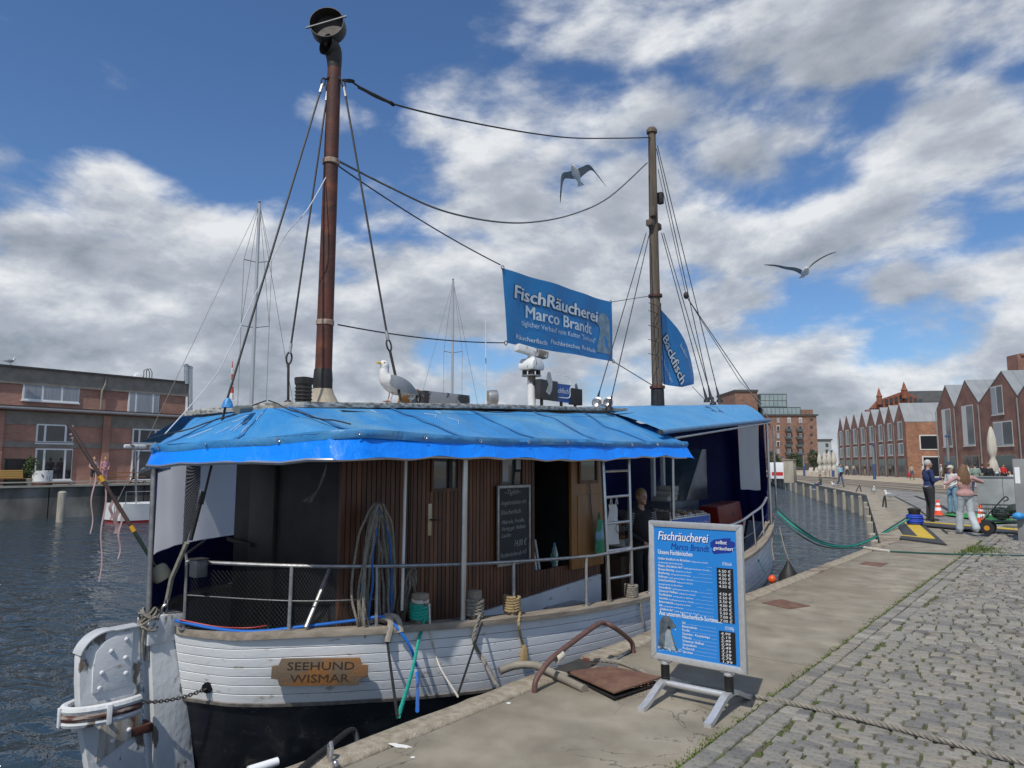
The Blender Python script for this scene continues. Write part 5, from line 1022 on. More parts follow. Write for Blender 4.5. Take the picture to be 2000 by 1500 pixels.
stext([('Unsere Fischbrötchen', .045, .218, .43, .046, .0006, 0), ('Aus unserem Räucherfisch-Sortiment', .045, .70, .76, .046, .0006, 0), ('€/Stück', .83, .262, .11, .03, 0, .1), ('€/100g', .84, .74, .10, .03, 0, .1)], M_pw, 'lettering')
rows = ['Heißer Backfisch im Brötchen', 'mit Remoulade oder Knoblauchsoße', 'Matjes „Nordische Art“', 'Bismarckhering', 'Brathering', 'Rollmops', 'Seelachsschnitzel', 'hausgemacht im Brötchen', 'Stremellachs', 'Schwarzer Heilbutt', 'Fischbulette', 'Garnelen', 'Buttermakrele', 'Aal', '„Schillerlocke“']; its = []; dots = MB()
wid = [.40, .31, .31, .2, .14, .115, .215, .3, .16, .24, .165, .115, .18, .04, .18]
for i, b in enumerate(rows):
    v = .262 + i * .0285; sm_ = i in (1, 7); its.append((b, .045, v, wid[i], .017 if sm_ else .0245, 0 if sm_ else .0003, 0))
    if not sm_: its.append((('kräftig gewürzt, mit Zwiebel', 'mild gesalzen im Brötchen', 'heiß geräuchert, frisch')[i % 3], .06 + wid[i], v, .2 + .05 * (i % 3), .014, 0, 0))
    if i not in (0, 6):
        for k in range(44):
            u = .07 + wid[i] + .27 + k * .009
            if u < .71: p = pt(u, v); dots.box(p.x, p.x + .002, p.y - .0012, p.y - .0004, p.z, p.z + .002)
for i, b in enumerate(['Aal', 'Buttermakrele', 'Forelle', 'Garnelen - Partyshrimps', 'Makrele', 'Schwarzer Heilbutt', 'Stremellachs', 'Rotbarsch', 'Sprotten']):
    v = .745 + i * .0275; w_ = (.04, .18, .09, .33, .11, .26, .17, .14, .12)[i]; its.append((b, .33, v, w_, .0245, .0003, 0))
    for k in range(60):
        u = .35 + w_ + k * .009
        if u < .74: p = pt(u, v); dots.box(p.x, p.x + .002, p.y - .0012, p.y - .0004, p.z, p.z + .002)
stext(its, M_pw, 'lettering'); tag(dots.build('dotted_lines', M_pw, sg, smooth=False), kind='stuff')
for u0, u1, v0, v1 in ((.765, .955, .285, .69), (.77, .955, .755, 1 - .012)): a, b = pt(u0, v0), pt(u1, v1); MB().box(a.x, b.x, a.y - .002, a.y - .0002, b.z, a.z).build('price_strip', M_pblack, sg, smooth=False)
pr = ['6.50 €', '4.50 €', '4.50 €', '4.50 €', '4.50 €', None, '4.50 €', '5.50 €', '5.50 €', '4.00 €', '5.50 €', '5.50 €', '7.00 €', '7.00 €']
stext([(b, .785, .318 + i * .0285, .14, .026, 0, .12) for i, b in enumerate(pr) if b] + [(b, .79, .782 + i * .0258, .11, .025, 0, .15) for i, b in enumerate(['4,99', '3,19', '2,49', '2,99', '2,49', '3,19', '3,29', '2,79', '1,99'])], M_pw, 'price', .0035)
m = MB(); p = pt(.02, .965); sealshape(m, p, (1, 0, 0), (0, 0, 1), .235, .001, 1); m.build('seal_print', pm('seal_dark_print', (.05, .065, .085), (.13, .16, .19), 22, .5), sg, smooth=False); m = MB(); sealshape(m, p, (1, 0, 0), (0, 0, 1), .235, .002, 1, True); m.build('seal_print', pm('seal_pale_print', (.30, .36, .40), (.2, .25, .29), 25, .5), sg, smooth=False)
m = MB(); rn = random.Random(2)
for k in range(40): q = pt(.02 + .3 * rn.random(), .955 + .03 * rn.random() - .02 * rn.random()); s = rn.uniform(.003, .012); m.poly([q + V(-s, -.0024, 0), q + V(s * .8, -.0024, -.001), q + V(s * .3, -.0024, s * .5)])
m.poly([pt(.235, .80) + V(0, -.0026, 0), pt(.255, .803) + V(0, -.0026, 0), pt(.25, .79) + V(0, -.0026, 0)][::-1]); m.build('splash_print', pm('splash_pale', (.5, .62, .75), rough=.4), sg, smooth=False)
m = MB(); m.lathe(pt(.165, .79) + V(0, -.0022, 0), [(.011, 0), (.011, .001), (.002, .0012)], 10, (0, -1, 0)); m.build('eye_print', M_pblack, sg)
# stand: two feet, cross tube, springs
for x in (X0 + .10, X1 - .13):
    MB().box(x - .05, x + .05, SY - .022, SY + .022, Z0 - .012, Z0 - .001).build('clamp_plate', M_steel, sg, bevel=.003)
    m = MB(); m.cyl((x, SY, .115), (x, SY, Z0 - .012), .017, n=10); m.build('spring_core', M_rubber, sg)
    m = MB(); m.tube([V(x + .027 * math.cos(t), SY + .027 * math.sin(t), .125 + .105 * t / (2 * math.pi * 9)) for t in [2 * math.pi * k / 12 for k in range(109)]], .0055, 5); m.build('spring', M_rubber, sg)
    MB().lathe((x, SY, .235), [(.03, 0), (.034, .004), (.034, .016), (.02, .02)], 12).build('collar', M_alu, sg)
    foot = cat([(x, SY - .37, .012), (x, SY - .28, .035), (x, SY - .12, .1), (x, SY - .04, .118), (x, SY + .04, .118), (x, SY + .12, .1), (x, SY + .28, .035), (x, SY + .37, .012)], 4); m = MB()
    G = [[p + V(-.024, 0, -.016), p + V(.024, 0, -.016), p + V(.024, 0, .016), p + V(-.024, 0, .016), p + V(-.024, 0, -.016)] for p in foot]; m.grid(G); m.poly(G[0][:4][::-1]); m.poly(G[-1][:4]); m.build('foot', M_alu, sg, ang=40)
MB().cyl((X0 + .10, SY, .105), (X1 - .13, SY, .105), .022, n=12).build('cross_tube', M_alu, sg)
# ================================================================ THINGS ON THE QUAY
hp = thing('grab_hoop', 'bent brown steel grab hoop over the ladder recess in the quay edge', 'grab rail', onz(1045, 1350)); A = onz(1045, 1352); B = onz(1236, 1275)
top = onx(1178, 1218, (A.x + B.x) / 2 - .0); c2 = onx(1228, 1248, B.x)
MB().tube(cat([A - V(0, 0, .05), A + V(0, .0, .06), onx(1058, 1310, A.x), onx(1085, 1280, A.x + .0), onx(1160, 1224, (A.x + B.x) / 2), onx(1180, 1217, (A.x + B.x) / 2 - .02), onx(1200, 1226, B.x + .03), c2, B + V(0, 0, .06), B - V(0, 0, .05)], 6), .021, 10).build('tube', pm('brown_paint', (.10, .05, .042), (.14, .075, .06), 12, .55, .3), hp)
p = onx(1090, 1283, A.x); m = MB(); dd = (onx(1160, 1224, (A.x + B.x) / 2) - p).normalized(); s_, u_ = frame(dd)
for k in range(6): m.tube([p + dd * (.014 * k - .03) + (s_ * math.cos(t) + u_ * math.sin(t)) * .03 for t in [2 * math.pi * j / 12 for j in range(12)]], .008, 5, closed=True)
m.build('lashing', M_rwhite, hp)
MB().tube(cat([B + V(-.02, -.02, .02), onz(1215, 1283) + V(0, 0, .012), onz(1190, 1297) + V(0, 0, .012)], 5), .01, 6).build('strap', M_steel, hp); MB().obox(onz(1185, 1303) + V(0, 0, .008), (.08, .02, 0), (-.02, .05, 0), (0, 0, .01)).build('anchor_plate', M_steel, hp, bevel=.003)
ht = thing('hatch_cover', 'rusty tread plate hatch cover tilted open on the quay slab', 'hatch', onz(1200, 1340)); q = [onz(1108, 1321), onz(1200, 1371), onz(1292, 1338), onz(1190, 1308)]; q = [p + V(0, 0, z) for p, z in zip(q, (.025, .055, .05, .02))]
M_tread = pm('rusty_tread', (.13, .065, .045), (.19, .105, .07), 8, .75, .3, bscale=30); m = MB(); m.prism(q, (0, 0, .012)); m.build('plate', M_tread, ht, smooth=False); m = MB(); e1, e2 = q[1] - q[0], q[3] - q[0]
for i in range(15):
    for j in range(12):
        c = q[0] + e1 * ((i + .5) / 15) + e2 * ((j + .5) / 12) + V(0, 0, .0135); c.z = q[0].z + .0135 + (q[1].z - q[0].z) * (i + .5) / 15 + (q[3].z - q[0].z) * (j + .5) / 12; d = (e1.normalized() + e2.normalized() * (1 if (i + j) % 2 else -1)).normalized() * .014; s2 = d.cross(V(0, 0, 1)).normalized() * .004; m.add([c - d, c + s2, c + d, c - s2, c + V(0, 0, .003)], [(0, 1, 4), (1, 2, 4), (2, 3, 4), (3, 0, 4)])
m.build('tread_ribs', M_tread, ht, smooth=False); m = MB(); m.prism([p - V(0, 0, .03 + i * .006) for i, p in enumerate(q)], (0, 0, .012)); m.build('pit_edge', M_rubber, ht, smooth=False)
q = [onz(1487, 1178), onz(1543, 1190), onz(1583, 1184), onz(1525, 1171)]; m = MB(); m.prism([p + V(0, 0, .001) for p in q], (0, 0, .006)); o = m.build('cover_plate', M_tread, smooth=False, bevel=.002); tag(o, 'flat rusty cover plate set in the slab behind the menu sign', 'cover plate', 'rusty plates in the slabs')
q = [onz(1678, 1102), onz(1720, 1107), onz(1735, 1101), onz(1692, 1097)]; m = MB(); m.prism([p + V(0, 0, .001) for p in q], (0, 0, .006)); o = m.build('cover_plate', M_tread, smooth=False, bevel=.002); tag(o, 'smaller rusty cover plate set in the slabs before the cable ramp', 'cover plate', 'rusty plates in the slabs')
tag(MB().tube(cat([onz(985, 1318) + V(-.05, 0, .02), onz(1010, 1312) + V(0, 0, .05), onz(1050, 1316) + V(0, 0, .06), onz(1095, 1332) + V(0, 0, .035), onz(1142, 1352) + V(0, 0, .02)], 6), [.03 + .003 * (i % 6 == 0) for i in range(25)], 10).build('fender_hose', pm('grey_hose', (.26, .235, .19), (.2, .18, .15), 8, .7, .3)), 'thick grey rubber hose lying over the quay edge', 'hose')
tr = MB(); tr.rope(cat([onz(1152, 1296) + V(0, 0, .03), onz(1215, 1300) + V(0, 0, .02), onz(1300, 1333) + V(0, 0, .016), onz(1400, 1352) + V(0, 0, .016), onz(1480, 1366) + V(0, 0, .016), onz(1560, 1385) + V(0, 0, .03), onz(1700, 1420) + V(0, 0, .035), onz(1850, 1460) + V(0, 0, .034), onz(2050, 1517) + V(0, 0, .035)], 10), .0185, pitch=.11); tag(tr.build('heavy_rope', M_rgrey), 'heavy grey rope lying across slabs and cobbles under the menu sign', 'rope')
bd = MB()
def splat(c, s, n, seed):
    rn = random.Random(seed); b = [onz(*c) + V(s * rn.uniform(.6, 1.2) * math.cos(2 * math.pi * k / n), s * rn.uniform(.5, 1.2) * math.sin(2 * math.pi * k / n), .0025) for k in range(n)]; m = MB(); m.prism(b, (0, 0, .0015)); return m
M_drop = pm('droppings', (.72, .72, .69), rough=.9)
for c, s, l in (((780, 1457), .05, 'long white bird dropping on the quay slab'), ((806, 1480), .016, 'small white bird dropping near the long one'), ((993, 1374), .02, 'white bird dropping between the hoop and the quay edge')):
    m = splat(c, s, 13, int(c[0])); 
    if s == .05: m.v = [(onz(*c).x + (x - onz(*c).x) * 1.7, onz(*c).y + (y - onz(*c).y) * .55 + (x - onz(*c).x) * .25, z) for x, y, z in m.v]
    tag(m.build('bird_dropping', M_drop, smooth=False), l, 'dropping', 'bird droppings on the slab')
# lines at the near bottom edge
cbk = thing('shore_cable', 'black ribbed cable crossing the quay edge at a steel shackle', 'cable', onz(620, 1470)); P = cat([onx(700, 1425, -3.62) - V(0, 0, .1), onz(688, 1432) + V(0, 0, .02), onz(640, 1470) + V(0, 0, .03), onz(585, 1515) + V(0, 0, .03), onz(520, 1580) + V(0, 0, .03)], 14); MB().tube(P, [.016 + .0022 * (i % 2) for i in range(len(P))], 8).build('cable', M_rubber, cbk)
c = onz(640, 1488); MB().tube([c + V(.02, .0, 0), c + V(.02, .01, .07), c + V(0, .02, .095), c + V(-.03, .03, .07), c + V(-.03, .03, 0)], .012, 8).build('shackle', M_steel, cbk); MB().lathe(onz(655, 1497), [(.018, 0), (.018, .02), (.012, .03), (.002, .034)], 10).build('bolt', M_stain, cbk)
tag(MB().tube([onz(490, 1516) + V(0, 0, .0), onz(640, 1514) + V(0, 0, .0)], .018, 8).build('red_fender_tube', pm('red_rubber', (.5, .03, .05), rough=.5)), 'red tube lying beside the steel shackle on the quay edge', 'tube')
wp = thing('rope_sleeve', 'white plastic sleeve on a green rope beside the black ribbed cable', 'rope', onz(540, 1490)); MB().tube([onz(505, 1512) + V(-.1, 0, -.01), onz(555, 1492) + V(-.06, 0, .0)], [.026, .022], 12).build('sleeve', M_pw, wp); m = MB(); m.rope([onz(470, 1541) + V(-.1, 0, -.05), onz(505, 1512) + V(-.1, 0, -.01)], .017); m.build('line', M_rgreen, wp)
# bow lines, fender
bl = [onx(1520, 1003, -4.75), onz(1570, 1045, -.45), onz(1640, 1068, -.32), onz(1700, 1058, -.1), onz(1735, 1035, .1), onz(1773, 1022, .22)]
def line_px(name, label, pts, r, mat, rope=True): P = cat([Vector(p) for p in pts], 8); m = MB(); m.rope(P, r) if rope else m.tube(P, r, 6); return tag(m.build(name, mat), label, 'rope', 'bow lines of the cutter')
bp = V(-3.72, 22.2, 0)
line_px('bow_line', 'green bow line slung over the water to the blue bollard', [onx(1518, 992, -4.8), ond(1560, 1030, 13.6), ond(1610, 1060, 14.6), ond(1665, 1065, 15.8), ond(1715, 1045, 17.2), bp + V(-.15, -.1, .25)], .02, M_rdgreen)
line_px('bow_line', 'second green bow line sagging beside the first one', [onx(1518, 1000, -4.8), ond(1560, 1035, 13.5), ond(1612, 1063, 14.4), ond(1668, 1066, 15.6), ond(1718, 1046, 17.0), bp + V(-.1, -.16, .2)], .017, M_rgreen)
line_px('bow_line', 'dark line with a white splice lying over the quay edge', [onx(1518, 1008, -4.8), ond(1555, 1040, 13.2), ond(1600, 1065, 13.8), ond(1645, 1071, 14.4), onz(1690, 1072) + V(0, 0, .03)], .015, M_rdgreen)
line_px('bow_line', 'pale splice of the dark bow line on the quay edge', [onz(1688, 1072) + V(0, 0, .03), onz(1710, 1076) + V(0, 0, .03), onz(1738, 1079) + V(0, 0, .025)], .028, M_rwhite); line_px('bow_line', 'green-grey tail of the bow line lying on the slabs', [onz(1738, 1079) + V(0, 0, .02), onz(1800, 1082) + V(0, 0, .02), onz(1880, 1085) + V(0, 0, .02), onz(2020, 1089) + V(0, 0, .03)], .017, M_rdgreen)
for k, (x0, y0, x1, y1) in enumerate(((1519, 1035, 1532, 1105), (1523, 1030, 1548, 1112), (1475, 1070, 1495, 1120), (1510, 1040, 1512, 1095))): line_px('fender_line', ('green line hanging from the bow to the black fender', 'grey line hanging beside the bow', 'grey lashing on the bow rail', 'short line hanging off the bow')[k], [onx(x0, y0, -4.6), onx((x0 + x1) / 2 - 3, (y0 + y1) / 2, -4.3), onx(x1, y1, -4.15)], .011, (M_rdgreen, M_rgrey)[k % 2], True)
c = onx(1540, 1112, -3.95); tag(MB().lathe(c - V(0, 0, .22), [(.03, 0), (.17, .04), (.16, .12), (.08, .24), (.03, .33), (.02, .36)], 12).build('fender', M_rubber), 'black cone shaped fender hanging off the bow', 'fender'); c = onx(1508, 1128, -4.0); tag(MB().ell(c - V(0, 0, .03), (.065, .065, .07)).build('buoy', pm('orange_buoy', (.75, .10, .02), rough=.4)), 'orange buoy squeezed between bow and quay', 'buoy')
# blue bollard with rope
bo = thing('bollard', 'grey mooring bollard wound with blue rope beside the cable ramp', 'bollard', bp); MB().lathe(bp, [(.2, 0), (.2, .03), (.15, .05), (.145, .40), (.165, .43), (.165, .47), (.1, .49)], 16).build('post', M_iron, bo); m = MB()
for k in range(5): m.tube([bp + V((.175 + .015 * (k % 2)) * math.cos(t), (.175 + .015 * (k % 2)) * math.sin(t), .09 + .05 * k) for t in [2 * math.pi * j / 16 for j in range(16)]], .032, 6, closed=True)
m.build('rope_turns', pm('royal_blue_rope', (.015, .05, .40), (.02, .07, .5), 20, .7), bo)
# cable ramp
cr = thing('cable_ramp', 'black rubber cable ramp with yellow lid lying on the slabs', 'cable ramp', onz(1800, 1045)); M_rr = pm('ramp_rubber', (.035, .036, .038), (.05, .05, .052), 8, .7, .3); M_yl = pm('ramp_yellow', (.62, .43, .02), (.52, .36, .02), 6, .6, .2)
def ramp(px, h0, h1, mat, nm): m = MB(); b = [onz(*p) for p in px]; hs = (h0, h1, h1, h0); m.add([p for p in b] + [p + V(0, 0, h) for p, h in zip(b, hs)], [(0, 3, 2, 1), (4, 5, 6, 7), (0, 1, 5, 4), (1, 2, 6, 5), (2, 3, 7, 6), (3, 0, 4, 7)]); m.build(nm, mat, cr, smooth=False)
ramp([(1754, 1028), (1765.5, 1023), (1794, 1053), (1769, 1051)], .01, .05, M_rr, 'ramp'); ramp([(1765.5, 1023), (1790, 1023), (1827, 1056.5), (1794, 1053)], .05, .052, M_yl, 'lid'); ramp([(1806, 1026), (1790, 1023), (1827, 1056.5), (1850, 1065)], .008, .05, M_rr, 'ramp')
ramp([(1757, 1054), (1760, 1051), (1828, 1058), (1849, 1066)], .035, .055, M_rr, 'front_bar'); ramp([(1760, 1050.5), (1762, 1049.5), (1826, 1056), (1824, 1057.5)], .058, .06, M_yl, 'stripe')
ramp([(1790, 1026), (1790, 1022.5), (2060, 1045), (2060, 1052)], .03, .05, M_rr, 'side_bar'); ramp([(1800, 1023.3), (1800, 1022), (2060, 1043), (2060, 1046)], .056, .058, M_yl, 'stripe')
# grab hoops farther along the quay
for a_, b_, c_, l in (((1672, 961), (1680, 951), (1682, 961), 'dark grab hoop at the corner of the far quay'), ((1724, 991), (1733, 972), (1731, 991), 'dark ladder hoop between two gulls on the far quay')):
    A = onz(*a_); B = onz(*c_); t = thing('grab_hoop', l, 'grab rail', A, 0, 'grab hoops on the far quay'); d = (A - Vector((0, 0, CAMH))).length; up = V(0, 0, (a_[1] - b_[1]) * d / FPX); T = A.lerp(B, .8) + up; MB().tube(cat([A, A.lerp(T, .5) + V(0, 0, .08), T, B], 5), .03, 6).build('tube', M_iron, t)
# traffic cones, mat
M_or = pm('cone_orange', (.78, .09, .03), rough=.5)
def cone(p, l):
    t = thing('traffic_cone', l, 'traffic cone', p, 0, 'traffic cones'); m = MB(); m.box(-.15, .15, -.15, .15, 0, .03); m.build('base', M_or, t, world=False, bevel=.01)
    for z0, z1, mt in ((.03, .15, M_or), (.15, .25, M_pw), (.25, .33, M_or), (.33, .4, M_pw), (.4, .5, M_or)): m = MB(); f = lambda z: .115 * (1 - (z - .03) / .6) + .012; m.lathe((0, 0, z0), [(f(z0), 0), (f(z1), z1 - z0)], 16); m.build('band', mt, t, world=False)
cone(onz(1833, 1006), 'orange and white cone beside the man in the navy jacket'); cone(onz(1917, 1021), 'orange and white cone right of the woman in pink')
m = MB(); m.prism([onz(*p) + V(0, 0, .001) for p in ((1836, 1004), (1905, 1003), (1962, 1010), (1990, 1020), (1925, 1022), (1890, 1012))], (0, 0, .012)); tag(m.build('green_mat', pm('artificial_grass', (.02, .20, .04), (.03, .27, .06), 20, .9, .5), smooth=False), 'green artificial grass mat on the cobbles behind the cones', 'mat')
m = MB(); m.prism([onz(*p) + V(0, 0, .016) for p in ((1925, 1003), (1985, 1003), (1995, 1006), (1930, 1006))], (0, 0, .01)); tag(m.build('white_mat', M_pw, smooth=False), 'white sheet lying on the far end of the green mat', 'mat')
# galvanised cabinet, post, handcart
p0 = onz(1962, 1003); cbn = thing('steel_cabinet', 'galvanised steel cabinet standing behind the handcart', 'cabinet', p0); m = MB(); m.box(p0.x - .75, p0.x + .8, p0.y, p0.y + .7, 0, 1.22); m.build('body', pm('zinc_sheet', (.40, .41, .41), (.31, .32, .32), 2.5, .45, .1, metal=.5), cbn, bevel=.012); MB().box(p0.x - .79, p0.x + .84, p0.y - .04, p0.y + .74, 1.221, 1.25).build('lid', M_steel, cbn, bevel=.006); MB().box(p0.x - .0, p0.x + .012, p0.y - .006, p0.y - .001, .05, 1.2).build('door_gap', M_iron, cbn, smooth=False)
p0 = onz(2003, 1058); pb = thing('service_post', 'grey service post with a small label beside the handcart', 'post', p0); MB().box(p0.x - .12, p0.x + .25, p0.y - .1, p0.y + .25, 0, 1.78).build('body', pm('post_grey', (.21, .215, .22), (.26, .265, .27), 3, .5), pb, bevel=.015); MB().box(p0.x - .09, p0.x + .0, p0.y - .104, p0.y - .1005, 1.25, 1.6).build('label', M_pw, pb, smooth=False)
tag(MB().ell(p0 + V(-.08, -.18, .55), (.12, .1, .08), n=9, m=6).build('blue_bag', pm('blue_bag', (.02, .2, .55), (.05, .35, .7), 9, .5)), 'crumpled blue bag hanging on the grey service post', 'bag')
hc_ = thing('handcart', 'dark green wire handcart with thick tyres and a long drawbar', 'handcart', onz(1968, 1045)); o = onz(1968, 1045); o = V(o.x, o.y, 0)
M_cg = pm('cart_green', (.015, .035, .03), rough=.5)
for dx in (-.38, .42):
    for dy in (-.22, .25): c = o + V(dx, dy, .16); w_ = part('wheel', hc_); m = MB(); m.lathe(c - V(0, .04, 0), [(.09, 0), (.15, .005), (.16, .04), (.15, .075), (.09, .08)], 18, (0, 1, 0)); m.build('tyre', M_rubber, w_); m = MB(); m.lathe(c - V(0, .045, 0), [(.06, 0), (.06, .09), (.03, .095)], 12, (0, 1, 0)); m.build('rim', pm('rim_yellow', (.55, .26, .02), rough=.5), w_)
MB().box(o.x - .5, o.x + .55, o.y - .2, o.y + .24, .30, .335).build('floor', M_cg, hc_, bevel=.005); m = MB()
for z in (.4, .5, .6, .7):
    m.tube([o + V(a, b, z) for a, b in ((-.5, -.2), (.55, -.2), (.55, .24), (-.5, .24))], .008, 4, closed=True)
for k in range(9): m.bar(o + V(-.5 + k * .131, -.2, .33), o + V(-.5 + k * .131, -.2, .7), .008, .008); m.bar(o + V(-.5 + k * .131, .24, .33), o + V(-.5 + k * .131, .24, .7), .008, .008)
m.build('basket', M_cg, hc_); MB().tube(cat([o + V(-.55, -.1, .2), o + V(-.35, -.24, .45), o + V(-.02, -.26, .86), o + V(.06, -.26, .9), o + V(.08, -.26, .84), o + V(0, -.26, .8)], 4), .014, 6).build('drawbar', M_rubber, hc_)
for k, (a, b, c, s) in enumerate(((-.1, 0, .5, .2), (.2, .05, .58, .2), (.38, 0, .52, .15))): MB().ell(o + V(a, b, c), (s, .17, .16), n=10, m=7).build('load', pm('dark_load', (.02, .035, .03), (.035, .05, .045), 6, .8, .4), hc_)
# ================================================================ PEOPLE
def segdist(P, a, b):
    ab = b - a; t = np.clip(((P - a) @ ab) / max(ab @ ab, 1e-9), 0, 1); return np.linalg.norm(P - (a + t[:, None] * ab), axis=1), t
def remesh(mb, voxel, smooth_it=4):
    me = bpy.data.meshes.new('tmp'); me.from_pydata(mb.v, [], mb.f); o = bpy.data.objects.new('tmp', me); COL.objects.link(o)
    r = o.modifiers.new('r', 'REMESH'); r.mode = 'VOXEL'; r.voxel_size = voxel; s = o.modifiers.new('s', 'SMOOTH'); s.factor = .5; s.iterations = smooth_it
    dg = bpy.context.evaluated_depsgraph_get(); m2 = bpy.data.meshes.new_from_object(o.evaluated_get(dg)); bpy.data.objects.remove(o); bpy.data.meshes.remove(me); return m2
def capsule(mb, a, b, r0, r1, n=10):
    a, b = Vector(a), Vector(b); d = (b - a).normalized(); L = (b - a).length; pts = []; rr = []
    for k in range(4): t = math.pi / 2 * k / 4; pts.append(a - d * r0 * math.cos(t)); rr.append(max(r0 * math.sin(t), .002))
    for k in range(5): pts.append(a.lerp(b, k / 4)); rr.append(r0 + (r1 - r0) * k / 4)
    for k in range(1, 5): t = math.pi / 2 * k / 4; pts.append(b + d * r1 * math.sin(t)); rr.append(max(r1 * math.cos(t), .002))
    mb.tube(pts, rr, n)
SKIN = [pm('skin_light', (.50, .30, .22), (.44, .25, .18), 8, .5), pm('skin_tan', (.40, .22, .15), (.35, .19, .13), 8, .5)]
def cloth(name, c, k=.8): return pm('cloth_' + name, c, tuple(v * k for v in c), 7, .85, .5, bscale=9, bdist=.02)
M_hairs = {'grey': pm('hair_grey', (.50, .49, .47), (.36, .35, .33), 20, .7, .4), 'brown': pm('hair_brown', (.13, .07, .035), (.20, .11, .055), 14, .55, .5, stretch=(5, 5, .8)), 'dark': pm('hair_dark', (.02, .015, .012), (.04, .03, .022), 14, .6, .4), 'blond': pm('hair_blond', (.36, .24, .11), (.26, .17, .08), 14, .6, .4, stretch=(4, 4, 1))}
def person(label, loc, h, rz, top, bottom, hair='dark', long=False, pose='stand', arms='down', skin=0, shoe=(.03, .03, .03), bulk=1.0, voxel=.02, sleeve='long', legw=1.0, cap=None, short=False, group=None, flare=0, head_turn=0):
    t = thing('person', label, 'person', loc, rz, group); s = h / 1.75; b = bulk; S_ = lambda *p: np.array(p, float) * s
    sit = pose == 'sit'; walk = pose == 'walk'; pz = .93 if not sit else .10
    hipL, hipR = S_(-.09 * b, 0, pz), S_(.09 * b, 0, pz)
    if sit: kL, kR, aL, aR = S_(-.11, .42, pz + .02), S_(.11, .42, pz + .0), S_(-.11, .44, pz - .40), S_(.12, .48, pz - .40)
    elif walk: kL, kR, aL, aR = S_(-.1, .12, .5), S_(.1, -.02, .5), S_(-.1, .17, .09), S_(.1, -.25, .13)
    else: kL, kR, aL, aR = S_(-.105, .02, .5), S_(.105, .03, .5), S_(-.115, -.02, .085), S_(.12, .0, .085)
    dz = pz - .93; sh = 1.42 + dz; chest = S_(0, .0, 1.24 + dz); neck = S_(0, .0, 1.49 + dz); head = S_(0, .025, 1.635 + dz); shL, shR = S_(-.185 * b, 0, sh), S_(.185 * b, 0, sh)
    if arms == 'phone': eL, eR, wL, wR = S_(-.25 * b, .03, 1.14 + dz), S_(.25 * b, .04, 1.14 + dz), S_(-.10, .30, 1.20 + dz), S_(.10, .31, 1.22 + dz)
    elif arms == 'out': eL, eR, wL, wR = S_(-.44, .02, 1.25 + dz), S_(.45, .03, 1.30 + dz), S_(-.27, .22, 1.30 + dz), S_(.26, .22, 1.34 + dz)
    elif arms == 'front': eL, eR, wL, wR = S_(-.25 * b, .0, 1.14 + dz), S_(.25 * b, .02, 1.14 + dz), S_(-.12, .22, 1.02 + dz), S_(.14, .2, 1.0 + dz)
    elif arms == 'lap': eL, eR, wL, wR = S_(-.25, .05, 1.15 + dz), S_(.25, .05, 1.15 + dz), S_(-.12, .30, 1.03 + dz), S_(.12, .3, 1.03 + dz)
    else: eL, eR, wL, wR = S_(-.25 * b, -.02, 1.13 + dz), S_(.25 * b, -.02, 1.13 + dz), S_(-.27 * b, .06, .88 + dz), S_(.27 * b, .05, .88 + dz)
    mb = MB(); Z = []
    def cp(a, c, r0, r1, zone): capsule(mb, a, c, r0 * s, r1 * s); Z.append((np.array(a), np.array(c), r0 * s, r1 * s, zone))
    def el(c, r, zone, rot=None): mb.ell(c, [v * s for v in r], rot, 14, 10); m_ = min(r) * s; Z.append((np.array(c), np.array(c) + np.array([0, 0, 1e-3]), m_ * 1.1, m_ * 1.1, zone))
    lw = legw
    for hp, kn, an, sd in ((hipL, kL, aL, -1), (hipR, kR, aR, 1)):
        cp(hp, kn, .092 * lw * b, .066 * lw, 'bottom'); cp(kn, an + S_(0, 0, .03), (.064 + flare * .4) * lw, (.046 + flare) * lw, 'skin' if short else 'bottom'); cp(an + S_(0, -.03, -.035), an + S_(sd * .02, .15, -.05), .042, .034, 'shoe')
    el(S_(0, -.01, pz + .02), (.165 * b, .125 * b, .13), 'bottom')
    el(S_(0, .005, 1.06 + dz), (.150 * b, .112 * b, .14), 'top'); el(chest, (.172 * b, .118 * b, .20), 'top'); cp(S_(-.10 * b, 0, 1.38 + dz), S_(.10 * b, 0, 1.38 + dz), .082, .082, 'top'); el(S_(0, .03, 1.12 + dz), (.13 * b, .12 * b, .14), 'top')
    cp(neck - S_(0, 0, .07), neck + S_(0, .01, .05), .054, .05, 'skin')
    for sh_, e_, w_ in ((shL, eL, wL), (shR, eR, wR)):
        cp(sh_, e_, .056 * b, .046 * b, 'top' if sleeve != 'none' else 'skin'); cp(e_, w_, .044 * b, .032, 'top' if sleeve == 'long' else 'skin')
        d = (w_ - e_) / np.linalg.norm(w_ - e_); sd = -1 if sh_[0] < 0 else 1; side = np.cross(d, np.array([0, 0, 1.0])); side = side / (np.linalg.norm(side) + 1e-6); pc = w_ + d * .045 * s
        cp(w_, w_ + d * .075 * s, .027, .03, 'skin'); nrm = np.cross(side, d)
        for k, (o_, l_) in enumerate(((-.024, .065), (-.008, .078), (.008, .074), (.023, .058))): b0 = w_ + d * .085 * s + side * o_ * s; b1 = b0 + d * l_ * .55 * s - nrm * .012 * s; cp(b0, b1, .010, .0095, 'skin'); cp(b1, b1 + (d * .7 - nrm * .7) * l_ * .5 * s, .0095, .008, 'skin')
        tb = w_ + d * .03 * s - side * sd * .028 * s; cp(tb, tb + (d * .8 - side * sd * .6) * .05 * s, .012, .01, 'skin')
    hr = Euler((0, 0, head_turn)); H_ = hr.to_matrix(); hd = lambda *p: head + np.array(H_ @ Vector(p)) * s
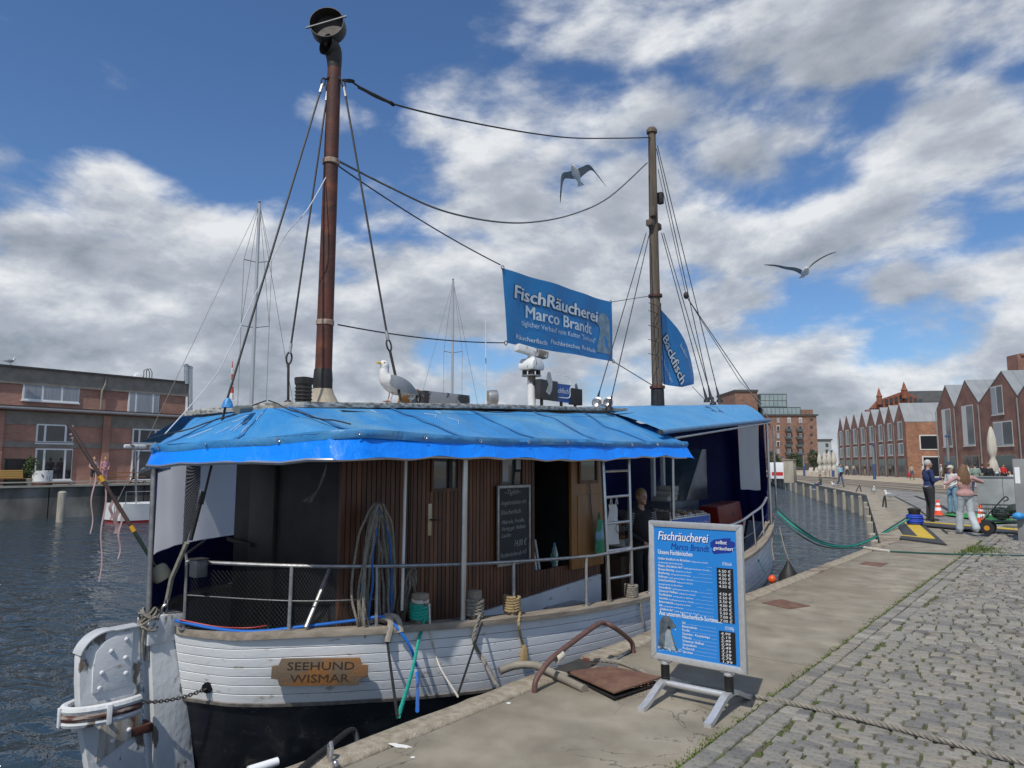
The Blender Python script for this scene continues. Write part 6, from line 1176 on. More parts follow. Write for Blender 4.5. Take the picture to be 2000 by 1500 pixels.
    el(head, (.076, .095, .115), 'skin', hr); cp(hd(0, .045, -.07), hd(0, .062, -.085), .048, .035, 'skin'); cp(hd(0, .092, .0), hd(0, .112, -.03), .012, .016, 'skin')
    for sd in (-1, 1): cp(hd(sd * .078, .0, .015), hd(sd * .082, -.005, -.025), .016, .012, 'skin')
    me = remesh(mb, voxel * s); n = len(me.vertices); co = np.empty(n * 3); me.vertices.foreach_get('co', co); co = co.reshape(-1, 3)
    D = []
    for a, c, r0, r1, zn in Z: d_, t_ = segdist(co, a, c); D.append(d_ - (r0 + (r1 - r0) * t_))
    zi = np.argmin(np.array(D), axis=0); names = ['skin', 'top', 'bottom', 'shoe']; zc = np.array([names.index(z[4]) for z in Z])[zi]
    if pose != 'sit': zc = np.where((zc == 2) & (co[:, 2] > (pz + .08) * s), 1, zc); zc = np.where((zc == 1) & (co[:, 2] < (pz + .02) * s) & (np.abs(co[:, 0]) < .2 * s * b), 2, zc)
    for m_ in (SKIN[skin], top, bottom, pm('shoe_%d' % int(shoe[0] * 1000 + shoe[2] * 100), shoe, rough=.6)): me.materials.append(m_)
    lv = np.empty(len(me.loops), int); me.loops.foreach_get('vertex_index', lv); ls = np.empty(len(me.polygons), int); me.polygons.foreach_get('loop_start', ls); me.polygons.foreach_set('material_index', zc[lv[ls]].astype(np.int32)); me.polygons.foreach_set('use_smooth', [True] * len(me.polygons)); me.name = 'body'
    o = bpy.data.objects.new('body', me); COL.objects.link(o); o.parent = t
    # hair: a cap over the skull, longer at the back when asked
    hm = MB(); hm.ell(hd(0, -.015, .022), (.083 * s, .101 * s, .106 * s), hr, 16, 12); keep = []
    v = np.array(hm.v); loc_ = (v - head) / s; li = np.array([list(H_.inverted() @ Vector(p)) for p in loc_]); face = (li[:, 1] > .045) & (li[:, 2] < .062) | (li[:, 2] < -.055)
    hm.f = [f for f in hm.f if not all(face[i] for i in f)]; hm.m = [0] * len(hm.f)
    if long:
        for k in range(26):
            a = R(120 + 300 * k / 25 + 0); a = math.pi * (1.0 + .0) + (k / 25 - .5) * 3.6; x_, y_ = math.sin(a + math.pi) * .085, -math.cos(a + math.pi) * .095; x_, y_ = .088 * math.sin((k / 25 - .5) * 3.8), -.10 * math.cos((k / 25 - .5) * 3.8); wv = .012 * math.sin(k * 2.7)
            hm.tube([Vector(hd(x_ * .85, y_ * .85, .06)), Vector(hd(x_ * 1.05, y_ * 1.05, -.03)), Vector(hd(x_ * 1.25 + wv, y_ * 1.12 - .02, -.16)), Vector(hd(x_ * 1.3 - wv, y_ * 1.05 - .045, -.30)), Vector(hd(x_ * 1.15 + wv, y_ - .05, -.40 - .03 * math.sin(k * 1.9)))], [.02 * s, .026 * s, .026 * s, .022 * s, .006 * s], 6)
    hm.build('hair', M_hairs[hair], t, world=False)
    if cap: cm = MB(); cm.ell(hd(0, -.012, .05), (.096 * s, .112 * s, .095 * s), hr, 14, 8); vv = np.array(cm.v); lo = (vv - head)[:, 2] / s < .03; cm.f = [f for f in cm.f if not all(lo[i] for i in f)]; cm.m = [0] * len(cm.f); cm.build('cap', cap, t, world=False); bm_ = MB(); bm_.lathe(hd(0, .09, .045), [(.001, 0), (.085 * s, .0), (.085 * s, .008 * s), (.001, .012 * s)], 12); bm_.build('cap_brim', cap, t, world=False)
    return t
def face(x, y, tx, ty): d = onz(tx, ty) - onz(x, y); return math.atan2(-d.x, d.y)
PEOPLE_FACE = YAW
navy = cloth('navy', (.02, .035, .12)); charcoal = cloth('charcoal', (.035, .037, .042)); pink = cloth('pink', (.50, .30, .29)); pale = cloth('pale_blue', (.48, .54, .58)); white = cloth('white', (.62, .62, .61)); green = cloth('sage', (.22, .29, .24)); black = cloth('black', (.016, .017, .02)); jeans = cloth('jeans', (.06, .10, .18)); lblue = cloth('light_blue', (.28, .50, .62)); red = cloth('red', (.55, .03, .03)); dgreen = cloth('dark_green', (.05, .11, .07)); beige = cloth('beige', (.42, .36, .28)); dnavy = cloth('dark_navy', (.015, .02, .04)); denim = cloth('light_denim', (.18, .30, .42))
toR = YAW - R(90); away = YAW; toCam = YAW + R(180); toL = YAW + R(90)
pA = person('older person with grey hair, navy jacket and dark trousers looking down at their hands', onz(1818, 1017), 1.80, toR - R(10), navy, charcoal, 'grey', arms='phone', bulk=1.18, voxel=.014, legw=1.15, shoe=(.02, .02, .025))
MB().box(-.05, .05, .40, .415, 1.24, 1.36).build('phone', M_rubber, pA, world=False)
m = MB(); m.lathe((0, 0, .985), [(.208, 0), (.214, .02), (.208, .045)], 20); m.v = [(x, y * .74, z) for x, y, z in m.v]; m.build('jacket_hem', cloth('hem_grey', (.35, .36, .4)), pA, world=False)
pB = person('person with long brown hair in pink sweater and pale wide trousers seen from behind', onz(1890, 1042), 1.66, away - R(8), pink, pale, 'brown', long=True, arms='out', voxel=.014, legw=1.15, flare=.035, shoe=(.6, .6, .6), pose='walk', bulk=.98)
m = MB(); m.lathe((0, 0, .90), [(.185, 0), (.20, .03), (.195, .08), (.17, .12)], 20); m.v = [(x, y * .78, z) for x, y, z in m.v]; m.build('sweater_hem', pink, pB, world=False)
person('person in white cap and white striped jacket with a denim skirt beside the green mat', onz(1863, 1004), 1.62, toL + R(20), white, denim, 'dark', arms='front', cap=cloth('cap_cream', (.6, .57, .45)), voxel=.017, flare=.03, legw=1.1)
person('person in sage green hooded jacket and jeans walking away', onz(1908, 968), 1.76, away, green, jeans, 'dark', bulk=1.12, voxel=.018, pose='walk')
person('person in black jacket with white back print and black trousers walking away', onz(1934, 968), 1.76, away + R(10), black, black, 'brown', bulk=1.12, voxel=.018, pose='walk')
person('person in dark blue T-shirt standing before the brick houses', onz(1921, 950), 1.74, away, dnavy, beige, 'dark', sleeve='short', voxel=.02)
person('person in white top and blue jeans with a shoulder bag beside the large parasol', onz(1949, 948), 1.70, away, white, jeans, 'blond', sleeve='short', voxel=.02)
person('person in red jacket among the cafe tables by the large parasol', onz(1962, 946), 1.72, toCam, red, charcoal, 'dark', voxel=.02, arms='front')
person('person in white shirt sitting behind the galvanised cabinet', onz(1976, 960) + V(0, 0, .42), 1.70, toL, white, charcoal, 'dark', pose='sit', arms='lap', voxel=.02)
pw_ = person('person in light blue T-shirt and jeans walking along the far quay', onz(1642, 951), 1.74, toCam + R(20), lblue, jeans, 'dark', sleeve='short', voxel=.018, pose='walk'); MB().box(-.16, .16, .10, .15, .98, 1.12).build('waist_bag', dnavy, pw_, world=False, bevel=.02)
sp_ = onplane(1597, CB, CC); person('person in dark green shirt sitting on the edge of the far quay wall', V(sp_.x, sp_.y, .0) + qn1 * -.15, 1.72, math.atan2(-qn1.x, qn1.y), dgreen, jeans, 'brown', pose='sit', arms='lap', sleeve='short', voxel=.018, shoe=(.4, .4, .5))
for x, y, lb, tp, bt, hr_, ps in ((1655, 929, 'person in white shirt and grey trousers by the far row of houses', white, charcoal, 'dark', 'walk'), (1701, 928, 'person in beige shirt and cap before the far row of houses', beige, charcoal, 'grey', 'stand'), (1716, 928, 'person in white shirt beside a red stand before the far houses', white, dnavy, 'dark', 'stand'), (1782, 937, 'person in beige top and jeans carrying a red bag', beige, jeans, 'dark', 'walk'), (1803, 935, 'person in white shirt with dark vest near the corner house', white, dnavy, 'dark', 'stand'), (1840, 938, 'person in white T-shirt and beige shorts near the corner house', white, beige, 'grey', 'stand'), (1668, 928, 'person in beige shirt walking before the first houses of the long row', beige, jeans, 'dark', 'walk'), (1690, 929, 'person in black T-shirt and shorts before the long row', black, beige, 'brown', 'stand'), (1748, 931, 'person in light blue shirt before the long row', lblue, charcoal, 'grey', 'walk'), (1893, 946, 'person in white shirt and black trousers before the short row', white, black, 'dark', 'stand'), (1726, 929, 'person in red shirt at the far shop front', red, charcoal, 'dark', 'stand'), (1512, 927, 'person in white shirt on the far plaza before the granary', white, jeans, 'dark', 'stand'), (1524, 926, 'person in black clothes on the far plaza before the granary', black, black, 'dark', 'walk')):
    q_ = person(lb, onz(x, y), 1.72, toCam if ps == 'walk' else away + R(60), tp, bt, hr_, pose=ps, sleeve='short', voxel=.024, short='shorts' in lb, group='visitors on the plaza')
    if 'red bag' in lb: MB().box(.24, .5, -.08, .1, .35, .75).build('bag', red, q_, world=False, bevel=.04)
for x, y, lb, tp, bt in ((181, 946, 'person in pale pink shirt and dark shorts on the quay across the basin', cloth('pale_pink', (.55, .42, .42)), charcoal), (203, 942, 'person in long pink dress on the quay across the basin', cloth('rose', (.50, .26, .32)), cloth('rose'  , (.50, .26, .32)))):
    p = onx(x, y, -46.5); person(lb, V(p.x, p.y, .45), 1.68, R(-90), tp, bt, 'blond', sleeve='short', voxel=.024, short='shorts' in lb, arms='front', group='visitors across the basin')
ss = onx(1252, 1100, -5.0)
pS = person('seller with short fair hair in dark apron and striped sleeves behind the menu sign', V(-4.92, 9.08, -.36), 1.68, R(-108), black, black, 'blond', arms='front', voxel=.012, bulk=1.1, head_turn=R(-8), skin=0)
# striped sleeves and collar of the seller
def stripes(t, s):
    for sx in (-1, 1):
        a = Vector((sx * .205, 0, 1.40)) * s; b = Vector((sx * .275, 0, 1.13)) * s
        for k in range(9): c = a.lerp(b, k / 9); d = (b - a).normalized(); m = MB(); s_, u_ = frame(d); r_ = (.066 - .008 * k / 9) * s; m.tube([c + (s_ * math.cos(q) + u_ * math.sin(q)) * r_ for q in [2 * math.pi * j / 14 for j in range(14)]], .006, 5, closed=True); m.build('stripe', pm('stripe_pale', (.42, .43, .46), rough=.8), t, world=False)
stripes(pS, 1.68 / 1.75)
for sx in (-1, 1): MB().ell((sx * .03, .112, 1.575), (.012, .006, .006)).build('eye', M_iron, pS, world=False)
MB().ell((0, .118, 1.505), (.022, .006, .004)).build('mouth', pm('lip', (.33, .13, .11), rough=.5), pS, world=False)
# ================================================================ GULLS
M_gw = pm('gull_white', (.72, .72, .71), (.62, .62, .62), 12, .8, .3); M_gg = pm('gull_grey', (.27, .29, .31), (.22, .24, .26), 9, .8, .3); M_gb = pm('gull_black', (.02, .02, .022), rough=.7); M_leg = pm('gull_leg', (.50, .32, .28), rough=.6); M_beak = pm('gull_beak', (.62, .42, .05), rough=.5)
def gull(label, loc, rz, s=1.0, grp='gulls on the ground'):
    t = thing('gull', label, 'gull', loc, rz, grp); mb = MB(); q = lambda *p: Vector(p) * s
    prof = [(-.17, .16, .03), (-.12, .165, .06), (-.05, .175, .085), (.03, .19, .09), (.09, .215, .075), (.125, .255, .05), (.135, .30, .042), (.145, .33, .046), (.165, .345, .040), (.19, .345, .022)]
    mb.tube(cat([q(0, y, z) for y, z, r in prof], 3), [float(v) * s for v in np.interp(np.linspace(0, 9, 28), range(10), [p[2] for p in prof])], 14); mb.build('body', M_gw, t, world=False)
    for sd in (-1, 1):
        G = []
        for i in range(9):
            u = i / 8; y = .09 - .36 * u; w_ = .062 * math.sin(math.pi * min(1, .25 + u * .75)) + .004; zc = .20 - .035 * u; G.append([q(sd * (.062 + .03 * math.sin(math.pi * u) - .045 * u * u), y, zc + w_), q(sd * (.085 + .02 * math.sin(math.pi * u) - .06 * u * u), y, zc + w_ * .2), q(sd * (.075 + .02 * math.sin(math.pi * u) - .055 * u * u), y, zc - w_ * .8)])
        m = MB(); m.grid(G if sd == 1 else [r[::-1] for r in G], .012 * s); m.build('wing', M_gg, t, world=False); m = MB(); m.tube([q(sd * .035, -.22, .175), q(sd * .02, -.33, .165)], [.014 * s, .004 * s], 6); m.build('wing_tip', M_gb, t, world=False)
        leg = MB(); leg.tube([q(sd * .03, .02, .13), q(sd * .03, .005, .07), q(sd * .03, .01, .008)], .006 * s, 6); leg.build('leg', M_leg, t, world=False); f = MB(); f.prism([q(sd * .03, -.01, .001), q(sd * .03 - .03, .055, .001), q(sd * .03 + .03, .055, .001)], (0, 0, .006 * s)); f.build('foot', M_leg, t, world=False); MB().ell(q(sd * .036, .172, .352), .006 * s).build('eye', M_gb, t, world=False)
    m = MB(); m.tube([q(0, .185, .343), q(0, .22, .34), q(0, .24, .328)], [.014 * s, .011 * s, .003 * s], 8); m.build('beak', M_beak, t, world=False); m = MB(); m.grid([[q(-.03, -.15, .165), q(.03, -.15, .165)], [q(-.04, -.25, .15), q(.04, -.25, .15)]], .008 * s); m.build('tail', M_gw, t, world=False)
    return t
gull('white and grey gull standing on the boat roof beside the shroud', V(-5.35, 4.78, zr(4.78) + .004), YAW + R(128), 1.02).rotation_euler.x = R(14)
gp_ = onx(18, 713, -50.2); gull('small gull standing on the roof of the brick house across the basin', V(-50.0, gp_.y, gp_.z), R(0), 1.2)
gull('gull standing beside the dark corner hoop of the far quay', onz(1707, 966), YAW + R(160), 1.25); gull('gull standing sideways at the quay corner', onz(1738, 976), YAW + R(60), 1.2); gull('gull far along the quay behind the sitting person', onz(1630, 953), YAW + R(80), 1.2)
def flying(label, c, rot, tips, s=1.0):
    t = thing('flying_gull', label, 'gull', c, 0, 'gulls in flight'); t.rotation_euler = rot; q = lambda *p: Vector(p) * s
    mb = MB(); mb.tube(cat([q(0, -.2, .01), q(0, -.1, .01), q(0, .02, .0), q(0, .12, .0), q(0, .17, .01), q(0, .21, .01)], 4), [float(v) * s for v in np.interp(np.linspace(0, 5, 21), range(6), [.018, .05, .07, .05, .038, .018])], 12); mb.build('body', M_gw, t, world=False); m = MB(); m.tube([q(0, .2, .008), q(0, .25, 0)], [.012 * s, .003 * s], 6); m.build('beak', M_beak, t, world=False); m = MB(); m.grid([[q(-.02, -.17, .01), q(.02, -.17, .01)], [q(-.06, -.30, .0), q(.06, -.30, .0)]], .006 * s); m.build('tail', M_gw, t, world=False)
    for sd, (ex, ez, tx, tz, sw) in zip((-1, 1), tips):
        P = cat([q(sd * .04, .03, .02), q(sd * ex * .5, .06, ez * .6), q(sd * ex, .06, ez), q(sd * (ex + tx) / 2, .0 - sw * .4, (ez + tz) / 2 + .01), q(sd * tx, -.1 - sw, tz)], 5); G = []
        for i, p in enumerate(P): u = i / (len(P) - 1); ch = (.15 * (1 - u) ** .7 + .05 * (1 - u) + .012) * s; th = (.016 * (1 - u) + .003) * s; G.append([p + Vector((0, ch * .25, 0)), p + Vector((0, 0, th)), p + Vector((0, -ch * .8, 0)), p + Vector((0, 0, -th * .4)), p + Vector((0, ch * .25, 0))])
        k = 17; m = MB(); m.grid([r if sd == 1 else r[::-1] for r in G[:k]]); m.build('wing', M_gg, t, world=False, ang=60); m = MB(); m.grid([r if sd == 1 else r[::-1] for r in G[k - 1:]]); m.build('wing_tip', M_gb, t, world=False, ang=60)
c = ond(1125, 340, 11.5); flying('gull in flight with drooping wings near the wooden mast', c, (R(20), R(8), YAW + R(160)), ((.26, .03, .46, -.30, .05), (.22, .0, .36, -.34, .1)), .95)
c = ond(1572, 532, 13); flying('gull in flight with raised spread wings over the plaza', c, (R(5), R(12), YAW + R(170)), ((.28, .16, .66, .27, .0), (.3, .16, .62, .36, .0)), 1.0)
# ================================================================ BUILDINGS ACROSS THE BASIN
M_brickL = brickmat('old_red_brick', (.42, .15, .10), (.5, .20, .14), (.40, .31, .25), .25, .077, .014)
M_brickR = brickmat('new_red_brick', (.225, .105, .08), (.27, .135, .105), (.25, .18, .145), .24, .07, .008)
M_brickO = brickmat('orange_brick', (.36, .18, .11), (.27, .12, .075), (.32, .22, .16), .30, .14, .006)
M_brickG = brickmat('granary_brick', (.21, .11, .08), (.25, .135, .10), (.24, .16, .12), .24, .08, .008)
M_band = pm('concrete_band', (.28, .255, .22), (.21, .19, .165), 2, .9); M_upvc = pm('white_window_frame', (.80, .81, .82), rough=.45); M_roofd = pm('dark_roof_edge', (.05, .05, .05), (.075, .072, .07), 3, .8); M_zinc = pm('zinc_roof', (.29, .31, .325), (.24, .26, .275), .8, .5, metal=.2); M_curt = pm('curtained_pane', (.24, .26, .29), (.33, .35, .38), 2, .25, stretch=(9, 9, .3), spec=.7); M_pane = pm('window_pane', (.02, .025, .032), rough=.05, spec=.9); M_reveal = pm('white_reveal', (.60, .60, .58), rough=.7)
XB = -50.0
hb = thing('brick_house', 'two storey red brick warehouse house with white windows across the basin', 'house', (XB, 20, .45)); yL, yR = -14.0, onx(371, 800, XB).y; zt = onx(100, 722, XB).z; zm = onx(100, 803, XB).z
MB().box(XB - 14, XB, yL, yR, .4, zm).build('lower_wall', M_brickL, hb, smooth=False); MB().box(XB - 14, XB - .5, yL, yR - .1, zm + .001, zt - .02).build('upper_wall', M_brickL, hb, smooth=False)
rf_ = MB().box(XB - 14.5, XB - .25, yL, yR + .2, zt - .02, zt + .09).build('roof', M_roofd, hb, smooth=False); MB().box(XB - .52, XB - .40, yL, yR, zt - 1.0, zt - .021).build('frieze', M_band, hb, smooth=False)
MB().box(XB - .49, XB + .45, yL, yR + .3, zm + .01, zm + .22).build('ledge', M_roofd, hb, smooth=False); MB().cyl((XB + .52, yL, zm + .05), (XB + .52, yR + .3, zm + .05), .09, n=8).build('gutter', M_steel, hb); MB().box(XB + .002, XB + .05, yL, yR, zm - .9, zm - .1).build('frieze', M_band, hb, smooth=False)
zb1 = onx(100, 869, XB).z; MB().box(XB + .003, XB + .08, yL, yR, zb1 - .18, zb1 + .17).build('band', M_band, hb, smooth=False)
for x in (-2, 206): a = onx(x - 7, 850, XB).y; b = onx(x + 7, 850, XB).y; MB().box(XB + .004, XB + .16, a, b, .4, zm - .12).build('pilaster', M_brickL, hb, smooth=False)
def win(par, X, x0, x1, y0, y1, cols, transom=None, pane=M_pane, fw=.09, dz0=0):
    a = onx(x0, (y0 + y1) / 2, X); b = onx(x1, (y0 + y1) / 2, X); xm = (x0 + x1) / 2; z1, z0 = onx(xm, y0, X).z, onx(xm, y1, X).z + dz0; f = MB(); f.box(X - .05, X + .06, a.y, b.y, z0, z1); o = f.build('window', M_upvc, par, smooth=False); W_ = b.y - a.y; u = 0
    for c in cols:
        ya, yb = a.y + W_ * u + fw, a.y + W_ * (u + c) - fw * .4; u += c; zz = [(z0 + fw, z1 - fw)] if not transom else [(z0 + fw, z0 + (z1 - z0) * transom - fw / 2), (z0 + (z1 - z0) * transom + fw / 2, z1 - fw)]
        for q0, q1 in zz: MB().box(X + .055, X + .068, ya, yb, q0, q1).build('pane', pane, o, smooth=False)
    MB().box(X + .0, X + .12, a.y - .05, b.y + .05, z0 - .09, z0 - .005).build('sill', M_upvc, o, smooth=False)
XU = XB - .49
win(hb, XU, 44, 155, 741, 784, (.33, .34, .33), pane=M_curt); win(hb, XU, 250, 310, 760, 812, (.22, .56, .22), pane=M_curt)
win(hb, XB + .02, 70, 142, 829, 865, (.22, .56, .22)); win(hb, XB + .02, 67, 140, 876, 938, (.22, .56, .22)); win(hb, XB + .02, 258, 314, 838, 867, (.22, .56, .22)); win(hb, XB + .02, 256, 308, 879, 938, (.22, .56, .22)); win(hb, XB + .02, -120, -45, 826, 864, (.25, .5, .25)); win(hb, XB + .02, -120, -45, 874, 938, (.25, .5, .25)); win(hb, XU, -110, -40, 735, 785, (.33, .34, .33), pane=M_curt)
p = onx(205, 740, XU); q = onx(195, 803, XU); MB().tube([V(XU + .12, p.y, zt - .05), V(XU + .14, p.y, zt - .6), V(XU + .14, q.y, zt - 1.1), V(XU + .14, q.y, zm + .2)], .07, 8).build('downpipe', M_band, hb)
for x, y0, y1 in ((364, 716, 750), (371.5, 720, 812)): a = onx(x, y0, XU + .15); b = onx(x, y1, XU + .15); fl_ = MB().cyl(b, a, .17, n=12).build('flue', M_stain, hb); MB().lathe(a, [(.19, 0), (.2, .1), (.05, .2)], 12).build('flue_cap', M_stain, fl_)
p = onx(270, 738, XU - 2); MB().lathe(p, [(.3, 0), (.34, .05), (.3, .1), (.02, .14)], 14, (1, 0, .2)).build('satellite_dish', M_upvc, hb); 
for x in (280, 285): a = onx(x, 745, XU - 2); MB().tube([a, a + V(0, 0, .8), a + V(0, .25, .95), a + V(0, .4, .7), a + V(0, .4, 0)], .03, 6).build('roof_ladder', M_iron, hb)
# quay furniture across the basin
kb = MB(); kb.box(-44.02, -43.6, -40, onx(470, 945, -44).y + 20, .46, .56); kb.box(-44.0, -43.75, -40, 60, .70, .76)
for k in range(50): kb.box(-43.95, -43.8, -40 + k * 2, -39.85 + k * 2, .561, .70)
tag(kb.build('quay_kerb', pm('pale_kerb', (.42, .40, .34), (.34, .32, .27), 1, .9), smooth=False), kind='structure')
b = thing('timber_pile', 'single pale timber pile in the water before the old quay wall across the basin', 'pile', onz(118, 1022, WZ)); p = onz(118, 1020, WZ); MB().tube([p - V(0, 0, .5), onx(122, 962, p.x)], [.22, .2], 10).build('post', M_timber, b); MB().lathe(onx(122, 962, p.x), [(.2, 0), (.15, .06), (.01, .08)], 10).build('cap', M_timber, b)
bc = thing('bench', 'yellow wooden slatted bench before the brick house across the basin', 'bench', onx(16, 943, -48)); p = onx(17, 941, -48); p.z = .45
for k in range(4): MB().bar(p + V(.1 + k * .12, -.7, .42), p + V(.1 + k * .12, .7, .42), .09, .03).build('slat', M_oakdoor, bc, smooth=False); MB().bar(p + V(-.05 - k * .03, -.7, .5 + k * .12), p + V(-.05 - k * .03, .7, .5 + k * .12), .09, .03, (1, 0, .2)).build('slat', pm('bench_yellow', (.42, .26, .07), rough=.6), bc, smooth=False)
for s in (-.6, .6): MB().bar(p + V(.3, s, 0), p + V(.3, s, .41), .05, .05).build('leg', M_iron, bc); MB().bar(p + V(-.05, s, 0), p + V(-.17, s, .95), .05, .05).build('leg', M_iron, bc)
rn = random.Random(8)
def shrub(t, c, r, n, mat, size): 
    m = MB()
    for _ in range(n):
        d = Vector((rn.gauss(0, 1), rn.gauss(0, 1), rn.gauss(0, 1))).normalized() * rn.uniform(.55, 1.0); p = Vector(c) + Vector((d.x * r[0], d.y * r[1], d.z * r[2])); a = Vector((rn.uniform(-1, 1), rn.uniform(-1, 1), rn.uniform(-.5, 1))).normalized() * size; b_ = a.cross(Vector((rn.uniform(-1, 1), rn.uniform(-1, 1), rn.uniform(-1, 1)))).normalized() * size * .45; m.add([p - a, p + b_, p + a, p - b_], [(0, 1, 2, 3)])
    m.build('foliage', mat, t, smooth=False)
M_leafg = pm('leaf_green', (.045, .08, .025), (.08, .12, .04), 4, .7); M_leafd = pm('leaf_dark', (.025, .05, .02), (.045, .075, .03), 4, .7)
p = onx(60, 940, -48.2); p.z = .45; pl_ = thing('potted_shrub', 'leafy green shrub in a grey pot beside the glazed door', 'plant', p); MB().lathe(p, [(.2, 0), (.28, .4), (.25, .42)], 12).build('pot', M_band, pl_); shrub(pl_, p + V(0, 0, 1.1), (.45, .45, .7), 260, M_leafg, .09)
p = onx(82, 940, -48.0); p.z = .45; br = thing('barrel_planter', 'pale metal barrel with a rusty foot before the glazed door', 'barrel', p); MB().lathe(p, [(.52, .16), (.52, .85), (.5, .86), (.02, .8)], 18).build('drum', M_oldwhite, br); MB().lathe(p, [(.5, 0), (.525, .01), (.525, .16)], 18).build('rust_band', M_rust, br)
p = onx(37, 940, -48.6); p.z = .45; sc_ = thing('screen', 'dark folding screen between the bench and the potted shrub', 'screen', p); MB().box(p.x - .03, p.x, p.y - .75, p.y + .75, 0.45, 2.0).build('mesh', M_rubber, sc_, smooth=False); MB().box(p.x - .04, p.x + .03, p.y - .8, p.y - .74, .45, 2.06).build('frame', M_iron, sc_, smooth=False)
p = onx(230, 940, -47.5); p.z = .45; tb_ = thing('picnic_table', 'brown picnic table with benches before the brick house', 'table', p); MB().box(p.x - .4, p.x + .4, p.y - 1.3, p.y + 1.3, 1.15, 1.2).build('table_top', M_oakdoor, tb_, smooth=False)
for s in (-1, 1): MB().box(p.x + s * .75 - .14, p.x + s * .75 + .14, p.y - 1.3, p.y + 1.3, .88, .92).build('seat', M_oakdoor, tb_, smooth=False); MB().bar(p + V(-.7, s, 0), p + V(.25, s, .72), .07, .07).build('leg', M_oakdoor, tb_); MB().bar(p + V(.7, s, 0), p + V(-.25, s, .72), .07, .07).build('leg', M_oakdoor, tb_)
# --- yachts moored on the far side
def yacht(label, X, y0, L_, mastx, mtop, mat_h, spreads, red=True):
    t = thing('sailing_yacht', label, 'yacht', (X, y0 + L_ / 2, WZ), 0, 'yachts moored across the basin'); st_ = [(0, .95, .95), (.1, 1.25, .92), (.4, 1.6, .9), (.7, 1.25, 1.0), (.9, .55, 1.12), (1, .04, 1.2)]
    for nm, za, zb__, mt_ in (('hull', None, .12, mat_h), ('boot_stripe', .12, -.15, pm('boot_red', (.35, .02, .02), rough=.5))):
        m = MB()
        for sd in (1, -1):
            G = []
            for u, w_, zt_ in st_:
                top = WZ + (zt_ if za is None else .12); bot = WZ + zb__; k = 1 if za is None else .93; G.append([V(X + sd * w_ * k, y0 + L_ * u, top), V(X + sd * w_ * .93 * (1 if za is None else .95), y0 + L_ * u - (.12 if u < .1 else 0), bot)])
            G = [cat([r[i] for r in G], 4) for i in range(2)]; G = [[G[0][i], G[1][i]] for i in range(len(G[0]))]; m.grid(G if sd == 1 else [r[::-1] for r in G])
        m.poly([V(X - .95, y0, WZ + (.95 if za is None else .12)), V(X + .95, y0, WZ + (.95 if za is None else .12)), V(X + .88, y0 - .1, WZ + zb__), V(X - .88, y0 - .1, WZ + zb__)]); m.build(nm, mt_, t)
    m = MB(); ys = cat([V(w_, y0 + L_ * u, WZ + zt_ - .02) for u, w_, zt_ in st_], 4); m.grid([[V(X + p.x, p.y, p.z), V(X - p.x, p.y, p.z)] for p in ys]); m.build('deck', M_oldwhite, t); m = MB(); m.box(X - .8, X + .8, y0 + L_ * .3, y0 + L_ * .68, WZ + .9, WZ + 1.4); m.build('cabin', M_oldwhite, t, bevel=.12)
    for k in range(3): MB().box(X + .801, X + .82, y0 + L_ * (.34 + .11 * k), y0 + L_ * (.41 + .11 * k), WZ + 1.08, WZ + 1.28).build('cabin_window', M_pane, t, smooth=False)
    mp = onx(mastx, mtop, X); ym, zt_ = mp.y, mp.z; MB().tube([V(X, ym, WZ + .9), V(X, ym, zt_)], [.12, .09], 10).build('mast', pm('alu_mast', (.5, .51, .52), rough=.4, metal=.5), t); MB().cyl(V(X, ym - .1, WZ + 2.2), V(X, ym - L_ * .38, WZ + 2.15), .06, n=8).build('boom', M_stain, t); MB().tube([V(X, ym - .2, WZ + 2.34), V(X, ym - L_ * .36, WZ + 2.30)], .13, 8).build('sail_cover', navy, t)
    tips_ = []
    for zz in spreads: zz = onx(mastx, zz, X).z; MB().tube([V(X - .2, ym - .75, zz), V(X, ym, zz - .05), V(X + .35, ym + .75, zz + .12)], .03, 6).build('spreader', M_stain, t); tips_ += [V(X - .2, ym - .75, zz), V(X + .35, ym + .75, zz + .12)]
    for tp in tips_: MB().tube([V(X, ym, zt_), tp, V(tp.x, tp.y, WZ + 1)], .015, 4).build('shroud', M_gwire, t)
    MB().tube([V(X, ym, zt_ - .05), V(X, y0 + L_ - .1, WZ + 1.2)], .015, 4).build('forestay', M_gwire, t); MB().tube([V(X, ym, zt_ - .05), V(X, y0 + .1, WZ + 1)], .015, 4).build('backstay', M_gwire, t); MB().lathe(V(X, ym, zt_), [(.05, 0), (.05, .1), (.12, .11), (.02, .14)], 8).build('masthead', M_steel, t)
    m = MB()
    for k in range(6): m.cyl(V(X + .95 + .1 * math.sin(k), y0 + .1 + k * L_ * .16, WZ + .9), V(X + .95 + .1 * math.sin(k), y0 + .1 + k * L_ * .16, WZ + 1.55), .02, n=5)
    m.tube([V(X + .95 + .1 * math.sin(k), y0 + .1 + k * L_ * .16, WZ + 1.53) for k in range(6)], .012, 5); m.build('guard_rail', M_stain, t); return t
XY = -38.0; y0 = onx(224, 990, XY).y; yt_ = yacht('white yacht with red waterline, tall mast and two spreaders, stern showing', XY, y0, 11.5, 507, 398, pm('yacht_white', (.62, .64, .65), (.55, .57, .58), 2, .35), (512, 640))
p = onx(266, 985, XY); q = onx(264, 872, XY); MB().cyl(p, q, .05, n=8).build('radar_pole', M_stain, yt_); MB().obox(q, (.1, 0, 0), (0, .55, 0), (0, 0, .1)).build('radar_dome', M_oldwhite, yt_, bevel=.08); m = MB(); 
for k in range(2): m.cyl(V(XY + .3 + k * .3, y0 - .12, WZ - .0), V(XY + .3 + k * .3, y0 - .12, WZ + 1.3), .02, n=5)
